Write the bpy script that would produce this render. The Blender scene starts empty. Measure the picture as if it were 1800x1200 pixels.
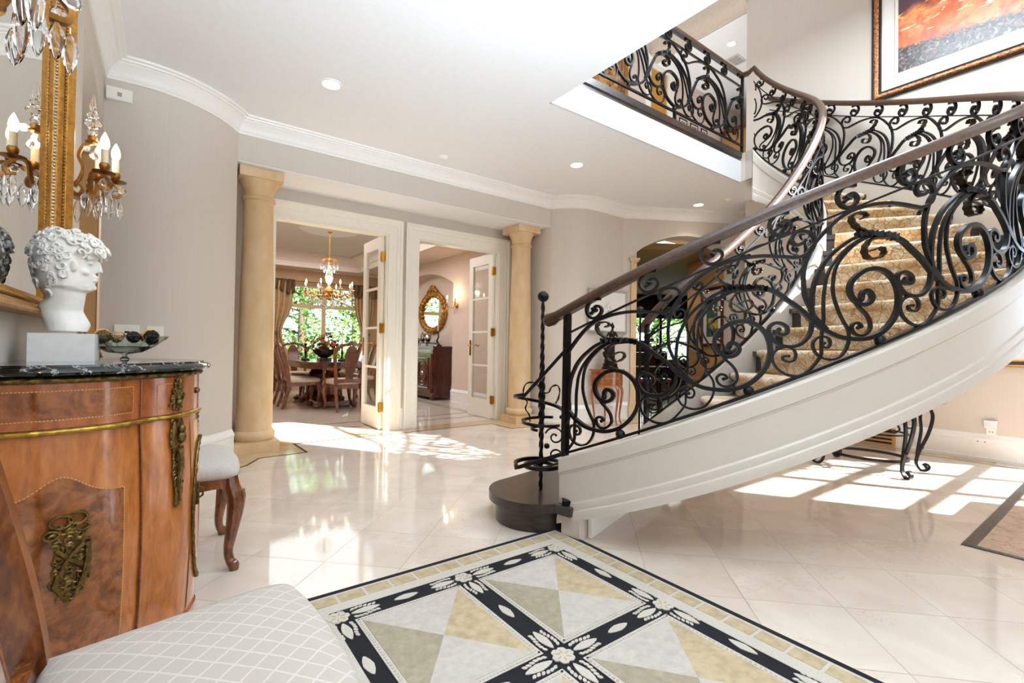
import bpy, bmesh, math, random
from mathutils import Vector, Matrix, noise
random.seed(7)
SC = bpy.context.scene
COL = SC.collection
PI = math.pi

# ------------------------------------------------------------------ camera
YAW, PIT, ROL = math.radians(36.436), math.radians(0.684), math.radians(0.824)
_f = Vector((math.sin(YAW)*math.cos(PIT), math.cos(YAW)*math.cos(PIT), math.sin(PIT)))
_r0 = Vector((math.cos(YAW), -math.sin(YAW), 0)); _u0 = _r0.cross(_f)
_r = math.cos(ROL)*_r0 + math.sin(ROL)*_u0; _u = -math.sin(ROL)*_r0 + math.cos(ROL)*_u0
cd = bpy.data.cameras.new('camera'); cam = bpy.data.objects.new('camera', cd); COL.objects.link(cam)
cd.sensor_width = 36.0; cd.lens = 832.5/1800*36; cd.clip_start = 0.02; cd.clip_end = 200
cam.matrix_world = Matrix(((_r.x, _u.x, -_f.x, 0), (_r.y, _u.y, -_f.y, 0), (_r.z, _u.z, -_f.z, 1.05), (0, 0, 0, 1)))
SC.camera = cam

# ------------------------------------------------------------------ world, sun, daylight and fill lamps, exposure
w = bpy.data.worlds.new('sky'); SC.world = w; w.use_nodes = True
bg = w.node_tree.nodes['Background']; bg.inputs[0].default_value = (0.80, 0.90, 1.0, 1); bg.inputs[1].default_value = 2.2
def lamp(name, kind, loc, energy, color=(1, 1, 1), direction=None, size=None, size_y=None, spot=None, blend=0.5, radius=None):
    d = bpy.data.lights.new(name, kind); d.energy = energy; d.color = color
    if size is not None:
        d.shape = 'RECTANGLE' if size_y else 'SQUARE'; d.size = size
        if size_y: d.size_y = size_y
    if spot: d.spot_size = spot; d.spot_blend = blend
    if radius is not None: d.shadow_soft_size = radius
    o = bpy.data.objects.new(name, d); COL.objects.link(o); o.location = loc
    if direction is not None: o.rotation_euler = Vector(direction).to_track_quat('-Z', 'Y').to_euler()
    return o
EL = math.radians(30)
sun = lamp('sun', 'SUN', (6, -6, 8), 25.0, (1.0, 0.98, 0.96), (-0.54*math.cos(EL), 0.84*math.cos(EL), -math.sin(EL))); sun.data.angle = math.radians(0.6)
# area lamps: fills added to brighten the rooms, entrance-side daylight, stairwell chandelier
lamp('entry_fill', 'AREA', (0.7, -1.5, 1.7), 10, (0.76, 0.89, 1.0), (-0.1, 1, 0.2), 2.0, 1.8)  # added fill before the solid front wall, brightens commode and left wall
uplight = lamp('foyer_uplight_fill', 'AREA', (1.3, -1.3, 1.6), 112, (0.73, 0.875, 1.0), (0.06, 1.0, 1.05), 3.0, 1.3); uplight.data.spread = math.radians(80)  # added uplight behind the camera, brightens the foyer ceiling
lamp('stairwell_fill', 'AREA', (4.5, -1.45, 4.75), 12, (0.73, 0.875, 1.0), (0.02, 1, 0.45), 3.6, 2.4)  # added fill before the front wall, stands in for unseen high windows
lamp('stairwell_chandelier_light', 'AREA', (4.5, 1.25, 5.1), 95, (0.80, 0.91, 1.0), (0, 0, -1), 1.3, 1.3)
lamp('entry_side_daylight', 'AREA', (8.6, -0.6, 1.9), 55, (0.50, 0.75, 1.0), (-1, 0.85, -0.6), 1.6, 2.2)
lamp('dining_fill', 'AREA', (2.33, 8.6, 3.0), 50, (0.95, 0.96, 1.0), (0, 0, -1), 2.2, 4.2)  # added fill facing down from the tray, no fitting there
lamp('upper_hall_fill', 'AREA', (6.2, 4.3, 3.60), 30, (0.92, 0.96, 1.0), (0, 0, 1), 5.5, 1.0)  # added uplight just above the hall floor, hidden by the landing slab
lamp('library_wash', 'AREA', (9.0, 7.6, 2.55), 20, (1.0, 0.93, 0.85), (0, 0, -1), 2.0, 2.0)
SC.view_settings.view_transform = 'Standard'; SC.view_settings.look = 'None'
SC.view_settings.gamma = 1.0; SC.view_settings.use_curve_mapping = False
SC.view_settings.exposure = 0.78
try:
    SC.cycles.max_bounces = 10; SC.cycles.diffuse_bounces = 5; SC.cycles.glossy_bounces = 5
    SC.cycles.transmission_bounces = 10; SC.cycles.transparent_max_bounces = 12
    SC.cycles.caustics_reflective = False; SC.cycles.caustics_refractive = False
    SC.cycles.use_denoising = True; SC.cycles.sample_clamp_indirect = 6.0
except Exception:
    pass

# ------------------------------------------------------------------ mesh helpers
class MB:
    """collects shapes into one bmesh, then links ONE mesh object"""
    def __init__(s): s.bm = bmesh.new(); s.mi = 0
    def face(s, vs):
        try:
            f = s.bm.faces.new(vs); f.material_index = s.mi; return f
        except ValueError: return None
    def v(s, *p): return s.bm.verts.new(p if len(p) == 3 else p[0])
    def box(s, x0, y0, z0, x1, y1, z1, M=None):
        P = [(x0,y0,z0),(x1,y0,z0),(x1,y1,z0),(x0,y1,z0),(x0,y0,z1),(x1,y0,z1),(x1,y1,z1),(x0,y1,z1)]
        if M: P = [M @ Vector(p) for p in P]
        V = [s.bm.verts.new(p) for p in P]
        for q in ((3,2,1,0),(4,5,6,7),(0,1,5,4),(1,2,6,5),(2,3,7,6),(3,0,4,7)): s.face([V[i] for i in q])
        return s
    def prism(s, pts, z0, z1, M=None):
        n = len(pts)
        A = [Vector((p[0], p[1], z0)) for p in pts]; B = [Vector((p[0], p[1], z1)) for p in pts]
        if M: A = [M @ p for p in A]; B = [M @ p for p in B]
        A = [s.bm.verts.new(p) for p in A]; B = [s.bm.verts.new(p) for p in B]
        s.face(A[::-1]); s.face(B)
        for i in range(n): s.face([A[i], A[(i+1) % n], B[(i+1) % n], B[i]])
        return s
    def rings(s, R, closed=False, cap=True, wrap=True):
        """R: list of rings (lists of points of equal length)"""
        V = [[s.bm.verts.new(p) for p in r] for r in R]
        n = len(V[0]); m = len(V)
        for i in range(m if closed else m-1):
            a, b = V[i], V[(i+1) % m]
            for j in range(n if wrap else n-1):
                s.face([a[j], a[(j+1) % n], b[(j+1) % n], b[j]])
        if cap and not closed and wrap and n > 2: s.face(V[0][::-1]); s.face(V[-1])
        return V
    def lathe(s, prof, n=24, M=None, sx=1, sy=1, cap=True):
        R = []
        for r, z in prof:
            ring = [Vector((max(r, 1e-4)*math.cos(2*PI*k/n)*sx, max(r, 1e-4)*math.sin(2*PI*k/n)*sy, z)) for k in range(n)]
            R.append([M @ p for p in ring] if M else ring)
        s.rings(R, cap=cap); return s
    def tube(s, path, r, n=8, closed=False, flat=None, up=None, cap=True):
        """r: radius or list; flat=(in-plane half width, out-of-plane half thickness) with plane normal up (vector or list)"""
        P = [Vector(p) for p in path]; m = len(P); R = []
        prev = None
        for i in range(m):
            if closed: t = P[(i+1) % m] - P[i-1]
            else: t = P[min(i+1, m-1)] - P[max(i-1, 0)]
            if t.length < 1e-9: t = Vector((0, 0, 1))
            t.normalize()
            if up is not None:
                nrm = Vector(up[i] if isinstance(up, list) else up); nrm = (nrm - t*nrm.dot(t)).normalized()
            else:
                if prev is None:
                    a = Vector((0, 0, 1)) if abs(t.z) < 0.9 else Vector((1, 0, 0))
                    nrm = (a - t*a.dot(t)).normalized()
                else: 
                    nrm = (prev - t*prev.dot(t))
                    nrm = nrm.normalized() if nrm.length > 1e-6 else t.orthogonal().normalized()
                prev = nrm
            b = nrm.cross(t)
            rr = r[i] if isinstance(r, (list, tuple)) else r
            if flat:
                k = rr; h, q = flat[0]*k, flat[1]*k
                R.append([P[i]+b*h+nrm*q, P[i]-b*h+nrm*q, P[i]-b*h-nrm*q, P[i]+b*h-nrm*q])
            else:
                R.append([P[i] + (b*math.cos(2*PI*k/n) + nrm*math.sin(2*PI*k/n))*rr for k in range(n)])
        s.rings(R, closed=closed, cap=cap); return s
    def ball(s, c, r, sub=2, sc=(1, 1, 1), M=None):
        mat = Matrix.Translation(c) @ (M.to_4x4() if M else Matrix.Identity(4)) @ Matrix.Diagonal((sc[0]*r, sc[1]*r, sc[2]*r, 1))
        d = bmesh.ops.create_icosphere(s.bm, subdivisions=sub, radius=1.0, matrix=mat)
        for v in d['verts']:
            for f in v.link_faces: f.material_index = s.mi
        return s
    def grid(s, fn, nu, nv, thick=None):
        V = [[s.bm.verts.new(fn(i/nu, j/nv)) for j in range(nv+1)] for i in range(nu+1)]
        for i in range(nu):
            for j in range(nv): s.face([V[i][j], V[i+1][j], V[i+1][j+1], V[i][j+1]])
        return s
    def sweep(s, path, prof, side=1, closed=False):
        """moulding along a plan path: prof points are (offset to the right*side, z)"""
        P = [Vector((p[0], p[1], 0)) for p in path]; m = len(P); R = []
        for i in range(m):
            a = (P[i]-P[i-1]) if (i > 0 or closed) else (P[1]-P[0])
            b = (P[(i+1) % m]-P[i]) if (i < m-1 or closed) else (P[-1]-P[-2])
            a.normalize(); b.normalize()
            na = Vector((a.y, -a.x, 0))*side; nb = Vector((b.y, -b.x, 0))*side
            mm = (na+nb).normalized(); k = 1/max(0.35, mm.dot(na))
            R.append([P[i] + mm*(p*k) + Vector((0, 0, z)) for p, z in prof])
        s.rings(R, closed=closed, cap=True); return s
    def frame(s, path, prof, n, closed=True):
        """moulding along a 3-D path lying in a plane with normal n: prof = (in-plane offset outward-left, height along n)"""
        P = [Vector(p) for p in path]; n = Vector(n).normalized(); m = len(P); R = []
        for i in range(m):
            a = (P[i]-P[i-1]) if (i > 0 or closed) else (P[1]-P[0])
            b = (P[(i+1) % m]-P[i]) if (i < m-1 or closed) else (P[-1]-P[-2])
            a.normalize(); b.normalize()
            na = n.cross(a); nb = n.cross(b); mm = (na+nb)
            mm = mm.normalized() if mm.length > 1e-6 else na
            k = 1/max(0.35, mm.dot(na))
            R.append([P[i] + mm*(p*k) + n*h for p, h in prof])
        s.rings(R, closed=closed, cap=not closed); return s
    def build(s, name, mat, parent=None, smooth=True, angle=35, bevel=0, bseg=2):
        if bevel:
            es = [e for e in s.bm.edges if len(e.link_faces) == 2 and e.calc_face_angle(0) > 0.6]
            bmesh.ops.bevel(s.bm, geom=es, offset=bevel, segments=bseg, affect='EDGES', profile=0.6)
        bmesh.ops.recalc_face_normals(s.bm, faces=s.bm.faces)
        me = bpy.data.meshes.new(name); s.bm.to_mesh(me); s.bm.free()
        for m in (mat if isinstance(mat, (list, tuple)) else [mat]): me.materials.append(m)
        if smooth and len(me.polygons):
            me.polygons.foreach_set('use_smooth', [True]*len(me.polygons))
            try: me.set_sharp_from_angle(angle=math.radians(angle))
            except Exception: pass
        o = bpy.data.objects.new(name, me); COL.objects.link(o)
        if parent: o.parent = parent
        return o

def cat(pts, n=6, closed=False):
    """Catmull-Rom through pts"""
    P = [Vector(p) for p in pts]; m = len(P); out = []
    for i in range(m if closed else m-1):
        p0 = P[i-1] if (i > 0 or closed) else P[0]*2-P[1]
        p1 = P[i]; p2 = P[(i+1) % m]
        p3 = P[(i+2) % m] if (i+2 < m or closed) else P[-1]*2-P[-2]
        for k in range(n):
            t = k/n
            out.append(0.5*((2*p1)+(p2-p0)*t+(2*p0-5*p1+4*p2-p3)*t*t+(3*p1-p0-3*p2+p3)*t**3))
    if not closed: out.append(P[-1].copy())
    return out
def empty(name, loc=(0, 0, 0), rz=0):
    o = bpy.data.objects.new(name, None); COL.objects.link(o); o.location = loc; o.rotation_euler = (0, 0, rz); o.empty_display_size = 0.05
    return o
def tag(o, label, category, group=None, kind=None):
    o['label'] = label; o['category'] = category
    if group: o['group'] = group
    if kind: o['kind'] = kind
    return o
def thing(name, label, category, loc=(0, 0, 0), rz=0, group=None, kind=None):
    return tag(empty(name, loc, rz), label, category, group, kind)
def struct(o, label=None, category=None):
    o['kind'] = 'structure'
    if label: o['label'] = label
    if category: o['category'] = category
    return o
def dup(o, parent=None):
    c = o.copy(); COL.objects.link(c)
    if parent is not None: c.parent = parent
    for ch in [x for x in bpy.data.objects if x.parent == o]: dup(ch, c)
    return c
def dup_to(o, loc, rz, label, group=None):
    c = dup(o); c.location = loc; c.rotation_euler = (0, 0, rz); c['label'] = label
    if group: c['group'] = group
    return c
def lerp(a, b, t): return a + (b-a)*t
def smooth01(t): t = max(0, min(1, t)); return t*t*(3-2*t)

# ------------------------------------------------------------------ materials
MATS = {}
class NT:
    def __init__(s, name):
        s.m = bpy.data.materials.new(name); s.m.use_nodes = True; s.t = s.m.node_tree; s.t.nodes.clear()
        s.out = s.t.nodes.new('ShaderNodeOutputMaterial'); s.b = s.t.nodes.new('ShaderNodeBsdfPrincipled')
        s.link(s.b, 0, s.out, 0)
    def n(s, typ, **kw):
        nd = s.t.nodes.new('ShaderNode'+typ)
        for k, v in kw.items():
            if k.startswith('i_'):
                key = k[2:]; nd.inputs[int(key) if key.isdigit() else key.replace('_', ' ')].default_value = v
            else: setattr(nd, k, v)
        return nd
    def link(s, a, ao, b, bi): s.t.links.new(a.outputs[ao], b.inputs[bi])
    def math(s, op, a, b=None, c=None):
        nd = s.n('Math', operation=op)
        for i, x in enumerate((a, b, c)):
            if x is None: continue
            if isinstance(x, (int, float)): nd.inputs[i].default_value = x
            else: s.t.links.new(x, nd.inputs[i])
        return nd.outputs[0]
    def coords(s, kind='Object', scale=(1, 1, 1), rot=(0, 0, 0), loc=(0, 0, 0)):
        tc = s.n('TexCoord'); mp = s.n('Mapping'); mp.inputs['Scale'].default_value = scale
        mp.inputs['Rotation'].default_value = rot; mp.inputs['Location'].default_value = loc
        s.link(tc, kind, mp, 'Vector'); return mp.outputs[0]
    def noise(s, vec, scale=5, detail=4, rough=0.55, dist=0.0):
        nd = s.n('TexNoise'); nd.inputs['Scale'].default_value = scale; nd.inputs['Detail'].default_value = detail
        nd.inputs['Roughness'].default_value = rough; nd.inputs['Distortion'].default_value = dist
        if vec is not None: s.t.links.new(vec, nd.inputs['Vector'])
        return nd.outputs[0]
    def ramp(s, fac, stops, interp='LINEAR'):
        nd = s.n('ValToRGB'); cr = nd.color_ramp; cr.interpolation = interp
        while len(cr.elements) < len(stops): cr.elements.new(0.5)
        for e, (p, c) in zip(cr.elements, stops): e.position = p; e.color = (*c, 1) if len(c) == 3 else c
        s.t.links.new(fac, nd.inputs[0]); return nd.outputs[0]
    def mix(s, fac, a, b, mode='MIX'):
        nd = s.n('Mix', data_type='RGBA', blend_type=mode)
        for i, x in ((0, fac), (6, a), (7, b)):
            if isinstance(x, (int, float)): nd.inputs[i].default_value = x
            elif isinstance(x, tuple): nd.inputs[i].default_value = (*x, 1) if len(x) == 3 else x
            else: s.t.links.new(x, nd.inputs[i])
        return nd.outputs[2]
    def set(s, **kw):
        for k, v in kw.items():
            key = {'color': 'Base Color', 'rough': 'Roughness', 'metal': 'Metallic', 'ior': 'IOR', 'trans': 'Transmission Weight', 'coat': 'Coat Weight',
                   'coat_rough': 'Coat Roughness', 'emit': 'Emission Color', 'emits': 'Emission Strength', 'spec': 'Specular IOR Level', 'sheen': 'Sheen Weight', 'alpha': 'Alpha', 'sub': 'Subsurface Weight'}[k]
            i = s.b.inputs[key]
            if isinstance(v, (int, float)): i.default_value = v
            elif isinstance(v, tuple): i.default_value = (*v, 1) if len(v) == 3 else v
            else: s.t.links.new(v, i)
        return s
    def bump(s, h, strength=0.3, dist=0.01):
        nd = s.n('Bump'); nd.inputs['Strength'].default_value = strength; nd.inputs['Distance'].default_value = dist
        s.t.links.new(h, nd.inputs['Height']); s.link(nd, 0, s.b, 'Normal'); return s

def srgb(h):
    h = h.lstrip('#'); c = [int(h[i:i+2], 16)/255 for i in (0, 2, 4)]
    return tuple(x/12.92 if x <= 0.04045 else ((x+0.055)/1.055)**2.4 for x in c)
def plain(name, hexc, rough=0.5, metal=0, var=0.06, scale=20, bump=0, **kw):
    t = NT(name); c = srgb(hexc)
    n = t.noise(t.coords(), scale, 3)
    col = t.ramp(n, [(0.3, tuple(x*(1-var) for x in c)), (0.7, tuple(min(1, x*(1+var)) for x in c))])
    t.set(color=col, rough=rough, metal=metal, **kw)
    if bump: t.bump(n, bump, 0.005)
    return t.m
def wood(name, c1, c2, c3, scale=(1, 1, 12), rough=0.25, coat=0.4, ns=4.0, dist=1.2):
    t = NT(name); v = t.coords(scale=scale)
    n1 = t.noise(v, ns, 6, 0.6, dist); n2 = t.noise(v, ns*7, 3, 0.5)
    f = t.math('ADD', t.math('MULTIPLY', n1, 0.75), t.math('MULTIPLY', n2, 0.25))
    t.set(color=t.ramp(f, [(0.32, srgb(c1)), (0.5, srgb(c2)), (0.68, srgb(c3))]), rough=rough, coat=coat, coat_rough=0.12)
    return t.m
def glow(name, hexc, strength):
    t = NT(name); t.set(color=srgb(hexc), emit=srgb(hexc), emits=strength, rough=0.5); return t.m

# wall paint: faint vertical drag
t = NT('wall_paint'); n = t.noise(t.coords(scale=(30, 30, 0.6)), 3, 3)
t.set(color=t.ramp(n, [(0.3, srgb('#d0c7bc')), (0.7, srgb('#d3cac0'))]), rough=0.62, spec=0.25); WALL = t.m
DWALL = plain('dining_wall_paint', '#dcc7b8', 0.65, var=0.03)
TANW = plain('passage_wall_paint', '#c79a63', 0.7, var=0.04)
BROWNC = plain('passage_ceiling_paint', '#8a6a3c', 0.7, var=0.03)
CEIL = plain('ceiling_paint', '#eaecee', 0.7, var=0.015)
TRIM = plain('trim_enamel', '#efedea', 0.35, var=0.015)
CREAMT = plain('cream_enamel', '#f0ecdf', 0.35, var=0.015)
STRG = plain('stringer_enamel', '#c9bfb4', 0.3, var=0.015)
IRON = plain('wrought_iron', '#0d0e11', 0.32, 0.5, var=0.25, scale=60, bump=0.08)
BRONZEI = plain('rubbed_iron', '#30271d', 0.38, 0.85, var=0.5, scale=80, bump=0.2)
RAILW = wood('handrail_walnut', '#2e1d13', '#432c1e', '#553a28', (9, 9, 14), 0.36, 0.12, 5, 0.4)
DARKOAK = wood('dark_oak', '#1a1412', '#2f2622', '#463a33', (3, 3, 20), 0.3, 0.3, 3)
BRASS = plain('polished_brass', '#c58f2e', 0.22, 1.0, var=0.08)
GOLD = plain('gilt_wood', '#b98338', 0.38, 0.75, var=0.25, scale=60, bump=0.3)
ANTB = plain('antique_brass', '#6f5a32', 0.36, 0.95, var=0.6, scale=90, bump=0.5)
SCB = plain('burnished_bronze', '#8a5f2c', 0.33, 0.9, var=0.3, scale=50, bump=0.1)
BLACK = plain('black_lacquer', '#08080a', 0.12, var=0.1, coat=0.6)
BRONZE = plain('dark_bronze', '#231c17', 0.3, 0.7, var=0.4, scale=40, bump=0.3)
SILVER = plain('silver_plate', '#b9b2a8', 0.18, 1.0)
WHITEP = plain('white_plastic', '#eeece6', 0.35, var=0.01)
STONE = NT('column_stone'); n = STONE.noise(STONE.coords(scale=(1, 1, 0.5)), 7, 5)
STONE.set(color=STONE.ramp(n, [(0.3, srgb('#cfae82')), (0.55, srgb('#d9bc94')), (0.75, srgb('#e0c7a4'))]), rough=0.55, spec=0.3); STONE = STONE.m
CHAIRW = wood('chair_fruitwood', '#3c1c0c', '#6e3a19', '#96582a', (4, 4, 1.5), 0.25, 0.5, 5)
MAHOG = wood('table_mahogany', '#32140b', '#5a2816', '#7c3d22', (2, 6, 2), 0.18, 0.6, 4)
CABW = wood('cabinet_walnut', '#2a1009', '#4c2113', '#66301b', (3, 3, 1), 0.22, 0.5, 5)
INLAY = wood('tulipwood_veneer', '#8c4d20', '#b3692f', '#c67d3d', (6, 6, 1.4), 0.17, 0.7, 3)
CROSSB = wood('crossbanded_veneer', '#7b3b1b', '#9f5528', '#b86934', (9, 9, 3), 0.17, 0.7, 3)
t = NT('burl_veneer'); v = t.coords(scale=(1, 1, 1)); n = t.noise(v, 9, 8, 0.65, 2.2); n2 = t.noise(v, 40, 4, 0.6, 0.6)
f = t.math('ADD', t.math('MULTIPLY', n, 0.7), t.math('MULTIPLY', n2, 0.3))
t.set(color=t.ramp(f, [(0.3, srgb('#2e160b')), (0.42, srgb('#6d3a18')), (0.55, srgb('#95562a')), (0.72, srgb('#b5743f'))]), rough=0.15, coat=0.7, coat_rough=0.08); BURL = t.m
STRING = plain('boxwood_stringing', '#d9a052', 0.4, var=0.1)
t = NT('black_marble'); v = t.coords(); n = t.noise(v, 6, 8, 0.62, 1.8)
ve = t.math('ABSOLUTE', t.math('SUBTRACT', n, 0.5))
t.set(color=t.ramp(ve, [(0.0, srgb('#cfd0cc')), (0.006, srgb('#5c6360')), (0.02, srgb('#141817')), (0.3, srgb('#0b0d0d'))]), rough=0.05, spec=0.6); BMARB = t.m
t = NT('white_marble'); v = t.coords(); n = t.noise(v, 12, 6, 0.6, 1.2)
t.set(color=t.ramp(n, [(0.3, srgb('#e6e2da')), (0.5, srgb('#efece6')), (0.7, srgb('#f4f2ee'))]), rough=0.42, sub=0.0); WMARB = t.m
PLAST = plain('cast_marble', '#efebe4', 0.45, var=0.06, scale=26)
def fabric(name, hexa, hexb, cell, rot=0.785, lw=0.07, axes='xy'):
    t = NT(name); v = t.coords(rot=(0, 0, rot)); sp = t.n('SeparateXYZ'); t.t.links.new(v, sp.inputs[0])
    wob = t.math('MULTIPLY', t.math('SUBTRACT', t.noise(t.coords(), 260, 2), 0.5), 0.10)
    def ln(o):
        fr = t.math('FRACT', t.math('DIVIDE', o, cell)); d = t.math('ABSOLUTE', t.math('SUBTRACT', fr, 0.5))
        return t.math('GREATER_THAN', t.math('ADD', d, wob), 0.5-lw)
    m = t.math('MAXIMUM', ln(sp.outputs[0]), ln(sp.outputs[1]))
    wv = t.noise(t.coords(), 420, 2)
    t.set(color=t.mix(m, srgb(hexa), srgb(hexb)), rough=0.85, sheen=0.15)
    t.bump(t.math('ADD', wv, m), 0.25, 0.002); return t.m
TRELLIS = fabric('trellis_brocade', '#b9aea2', '#cbc2b6', 0.036, lw=0.055)
PLAINF = fabric('cream_damask', '#c6c0b8', '#cdc8c0', 0.03, lw=0.05)
SEATF = plain('ivory_upholstery', '#cfc1a8', 0.85, var=0.05)
CURT = plain('curtain_silk', '#b8976a', 0.6, var=0.12, scale=8)
SWAG = plain('swag_silk', '#5d4526', 0.6, var=0.3, scale=12)
def glass(name, rough=0.0, ior=1.5, color=(1, 1, 1)):
    t = NT(name); t.set(color=color, rough=rough, trans=1.0, ior=ior); return t.m
CRYSTAL = glass('cut_crystal', 0.0, 1.55, (0.98, 0.98, 0.98)); GREENG = glass('green_glass', 0.03, 1.45, (0.80, 0.90, 0.86))
t = NT('pane_glass'); tr_ = t.n('BsdfTransparent'); gl_ = t.n('BsdfGlossy'); gl_.inputs['Roughness'].default_value = 0.02
lw_ = t.n('LayerWeight'); lw_.inputs[0].default_value = 0.5; fz_ = t.math('ADD', 0.045, t.math('MULTIPLY', 0.9, t.math('POWER', lw_.outputs[1], 5.0))); mx_ = t.n('MixShader'); tr_.inputs[0].default_value = (0.93, 0.95, 0.94, 1)
t.t.links.new(fz_, mx_.inputs[0]); t.link(tr_, 0, mx_, 1); t.link(gl_, 0, mx_, 2); t.link(mx_, 0, t.out, 0); PANE = t.m
t = NT('mirror_glass'); t.set(color=(0.86, 0.87, 0.86), metal=1.0, rough=0.01); MIRROR = t.m
BULB = glow('lit_bulb', '#ffdcae', 7); FLAME = glow('lit_candle_bulb', '#ffd9a0', 22); DOWNL = glow('downlight_lens', '#fff0da', 9)
CANDLE = plain('candle_sleeve', '#f1dfb8', 0.5, var=0.02)
# marble floor tiles laid on the diagonal
t = NT('marble_tiles'); tc = t.n('TexCoord'); sp = t.n('SeparateXYZ'); t.link(tc, 'Object', sp, 0); X, Y = sp.outputs[0], sp.outputs[1]
a = t.math('DIVIDE', t.math('SUBTRACT', t.math('MULTIPLY', t.math('ADD', X, Y), 0.70711), 2.547), 0.404)
b = t.math('DIVIDE', t.math('SUBTRACT', t.math('MULTIPLY', t.math('SUBTRACT', X, Y), 0.70711), 0.688), 0.382)
def edge(o): 
    fr = t.math('FRACT', o); return t.math('GREATER_THAN', t.math('ABSOLUTE', t.math('SUBTRACT', fr, 0.5)), 0.4955)
ln = t.math('MAXIMUM', edge(a), edge(b))
cmb = t.n('CombineXYZ'); t.t.links.new(t.math('FLOOR', a), cmb.inputs[0]); t.t.links.new(t.math('FLOOR', b), cmb.inputs[1])
wn = t.n('TexWhiteNoise'); t.link(cmb, 0, wn, 0)
off = t.n('VectorMath', operation='SCALE'); t.link(wn, 1, off, 0); off.inputs['Scale'].default_value = 9.0
add = t.n('VectorMath', operation='ADD'); t.link(tc, 'Object', add, 0); t.link(off, 0, add, 1)
n1 = t.noise(add.outputs[0], 2.6, 6, 0.6, 0.8); n2 = t.noise(add.outputs[0], 7, 7, 0.65, 2.0)
vein = t.math('LESS_THAN', t.math('ABSOLUTE', t.math('SUBTRACT', n2, 0.5)), 0.006)
vein = t.math('MULTIPLY', vein, t.math('GREATER_THAN', t.noise(add.outputs[0], 3.0, 2), 0.55))
c0 = t.ramp(n1, [(0.3, srgb('#d1c0af')), (0.5, srgb('#d9cabb')), (0.7, srgb('#e2d6c9'))])
c1 = t.mix(t.math('MULTIPLY', wn.outputs[0], 0.25), c0, srgb('#e8dfd4'))
c2 = t.mix(t.math('MULTIPLY', vein, 0.45), c1, srgb('#b08d6c'))
c3 = t.mix(t.math('MULTIPLY', ln, 0.8), c2, srgb('#8f7a66'))
t.set(color=c3, rough=t.math('ADD', 0.06, t.math('MULTIPLY', ln, 0.3)), spec=0.5); FLOORM = t.m
TANM = plain('tan_marble_border', '#c6aa86', 0.1, var=0.14, scale=6, spec=0.5)
DARKIN = plain('dark_marble_inlay', '#2a211b', 0.12, var=0.2, scale=12)
t = NT('rojo_stone'); n = t.noise(t.coords(), 14, 7, 0.65, 1.5)
t.set(color=t.ramp(n, [(0.3, srgb('#7a5a44')), (0.45, srgb('#b4987f')), (0.7, srgb('#c9b39b'))]), rough=0.12); MATSTONE = t.m
OAKF = wood('library_oak_floor', '#4a2a16', '#6e4426', '#8a5b36', (1, 8, 1), 0.15, 0.5, 3)
# stair carpet: cut-pile scroll pattern
t = NT('stair_carpet'); v = t.coords(); ns = t.n('VectorMath', operation='ADD'); nz = t.n('TexNoise'); nz.inputs['Scale'].default_value = 7; t.t.links.new(v, nz.inputs[0])
t.t.links.new(v, ns.inputs[0]); sc_ = t.n('VectorMath', operation='SCALE'); t.link(nz, 1, sc_, 0); sc_.inputs['Scale'].default_value = 0.12; t.link(sc_, 0, ns, 1)
ed = []
for sc2, th in ((11, 0.030), (24, 0.045)):
    vo = t.n('TexVoronoi', feature='DISTANCE_TO_EDGE'); vo.inputs['Scale'].default_value = sc2; t.link(ns, 0, vo, 'Vector'); ed.append(t.math('LESS_THAN', vo.outputs[0], th))
vc = t.n('TexVoronoi'); vc.inputs['Scale'].default_value = 11; t.link(ns, 0, vc, 'Vector')
petal = t.math('LESS_THAN', t.math('ABSOLUTE', t.math('SUBTRACT', t.math('FRACT', t.math('MULTIPLY', vc.outputs[0], 5.0)), 0.5)), 0.10)
ln = t.math('MAXIMUM', t.math('MAXIMUM', ed[0], t.math('MULTIPLY', ed[1], 0.55)), t.math('MULTIPLY', petal, 0.75))
bl = t.noise(v, 7, 3)
base = t.ramp(bl, [(0.38, srgb('#c9a67a')), (0.5, srgb('#dcc4a0')), (0.64, srgb('#e8dac2'))])
t.set(color=t.mix(t.math('MULTIPLY', ln, 0.8), base, srgb('#8c683f')), rough=0.9, sheen=0.25); t.bump(ln, 0.4, 0.003); CARPET = t.m
# rug piles
RUGK = plain('rug_black_pile', '#0b0d16', 0.95, var=0.25, scale=240, bump=0.4)
RUGC = plain('rug_cream_pile', '#c6bdb1', 0.95, var=0.10, scale=200, bump=0.4)
RUGG = plain('rug_stone_pile', '#a0957f', 0.95, var=0.14, scale=30, bump=0.3)
RUGT = plain('rug_sand_pile', '#b7a483', 0.95, var=0.16, scale=26, bump=0.3)
RUGW = plain('rug_ivory_pile', '#bdb4aa', 0.95, var=0.10, scale=34, bump=0.3)
LEAF = []
for i, h in enumerate(('#3f6a22', '#5d8a2c', '#86b04a', '#2f4f20')):
    t = NT('leaf_green_%d' % i); t.set(color=srgb(h), rough=0.55, trans=0.0); 
    tl = t.n('BsdfTranslucent'); tl.inputs[0].default_value = (*srgb(h), 1); mx = t.n('MixShader'); mx.inputs[0].default_value = 0.5
    t.link(t.b, 0, mx, 1); t.link(tl, 0, mx, 2); t.link(mx, 0, t.out, 0); LEAF.append(t.m)
BARK = plain('bark', '#4a3a2c', 0.9, var=0.3, scale=14, bump=0.5)
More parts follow.
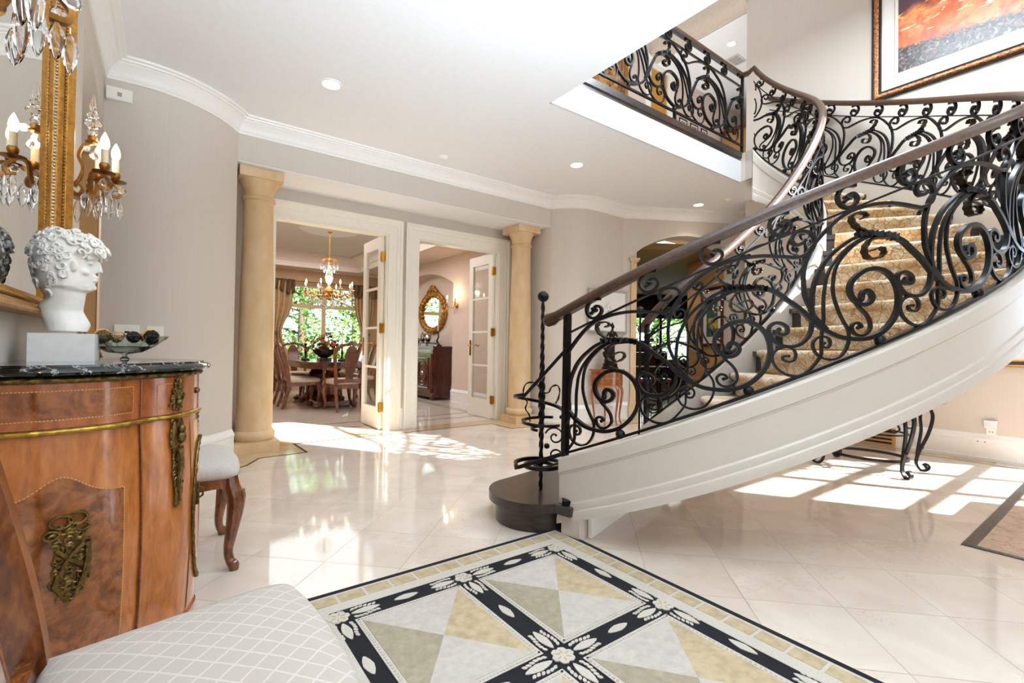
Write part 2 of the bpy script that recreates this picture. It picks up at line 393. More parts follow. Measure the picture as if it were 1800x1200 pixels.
# ================================================================== the room shell
CZ = 3.145; CB = 2.995; UF = 3.48
XL = -0.378; XR = 6.55; YF = -1.6
LC = [(XL, 4.60), (-0.25, 4.588), (-0.12, 4.585), (0.03, 4.61), (0.16, 4.665), (0.32, 4.78), (0.44, 4.91), (0.53, 5.04)]
LCs = [tuple(p)[:2] for p in cat([(x, y, 0) for x, y in LC], 5)]
LC2 = LCs + [(0.535, 5.2), (0.537, 5.4), (0.54, 5.66)]
RC = [(4.365, 5.04), (4.44, 4.93), (4.55, 4.815), (4.70, 4.725), (4.86, 4.69), (5.06, 4.685), (5.51, 4.695)]
RCs = [tuple(p)[:2] for p in cat([(x, y, 0) for x, y in RC], 5)]
RC2 = [(4.30, 5.66), (4.31, 5.4), (4.33, 5.2)] + RCs
A0 = Vector((5.51, 4.695, 0)); AD = Vector((0.8695, -0.494, 0)); AN = Vector((0.494, 0.8695, 0))
def onA(s, off=0.0, z=0.0): p = A0+AD*s+AN*off; return (p.x, p.y, z)

# floor
m = MB(); m.prism([(-3, YF), (11, YF), (11, 12), (-3, 12)], -0.12, 0.0)
struct(m.build('floor', FLOORM, smooth=False), 'cream marble tiled floor laid on the diagonal')
def strip(path, wdt, z=0.0015):
    m = MB(); m.sweep(path, [(-wdt/2, 0.0002), (-wdt/2, z), (wdt/2, z), (wdt/2, 0.0002)]); return m
NTR = [0]
def trim(m, mat, label=None, smooth=True, angle=35):
    NTR[0] += 1
    return struct(m.build('trim_%d' % NTR[0], mat, smooth=smooth, angle=angle), label)
m = MB(); m.prism([(0.18, 4.36), (0.60, 4.63), (0.735, 4.865), (1.15, 4.89), (1.13, 5.37), (3.64, 5.37), (3.64, 4.925), (4.05, 4.88), (4.35, 4.60), (4.75, 4.40), (5.2, 4.36), (5.55, 4.32), (5.70, 4.58), (5.45, 4.75), (4.3, 5.7), (0.6, 5.7), (0.3, 5.0), (-0.3, 4.6), (-0.3, 4.36)], 0.0002, 0.001)
trim(m, TANM, 'tan marble floor border along the column wall', False)
BL = [(-0.30, 4.33), (0.18, 4.36), (0.42, 4.47), (0.60, 4.63), (0.735, 4.865), (1.15, 4.89), (1.13, 5.37), (3.64, 5.37), (3.64, 4.925), (4.05, 4.88), (4.35, 4.60), (4.75, 4.40), (5.2, 4.36), (5.55, 4.32)]
trim(strip(BL, 0.022, 0.002), DARKIN, 'dark marble inlay line around the columns')
for y0, x0, x1 in ((6.10, 0.9, 4.35), (6.47, 0.9, 4.02)): trim(strip([(x0, y0), (x1, y0)], 0.018), DARKIN, 'dark inlay line across the dining floor')
for x0, y0, y1 in ((4.02, 6.47, 10.4), (3.93, 6.47, 10.4)): trim(strip([(x0, y0), (x0, y1)], 0.015), DARKIN, 'dark inlay line along the cabinet side')
m = MB(); m.prism([(6.33, 0.9), (6.55, 0.9), (6.55, 3.2), (6.33, 3.2)], 0.0002, 0.001); trim(m, TANM, None, False)
trim(strip([(6.34, 0.70), (6.34, 3.2)], 0.018), DARKIN)

# walls (prism along a plan path with thickness t away from the room)
def wall(name, path, z0, z1, mat, t=0.12, side=-1, label=None):
    m = MB(); m.sweep(path, [(0, z0), (0, z1), (t, z1), (t, z0)], side); return struct(m.build(name, mat, angle=30), label)
m = MB()   # left wall with the arched passage opening
y0, y1, za, zb = 3.50, 4.60, 2.79, 2.42
arch = [(y1-(y1-y0)*math.cos(PI/2*k/14)*1.0, zb+(za-zb)*math.cos(PI/2*(1-k/14))) for k in range(15)]
arch = [(y0+(y1-y0)*(k/14), zb+(za-zb)*math.sqrt(max(0, 1-(k/14)**2))) for k in range(15)]
Mx = Matrix(((0, 0, 1, 0), (1, 0, 0, 0), (0, 1, 0, 0), (0, 0, 0, 1)))  # (y,z,x) -> world
m.prism([(YF, 0), (y0, 0), (y0, CZ), (YF, CZ)], XL-0.16, XL, Mx)
for (a, za_), (b, zb_) in zip(arch[:-1], arch[1:]): m.prism([(a, za_), (b, zb_), (b, CZ), (a, CZ)], XL-0.16, XL, Mx)
struct(m.build('wall_left', WALL, smooth=False), 'pale greige left wall with an arched passage opening')
wall('wall_left_curve', LC2, 0, CZ, WALL)
wall('wall_left_upper_curve', [LCs[-1], (0.60, 5.05)], 2.76, CZ, WALL, 0.05)
wall('wall_right_curve', RC2, 0, CZ, WALL)
m = MB(); m.box(-1.9, 3.2, 0, -1.8, 5.2, 2.6); struct(m.build('wall_passage', TANW, smooth=False), 'tan wall inside the left passage')
m = MB(); m.box(-1.8, 4.62, 0, -0.40, 4.72, 2.6); m.box(-1.8, 3.3, 0, -0.54, 3.4, 2.6); struct(m.build('wall_passage_end', TANW, smooth=False))
m = MB(); m.box(-1.9, 3.3, 2.6, -0.5, 4.7, 2.7); struct(m.build('ceiling_passage', CEIL, smooth=False))
# angled wall with the segmental arch
m = MB()
MA = Matrix(((AD.x, 0, AN.x, A0.x), (AD.y, 0, AN.y, A0.y), (0, 1, 0, 0), (0, 0, 0, 1)))   # (s,z,off) -> world
s0, s1 = 0.205, 1.78; zs, zt = 2.50, 2.775
m.prism([(0, 0), (s0, 0), (s0, CZ), (0, CZ)], 0, 0.30, MA); m.prism([(s1, 0), (2.5, 0), (2.5, CZ), (s1, CZ)], 0, 0.30, MA)
ap = [(lerp(s0, s1, k/16), zs+(zt-zs)*math.sin(PI*k/16)**0.8) for k in range(17)]
for (a, z_a), (b, z_b) in zip(ap[:-1], ap[1:]): m.prism([(a, z_a), (b, z_b), (b, CZ), (a, CZ)], 0, 0.30, MA)
struct(m.build('wall_angled', WALL, smooth=False), 'angled wall with a segmental archway to the library passage')
m = MB(); m.prism([(s1, 0), (s1+0.12, 0), (s1+0.12, 2.7), (s1, 2.7)], 0.301, 1.5, MA)
m.prism([(s0-0.12, 0), (s0, 0), (s0, 2.7), (s0-0.12, 2.7)], 0.301, 0.9, MA)
struct(m.build('wall_library_passage', TANW, smooth=False), 'tan passage wall seen through the archway')
m = MB(); m.prism([(-0.9, 2.62), (7, 2.62), (7, 2.72), (-0.9, 2.72)], 0.301, 6.5, MA); struct(m.build('ceiling_library', BROWNC, smooth=False))
# archway pilaster
pil = thing('pilaster', 'slim beige pilaster with a capital at the archway edge', 'pilaster', kind='structure')
m = MB(); m.prism([(0.115, 0.26), (0.20, 0.26), (0.20, 2.33), (0.115, 2.33)], -0.03, -0.001, MA); m.build('shaft', STONE, pil, smooth=False)
m = MB()
for a, z0, z1 in ((0.0, 2.33, 2.345), (0.02, 2.345, 2.37), (0.035, 2.37, 2.40)): m.prism([(0.115-a, z0), (0.20+a, z0), (0.20+a, z1), (0.115-a, z1)], -0.03-a, -0.001, MA)
m.build('capital', STONE, pil, smooth=False)
m = MB()
for a, z0, z1 in ((0.03, 0, 0.20), (0.02, 0.20, 0.235), (0.01, 0.235, 0.26)): m.prism([(0.115-a, z0), (0.20+a, z0), (0.20+a, z1), (0.115-a, z1)], -0.03-a, -0.001, MA)
m.build('base', STONE, pil, smooth=False)
# library room beyond
m = MB(); m.prism([(-0.9, 0), (6.5, 0), (6.5, 0.004), (-0.9, 0.004)], 0.302, 6.4, MA); struct(m.build('floor_library', OAKF, smooth=False), 'polished oak floor beyond the archway')
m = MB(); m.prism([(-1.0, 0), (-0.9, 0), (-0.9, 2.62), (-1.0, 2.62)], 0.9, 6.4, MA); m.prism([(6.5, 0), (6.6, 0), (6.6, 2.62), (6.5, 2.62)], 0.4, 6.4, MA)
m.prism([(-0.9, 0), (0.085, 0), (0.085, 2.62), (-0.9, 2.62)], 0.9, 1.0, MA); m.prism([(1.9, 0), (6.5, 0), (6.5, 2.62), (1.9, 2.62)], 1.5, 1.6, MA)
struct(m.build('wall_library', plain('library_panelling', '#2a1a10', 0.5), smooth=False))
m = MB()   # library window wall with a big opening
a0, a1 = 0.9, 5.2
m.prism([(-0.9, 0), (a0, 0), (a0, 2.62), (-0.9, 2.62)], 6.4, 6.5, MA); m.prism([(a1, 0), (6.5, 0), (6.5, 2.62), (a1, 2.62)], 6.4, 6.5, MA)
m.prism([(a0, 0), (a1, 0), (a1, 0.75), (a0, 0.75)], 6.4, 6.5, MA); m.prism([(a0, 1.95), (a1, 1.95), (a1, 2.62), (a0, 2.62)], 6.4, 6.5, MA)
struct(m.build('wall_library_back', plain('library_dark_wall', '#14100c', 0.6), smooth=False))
wl = thing('window_2', 'library window with dark mullions looking onto green leaves', 'window', kind='structure')
m = MB()
for k in range(6):
    s = lerp(a0, a1, k/5); m.prism([(s-0.035, 0.75), (s+0.035, 0.75), (s+0.035, 1.95), (s-0.035, 1.95)], 6.40, 6.47, MA)
m.build('window_frame', BLACK, wl, smooth=False)
m = MB(); m.prism([(a0, 0.75), (a1, 0.75), (a1, 1.95), (a0, 1.95)], 6.43, 6.436, MA); m.build('pane', PANE, wl, smooth=False)
# right wall, upper painting wall and what closes the stairwell
m = MB(); m.box(XR, 0.70, 0, XR+0.15, 3.40, 6.3); struct(m.build('wall_right', WALL, smooth=False), 'tall pale greige wall on the right of the stair')
m = MB(); m.box(6.70, 3.28, 0, 7.75, 3.40, CZ); struct(m.build('wall_right_return', WALL, smooth=False))
m = MB(); m.box(XR+0.15, 0.70, 0, 8.9, 0.82, 6.3); struct(m.build('wall_entry_side', WALL, smooth=False))
m = MB(); m.box(8.9, YF, 0, 9.0, 0.82, 6.3); struct(m.build('wall_entry_end', WALL, smooth=False))
m = MB(); m.box(2.50, YF, UF, 2.62, 3.05, 6.3); struct(m.build('wall_stairwell', WALL, smooth=False))
m = MB()   # front wall behind the camera with the two glazed openings the sun comes through
oa = (5.69, 6.94, 3.70, 5.9); ob = (5.70, 7.9, 0.12, 2.45)
for x0, z0, x1, z1 in ((-0.5, 0, 5.69, 6.4), (5.69, 2.45, 9.0, 3.70), (5.69, 5.9, 9.0, 6.4), (6.94, 3.70, 9.0, 5.9), (7.9, 0, 9.0, 2.45), (5.69, 0, 7.9, 0.12)): m.box(x0, YF-0.12, z0, x1, YF, z1)
struct(m.build('wall_front', WALL, smooth=False))
wf = thing('window_3', 'entrance glazing bars behind the viewer', 'window', kind='structure')
m = MB()
for z in (0.85, 1.43, 1.79, 2.17): m.box(5.70, YF-0.09, z-0.03, 7.9, YF-0.03, z+0.03)
for x in (6.45, 7.2): m.box(x-0.04, YF-0.09, 0.12, x+0.04, YF-0.03, 2.45)
m.build('window_frame', TRIM, wf, smooth=False)
# ceilings: lower ceiling slab with the stairwell opening, upper ceilings
m = MB(); m.box(-0.5, YF, CZ, 2.64, 3.07, UF-0.02)
m.prism([(-0.5, 3.07), (5.765, 3.07), (5.83, 2.935), (6.55, 3.05), (6.55, 3.40), (10.5, 3.40), (10.5, 5.62), (-0.5, 5.62)], CZ, UF-0.02)
struct(m.build('ceiling', CEIL, smooth=False), 'flat white ceiling over the foyer with the stairwell cut out')
m = MB(); m.box(2.4, YF, 6.3, 9.0, 5.2, 6.4); struct(m.build('ceiling_stairwell', CEIL, smooth=False))
m = MB(); m.box(6.62, 3.40, 5.86, 11.0, 5.2, 5.95); struct(m.build('ceiling_upper_hall', CEIL, smooth=False), 'white upstairs hall ceiling')
m = MB(); m.box(2.4, 3.06, UF-0.025, 10.5, 5.0, UF); struct(m.build('floor_upper_hall', plain('hall_carpet', '#bba98f', 0.9), smooth=False))
UPW = plain('upstairs_wall_paint', '#d9c8bb', 0.65, var=0.02)
m = MB(); m.box(2.4, 5.0, UF, 6.49, 5.1, 6.3); m.box(6.95, 5.0, UF, 11, 5.1, 6.3); m.box(6.49, 5.0, 5.79, 6.95, 5.1, 6.3); struct(m.build('wall_upper_hall', UPW, smooth=False), 'pinkish upstairs hall wall behind the landing rail')
m = MB(); m.box(10.5, 3.3, UF, 10.6, 5.1, 5.9); struct(m.build('wall_upper_hall_end', UPW, smooth=False))
m = MB(); m.box(XR+0.15, 3.30, UF, 10.6, 3.40, 5.9); struct(m.build('wall_upper_hall_right', WALL, smooth=False))
m = MB(); m.box(2.4, 3.05, UF, 2.5, 5.1, 6.3); struct(m.build('wall_upper_hall_left', UPW, smooth=False))
# header crown along the opening to the upper hall
m = MB(); m.sweep([(6.60, 3.40), (6.60, 5.0)], [(0, 5.86), (-0.02, 5.86), (-0.05, 5.93), (-0.11, 5.97), (-0.15, 6.06), (-0.15, 6.3), (0, 6.3)]); trim(m, plain('upper_crown_paint', '#cdbfae', 0.5), 'beige crown above the upper hall opening')
# landing edge: fascia trims
m = MB(); m.sweep([(2.64, 3.07), (5.765, 3.07)], [(0.0, 3.40), (0.012, 3.41), (0.012, 3.44), (0.03, 3.45), (0.03, 3.515), (-0.09, 3.515), (-0.09, 3.40)]); trim(m, DARKOAK, 'dark wood edge trim along the landing')
m = MB(); m.box(2.63, 3.055, CZ, 5.765, 3.072, 3.41); trim(m, plain('fascia_paint', '#d3d4d6', 0.5, var=0.01), 'white landing fascia above the foyer ceiling', False)
# crown moulding round the foyer
CP = [(0, CB), (0.012, CB), (0.012, CB+0.018), (0.02, CB+0.028), (0.026, CB+0.05), (0.045, CB+0.085), (0.07, CB+0.105), (0.078, CB+0.11), (0.078, CB+0.118), (0.10, CB+0.120), (0.104, CB+0.132), (0.128, CB+0.134), (0.132, CB+0.15), (0, CB+0.15)]
m = MB(); m.sweep([(XL, YF)] + LCs + RCs + [tuple(onA(2.4)[:2])], CP); trim(m, TRIM, 'white crown moulding round the foyer ceiling', angle=25)
# baseboards
BP = [(0, 0), (0.024, 0), (0.024, 0.025), (0.018, 0.03), (0.018, 0.135), (0.014, 0.15), (0.006, 0.165), (0, 0.19)]
BP2 = [(0, 0), (0.028, 0), (0.028, 0.03), (0.018, 0.035), (0.018, 0.19), (0.022, 0.195), (0.022, 0.215), (0.012, 0.235), (0.006, 0.25), (0, 0.26)]
def baseboard(name, path, side=1, prof=BP2): m = MB(); m.sweep(path, prof, side); return struct(m.build(name, TRIM, angle=25))
baseboard('baseboard_left', [(XL, YF), (XL, 3.50)]); baseboard('baseboard_left_curve', LC2[:-1]); baseboard('baseboard_right_curve', RC2[1:])
baseboard('baseboard_angled', [onA(0)[:2], onA(0.085)[:2]]); baseboard('baseboard_right', [(XR, 3.40), (XR, 0.70)])
baseboard('baseboard_library_passage', [onA(1.78, 1.5)[:2], onA(1.78, 0.0)[:2]])
# beam over the columns, door wall, casings
m = MB(); m.box(0.50, 5.04, 2.755, 4.40, 5.66, CZ); struct(m.build('beam', WALL, smooth=False), 'plain beam carried by the two columns')
m = MB(); m.box(0.53, 5.05, 2.745, 4.37, 5.655, 2.756); struct(m.build('ceiling_beam_soffit', CEIL, smooth=False))
YW = 5.64; OH = 2.43
D1 = (0.95, 2.235); D2 = (2.635, 3.905)
m = MB()
for x0, x1, z0 in ((0.2, D1[0], 0), (D1[1], D2[0], 0), (D2[1], 4.6, 0), (D1[0], D1[1], OH), (D2[0], D2[1], OH)): m.box(x0, YW, z0, x1, YW+0.13, 2.76)
struct(m.build('wall_dining_doors', WALL, smooth=False), 'wall with two tall french door openings')
CAS = [(0, 0), (0, 0.018), (0.02, 0.022), (0.03, 0.02), (0.10, 0.026), (0.105, 0.034), (0.14, 0.036), (0.15, 0.045), (0.178, 0.045), (0.178, 0)]
for (x0, x1), nm in ((D1, 'white moulded casing round the dining doorway'), (D2, 'white moulded casing round the sideboard doorway')):
    m = MB(); m.frame([(x0, YW, 0), (x0, YW, OH), (x1, YW, OH), (x1, YW, 0)], CAS, (0, -1, 0), closed=False)
    m.box(x0-0.001, YW, 0, x0+0.02, YW+0.13, OH); m.box(x1-0.02, YW, 0, x1+0.001, YW+0.13, OH); m.box(x0+0.0201, YW+0.0005, OH-0.02, x1-0.0201, YW+0.1295, OH-0.0005)
    trim(m, CREAMT, nm, angle=25)
m = MB(); m.sweep([(2.41, YW), (2.46, YW)], BP2); struct(m.build('baseboard_pier', TRIM))
baseboard('baseboard_door_wall', [(0.62, YW), (0.77, YW)])
# french door leaves, opened into the dining room
def leaf(n, hinge_x, sgn, label, y0=YW+0.06, wdt=0.64):
    """leaf lies along +Y from its hinge; sgn=+1 handle side faces -X"""
    d = thing('door_%d' % n, label, 'door', (hinge_x, y0, 0.012), 0, 'french door leaves', 'structure')
    H = OH-0.03; st = 0.105; t = 0.04
    m = MB(); X0, X1 = (-t, 0) if sgn > 0 else (0, t)
    m.box(X0, 0, 0, X1, st, H); m.box(X0, wdt-st, 0, X1, wdt, H); m.box(X0, st, 0, X1, wdt-st, 0.26); m.box(X0, st, H-0.14, X1, wdt-st, H)
    zs_ = [0.26 + (H-0.40)*k/4 for k in range(5)]
    for z in zs_[1:4]: m.box(X0+0.003, st, z-0.014, X1-0.003, wdt-st, z+0.014)
    m.build('door_frame', CREAMT, d, smooth=False, bevel=0.003, bseg=1)
    m = MB(); xm = (X0+X1)/2; m.box(xm-0.003, st, 0.26, xm+0.003, wdt-st, H-0.14); m.build('pane', PANE, d, smooth=False)
    for z in (0.27, 1.25, 2.14):
        m = MB(); m.box(X0-0.004, -0.026, z-0.055, X1+0.004, 0.022, z+0.055); m.tube([((X0 if sgn > 0 else X1), -0.008, z-0.065), ((X0 if sgn > 0 else X1), -0.008, z+0.065)], 0.009)
        m.build('hinge', BRASS, d, smooth=False)
    m = MB(); ax = X0-0.001 if sgn > 0 else X1+0.001; dr = -1 if sgn > 0 else 1
    for fx, dd in ((X0, -1), (X1, 1)):
        m.box(min(fx, fx+dd*0.006), wdt-0.075, 0.90, max(fx, fx+dd*0.006), wdt-0.035, 1.14)
        m.tube(cat([(fx, wdt-0.055, 1.06), (fx+dd*0.045, wdt-0.055, 1.06), (fx+dd*0.05, wdt-0.09, 1.065), (fx+dd*0.05, wdt-0.13, 1.05), (fx+dd*0.05, wdt-0.16, 1.06)], 4), 0.009)
    m.build('handle', BRASS, d)
    return d
leaf(1, D1[1]-0.025, 1, 'open french door leaf beside the dining table, left of the pier')
leaf(2, D2[1]-0.025, 1, 'open french door leaf in front of the sconce wall by the sideboard')
# the two columns
def column(loc, label):
    c = thing('column', label, 'column', loc, 0, 'stone columns under the beam', 'thing')
    m = MB(); m.box(-0.197, -0.197, 0, 0.197, 0.197, 0.10); m.build('plinth', STONE, c, smooth=False, bevel=0.004)
    pr = [(0.165, 0.10), (0.176, 0.115), (0.187, 0.145), (0.183, 0.18), (0.168, 0.195), (0.162, 0.20), (0.162, 0.215)]
    m = MB(); m.lathe(pr, 40); m.build('base', STONE, c, angle=50)
    m = MB(); m.lathe([(0.158, 0.215)] + [(lerp(0.158, 0.133, smooth01((k/12)**1.4)), lerp(0.22, 2.46, k/12)) for k in range(13)] + [(0.136, 2.465)], 48); m.build('shaft', STONE, c, angle=60)
    m = MB(); m.lathe([(0.134, 2.45), (0.150, 2.462), (0.153, 2.475), (0.145, 2.49), (0.136, 2.497), (0.136, 2.56), (0.143, 2.57), (0.150, 2.58), (0.163, 2.615), (0.178, 2.64), (0.18, 2.65)], 40)
    m.box(-0.192, -0.192, 2.65, 0.192, 0.192, 2.742); m.build('capital', STONE, c, angle=40)
    return c
column((0.75, 5.305, 0), 'large tan stone column beside the curved left wall')
column((4.075, 5.33, 0), 'smaller looking tan stone column right of the sideboard doorway')
# ================================================================== the curved staircase
NS = 400
def pv(co, x):
    r = 0.0
    for c in co: r = r*x + c
    return r
class Curve:
    """plan curve of a string: position by base-bar height z, arc length s measured along the plan"""
    def __init__(s, cx, cy, z0, z1, hr):
        s.Z = [lerp(z0, z1, i/NS) for i in range(NS+1)]
        s.P = [Vector((pv(cx, z-2), pv(cy, z-2), 0)) for z in s.Z]
        for _ in range(12):
            s.P = [s.P[0]] + [(s.P[i-1]+s.P[i]*2+s.P[i+1])/4 for i in range(1, NS)] + [s.P[-1]]
        s.S = [0]
        for i in range(NS): s.S.append(s.S[-1] + (s.P[i+1]-s.P[i]).length)
        s.L = s.S[-1]; s.hr = hr
    def idx(s, x):
        import bisect
        i = max(1, min(NS, bisect.bisect_left(s.S, x))); return i-1, (x-s.S[i-1])/max(1e-9, s.S[i]-s.S[i-1])
    def at(s, x):
        i, t = s.idx(x); p = s.P[i].lerp(s.P[i+1], t); z = lerp(s.Z[i], s.Z[i+1], t)
        return Vector((p.x, p.y, z))
    def tan(s, x):
        a = s.at(max(0, x-0.03)); b = s.at(min(s.L, x+0.03)); d = b-a; return d
    def nrm(s, x): d = s.tan(x); return Vector((d.y, -d.x, 0)).normalized()     # to the right when climbing
    def slope(s, x): d = s.tan(x); return d.z/max(1e-6, math.hypot(d.x, d.y))
    def byz(s, z):
        t = (z-s.Z[0])/(s.Z[-1]-s.Z[0])*NS; i = max(0, min(NS-1, int(math.floor(t)))); p = s.P[i].lerp(s.P[i+1], t-i); return Vector((p.x, p.y, z))
    def sbyz(s, z):
        t = (z-s.Z[0])/(s.Z[-1]-s.Z[0])*NS; i = max(0, min(NS-1, int(math.floor(t)))); return lerp(s.S[i], s.S[i+1], t-i)
    def H(s, x): return s.hr(s.at(x).z)
OC = Curve([0.0057, -0.00842, -0.0505, 0.11145, -0.15905, -0.4793, 2.08602, 4.80614], [-0.00842, 0.01149, 0.05505, -0.08933, -0.26336, 0.97275, 0.79064, 0.55825], 0.439, 3.53,
           lambda z: 0.85 + 0.075*max(0, min(1.2, (z-0.44)/2.76)))
IC = Curve([0.08689, -0.09015, -0.39224, 0.16975, 0.4133, 0.96751, 4.50809], [0.01326, -0.06955, -0.10357, 0.20195, 0.56605, 0.08441, 1.71934], 0.443, 3.52,
           lambda z: 0.85 + 0.17*max(0, min(1.1, (z-0.44)/2.96)))
stair = thing('staircase', 'curved cream staircase with dark treads rising round to the landing', 'staircase', kind='thing')
RS = 3.48/20
def zb(k): return k*RS + 0.15 - 0.11*smooth01((k-15)/5)
def ends(k, io=0.0, oo=0.0):
    a = IC.byz(max(IC.Z[0], min(IC.Z[-1], zb(k)))); b = OC.byz(max(OC.Z[0], min(OC.Z[-1], zb(k)))); a.z = b.z = 0
    return a, b
def line(k, f, fwd=0.0):
    """point at fraction f (0 inner .. 1 outer) along nosing line k, pushed forward (downhill) by fwd"""
    a, b = ends(k); d = (b-a).normalized(); n = Vector((-d.y, d.x, 0))
    c0 = (ends(k+0.5)[0]+ends(k+0.5)[1])/2 - (a+b)/2
    if n.dot(c0) > 0: n = -n
    p = a.lerp(b, f) + n*fwd; return p
for k in range(2, 20):        # treads and risers
    z = k*RS; m = MB(); pts = []
    F = (0.012, 0.988)
    front = [line(k, f, 0.032) for f in (F[0], 0.5, F[1])]
    back = [line(k+1, f, -0.005) for f in (F[1], 0.5, F[0])]
    mo = [line(k+0.5, F[1])]; mi_ = [line(k+0.5, F[0])]
    m.prism([(p.x, p.y) for p in front+mo+back+mi_], z-0.038, z); m.build('tread', DARKOAK, stair, smooth=False, bevel=0.006)
for k in range(2, 21):
    z = k*RS; m = MB()
    q = [line(k, f, d) for f, d in ((0.014, 0), (0.986, 0), (0.986, -0.018), (0.014, -0.018))]
    m.prism([(p.x, p.y) for p in q], z-RS, z-0.038 if k < 20 else z-0.02); m.build('riser', DARKOAK, stair, smooth=False)
# strings with panel mouldings
def string(c, sgn, name, drop=0.375):
    # profile: (offset to the outer face side * sgn, dz)
    prof = [(-0.035, 0.0), (0.040, 0.0), (0.046, -0.012), (0.046, -0.085), (0.040, -0.092), (0.040, -0.098), (0.037, -0.104), (0.037, -0.270), (0.040, -0.276), (0.044, -0.280), (0.046, -0.295), (0.046, -0.318), (0.052, -0.325), (0.056, -0.345), (0.056, -drop), (-0.035, -drop)]
    m = MB(); R = []
    n = 90
    for i in range(n+1):
        x = c.L*i/n; p = c.at(x); nn = c.nrm(x)*sgn; sl = c.slope(x); k = math.sqrt(1+sl*sl)*0.92
        R.append([p + nn*o + Vector((0, 0, dz*k - 0.012)) for o, dz in prof])
    m.rings(R); return m.build(name, STRG, stair, angle=25)
string(OC, 1, 'outer_string'); string(IC, -1, 'inner_string')
# the foot of each string down to the floor
for c, sgn in ((OC, 1), (IC, -1)):
    m = MB(); R = []
    for x in (0.03, 0.07, 0.11, 0.15):
        p = c.at(x); nn = c.nrm(x)*sgn
        R.append([(p+nn*0.049).xy.to_3d(), p+nn*0.049+Vector((0, 0, -0.30)), p-nn*0.037+Vector((0, 0, -0.30)), (p-nn*0.037).xy.to_3d()])
    m.rings(R); m.build('string_foot', STRG, stair, smooth=False)
# closing panel across the underside and the soffit
m = MB(); a = IC.at(0.16); b = OC.at(0.16); d = (b-a).xy.to_3d().normalized(); n = Vector((-d.y, d.x, 0))
q = [a+d*0.03, b-d*0.03, b-d*0.03+n*0.02, a+d*0.03+n*0.02]; m.prism([(p.x, p.y) for p in q], 0, 0.30)
m.build('closing_panel', TRIM, stair, smooth=False)
m = MB()
def sof(u, v):
    a = IC.at(0.14+(IC.L-0.14)*u); b = OC.at(0.14+(OC.L-0.14)*u); k1 = math.sqrt(1+IC.slope(IC.L*u)**2); k2 = math.sqrt(1+OC.slope(OC.L*u)**2)
    a = a+Vector((0, 0, -0.345*k1*0.92)); b = b+Vector((0, 0, -0.345*k2*0.92)); return a.lerp(b, v)
m.grid(sof, 60, 8); m.build('soffit', STRG, stair)
# landing return of the inner string
m = MB(); p = IC.at(IC.L); m.prism([(5.765, 3.072), (5.79, 3.072), (p.x+0.02, p.y), (p.x-0.045, p.y-0.01), (5.765, 3.0)], CZ+0.01, 3.505); m.build('landing_return', STRG, stair, smooth=False)
# bullnose bottom step
a1, b1 = ends(1.67); d = (b1-a1).normalized(); nf = Vector((-d.y, d.x, 0))
if nf.dot((ends(2.5)[0]-a1)) > 0: nf = -nf
cN = Vector((1.735, 2.19, 0))
m = MB()
def bull(r, ext, z0, z1):
    c0 = Vector((1.87, 2.275, 0)); pts = []
    # rounded outer end then straight front to the inner string
    for k in range(25):
        a = math.radians(lerp(-72, -252, k/24)); pts.append(c0 + Vector((math.cos(a)*r*0.94, math.sin(a)*r*1.0, 0)))
    pts += [Vector((2.55, 2.72+r-0.30, 0)), Vector((3.02, 2.62, 0)), Vector((3.08, 2.40, 0)), Vector((2.2, 2.14, 0))]
    m.prism([(p.x, p.y) for p in pts], z0, z1)
bull(0.295, 0, RS-0.05, RS); q = [OC.at(0.0)+OC.nrm(0.0)*0.02, OC.at(0.0)+OC.nrm(0.0)*0.085, OC.at(0.11)+OC.nrm(0.11)*0.078, OC.at(0.11)-OC.nrm(0.11)*0.02]; m.prism([(p.x, p.y) for p in q], RS-0.05, RS-0.0005); m.build('bullnose_tread', DARKOAK, stair, bevel=0.008)
m = MB(); bull(0.25, 0, 0.0, RS-0.05); m.build('bullnose_riser', DARKOAK, stair)
# carpet runner: one thing lying on the steps
run = thing('stair_runner', 'beige scroll patterned carpet runner fitted over the stair treads', 'carpet', kind='thing')
m = MB(); R = []
F0, F1, NF = 0.085, 0.915, 14
def rrow(k, z, fwd): return [Vector((*line(k, lerp(F0, F1, j/NF), fwd).xy, z)) for j in range(NF+1)]
R.append(rrow(2, RS+0.004, 0.008))
for k in range(2, 20):
    z = k*RS
    R += [rrow(k, z-0.065, 0.012), rrow(k, z-0.045, 0.022), rrow(k, z-0.036, 0.040), rrow(k, z-0.016, 0.050), rrow(k, z+0.002, 0.046), rrow(k, z+0.011, 0.030), rrow(k, z+0.012, 0.0)]
    R += [rrow(k+0.5, z+0.010, 0), rrow(k+1, z+0.009, 0.022), rrow(k+1, z+0.012, 0.008)]
R += [rrow(20, 20*RS-0.045, 0.012), rrow(20, 20*RS-0.01, 0.03), rrow(20, 20*RS+0.012, 0.02), rrow(20, 20*RS+0.012, -0.02)]
m.rings(R, wrap=False, cap=False); m.build('carpet', CARPET, run, angle=70)
for k in range(2, 20):
    m = MB(); a = line(k+1, 0.06, 0.03); b = line(k+1, 0.94, 0.03); m.tube([(a.x, a.y, k*RS+0.018), (b.x, b.y, k*RS+0.018)], 0.006); m.build('stair_rod', BRASS, run)

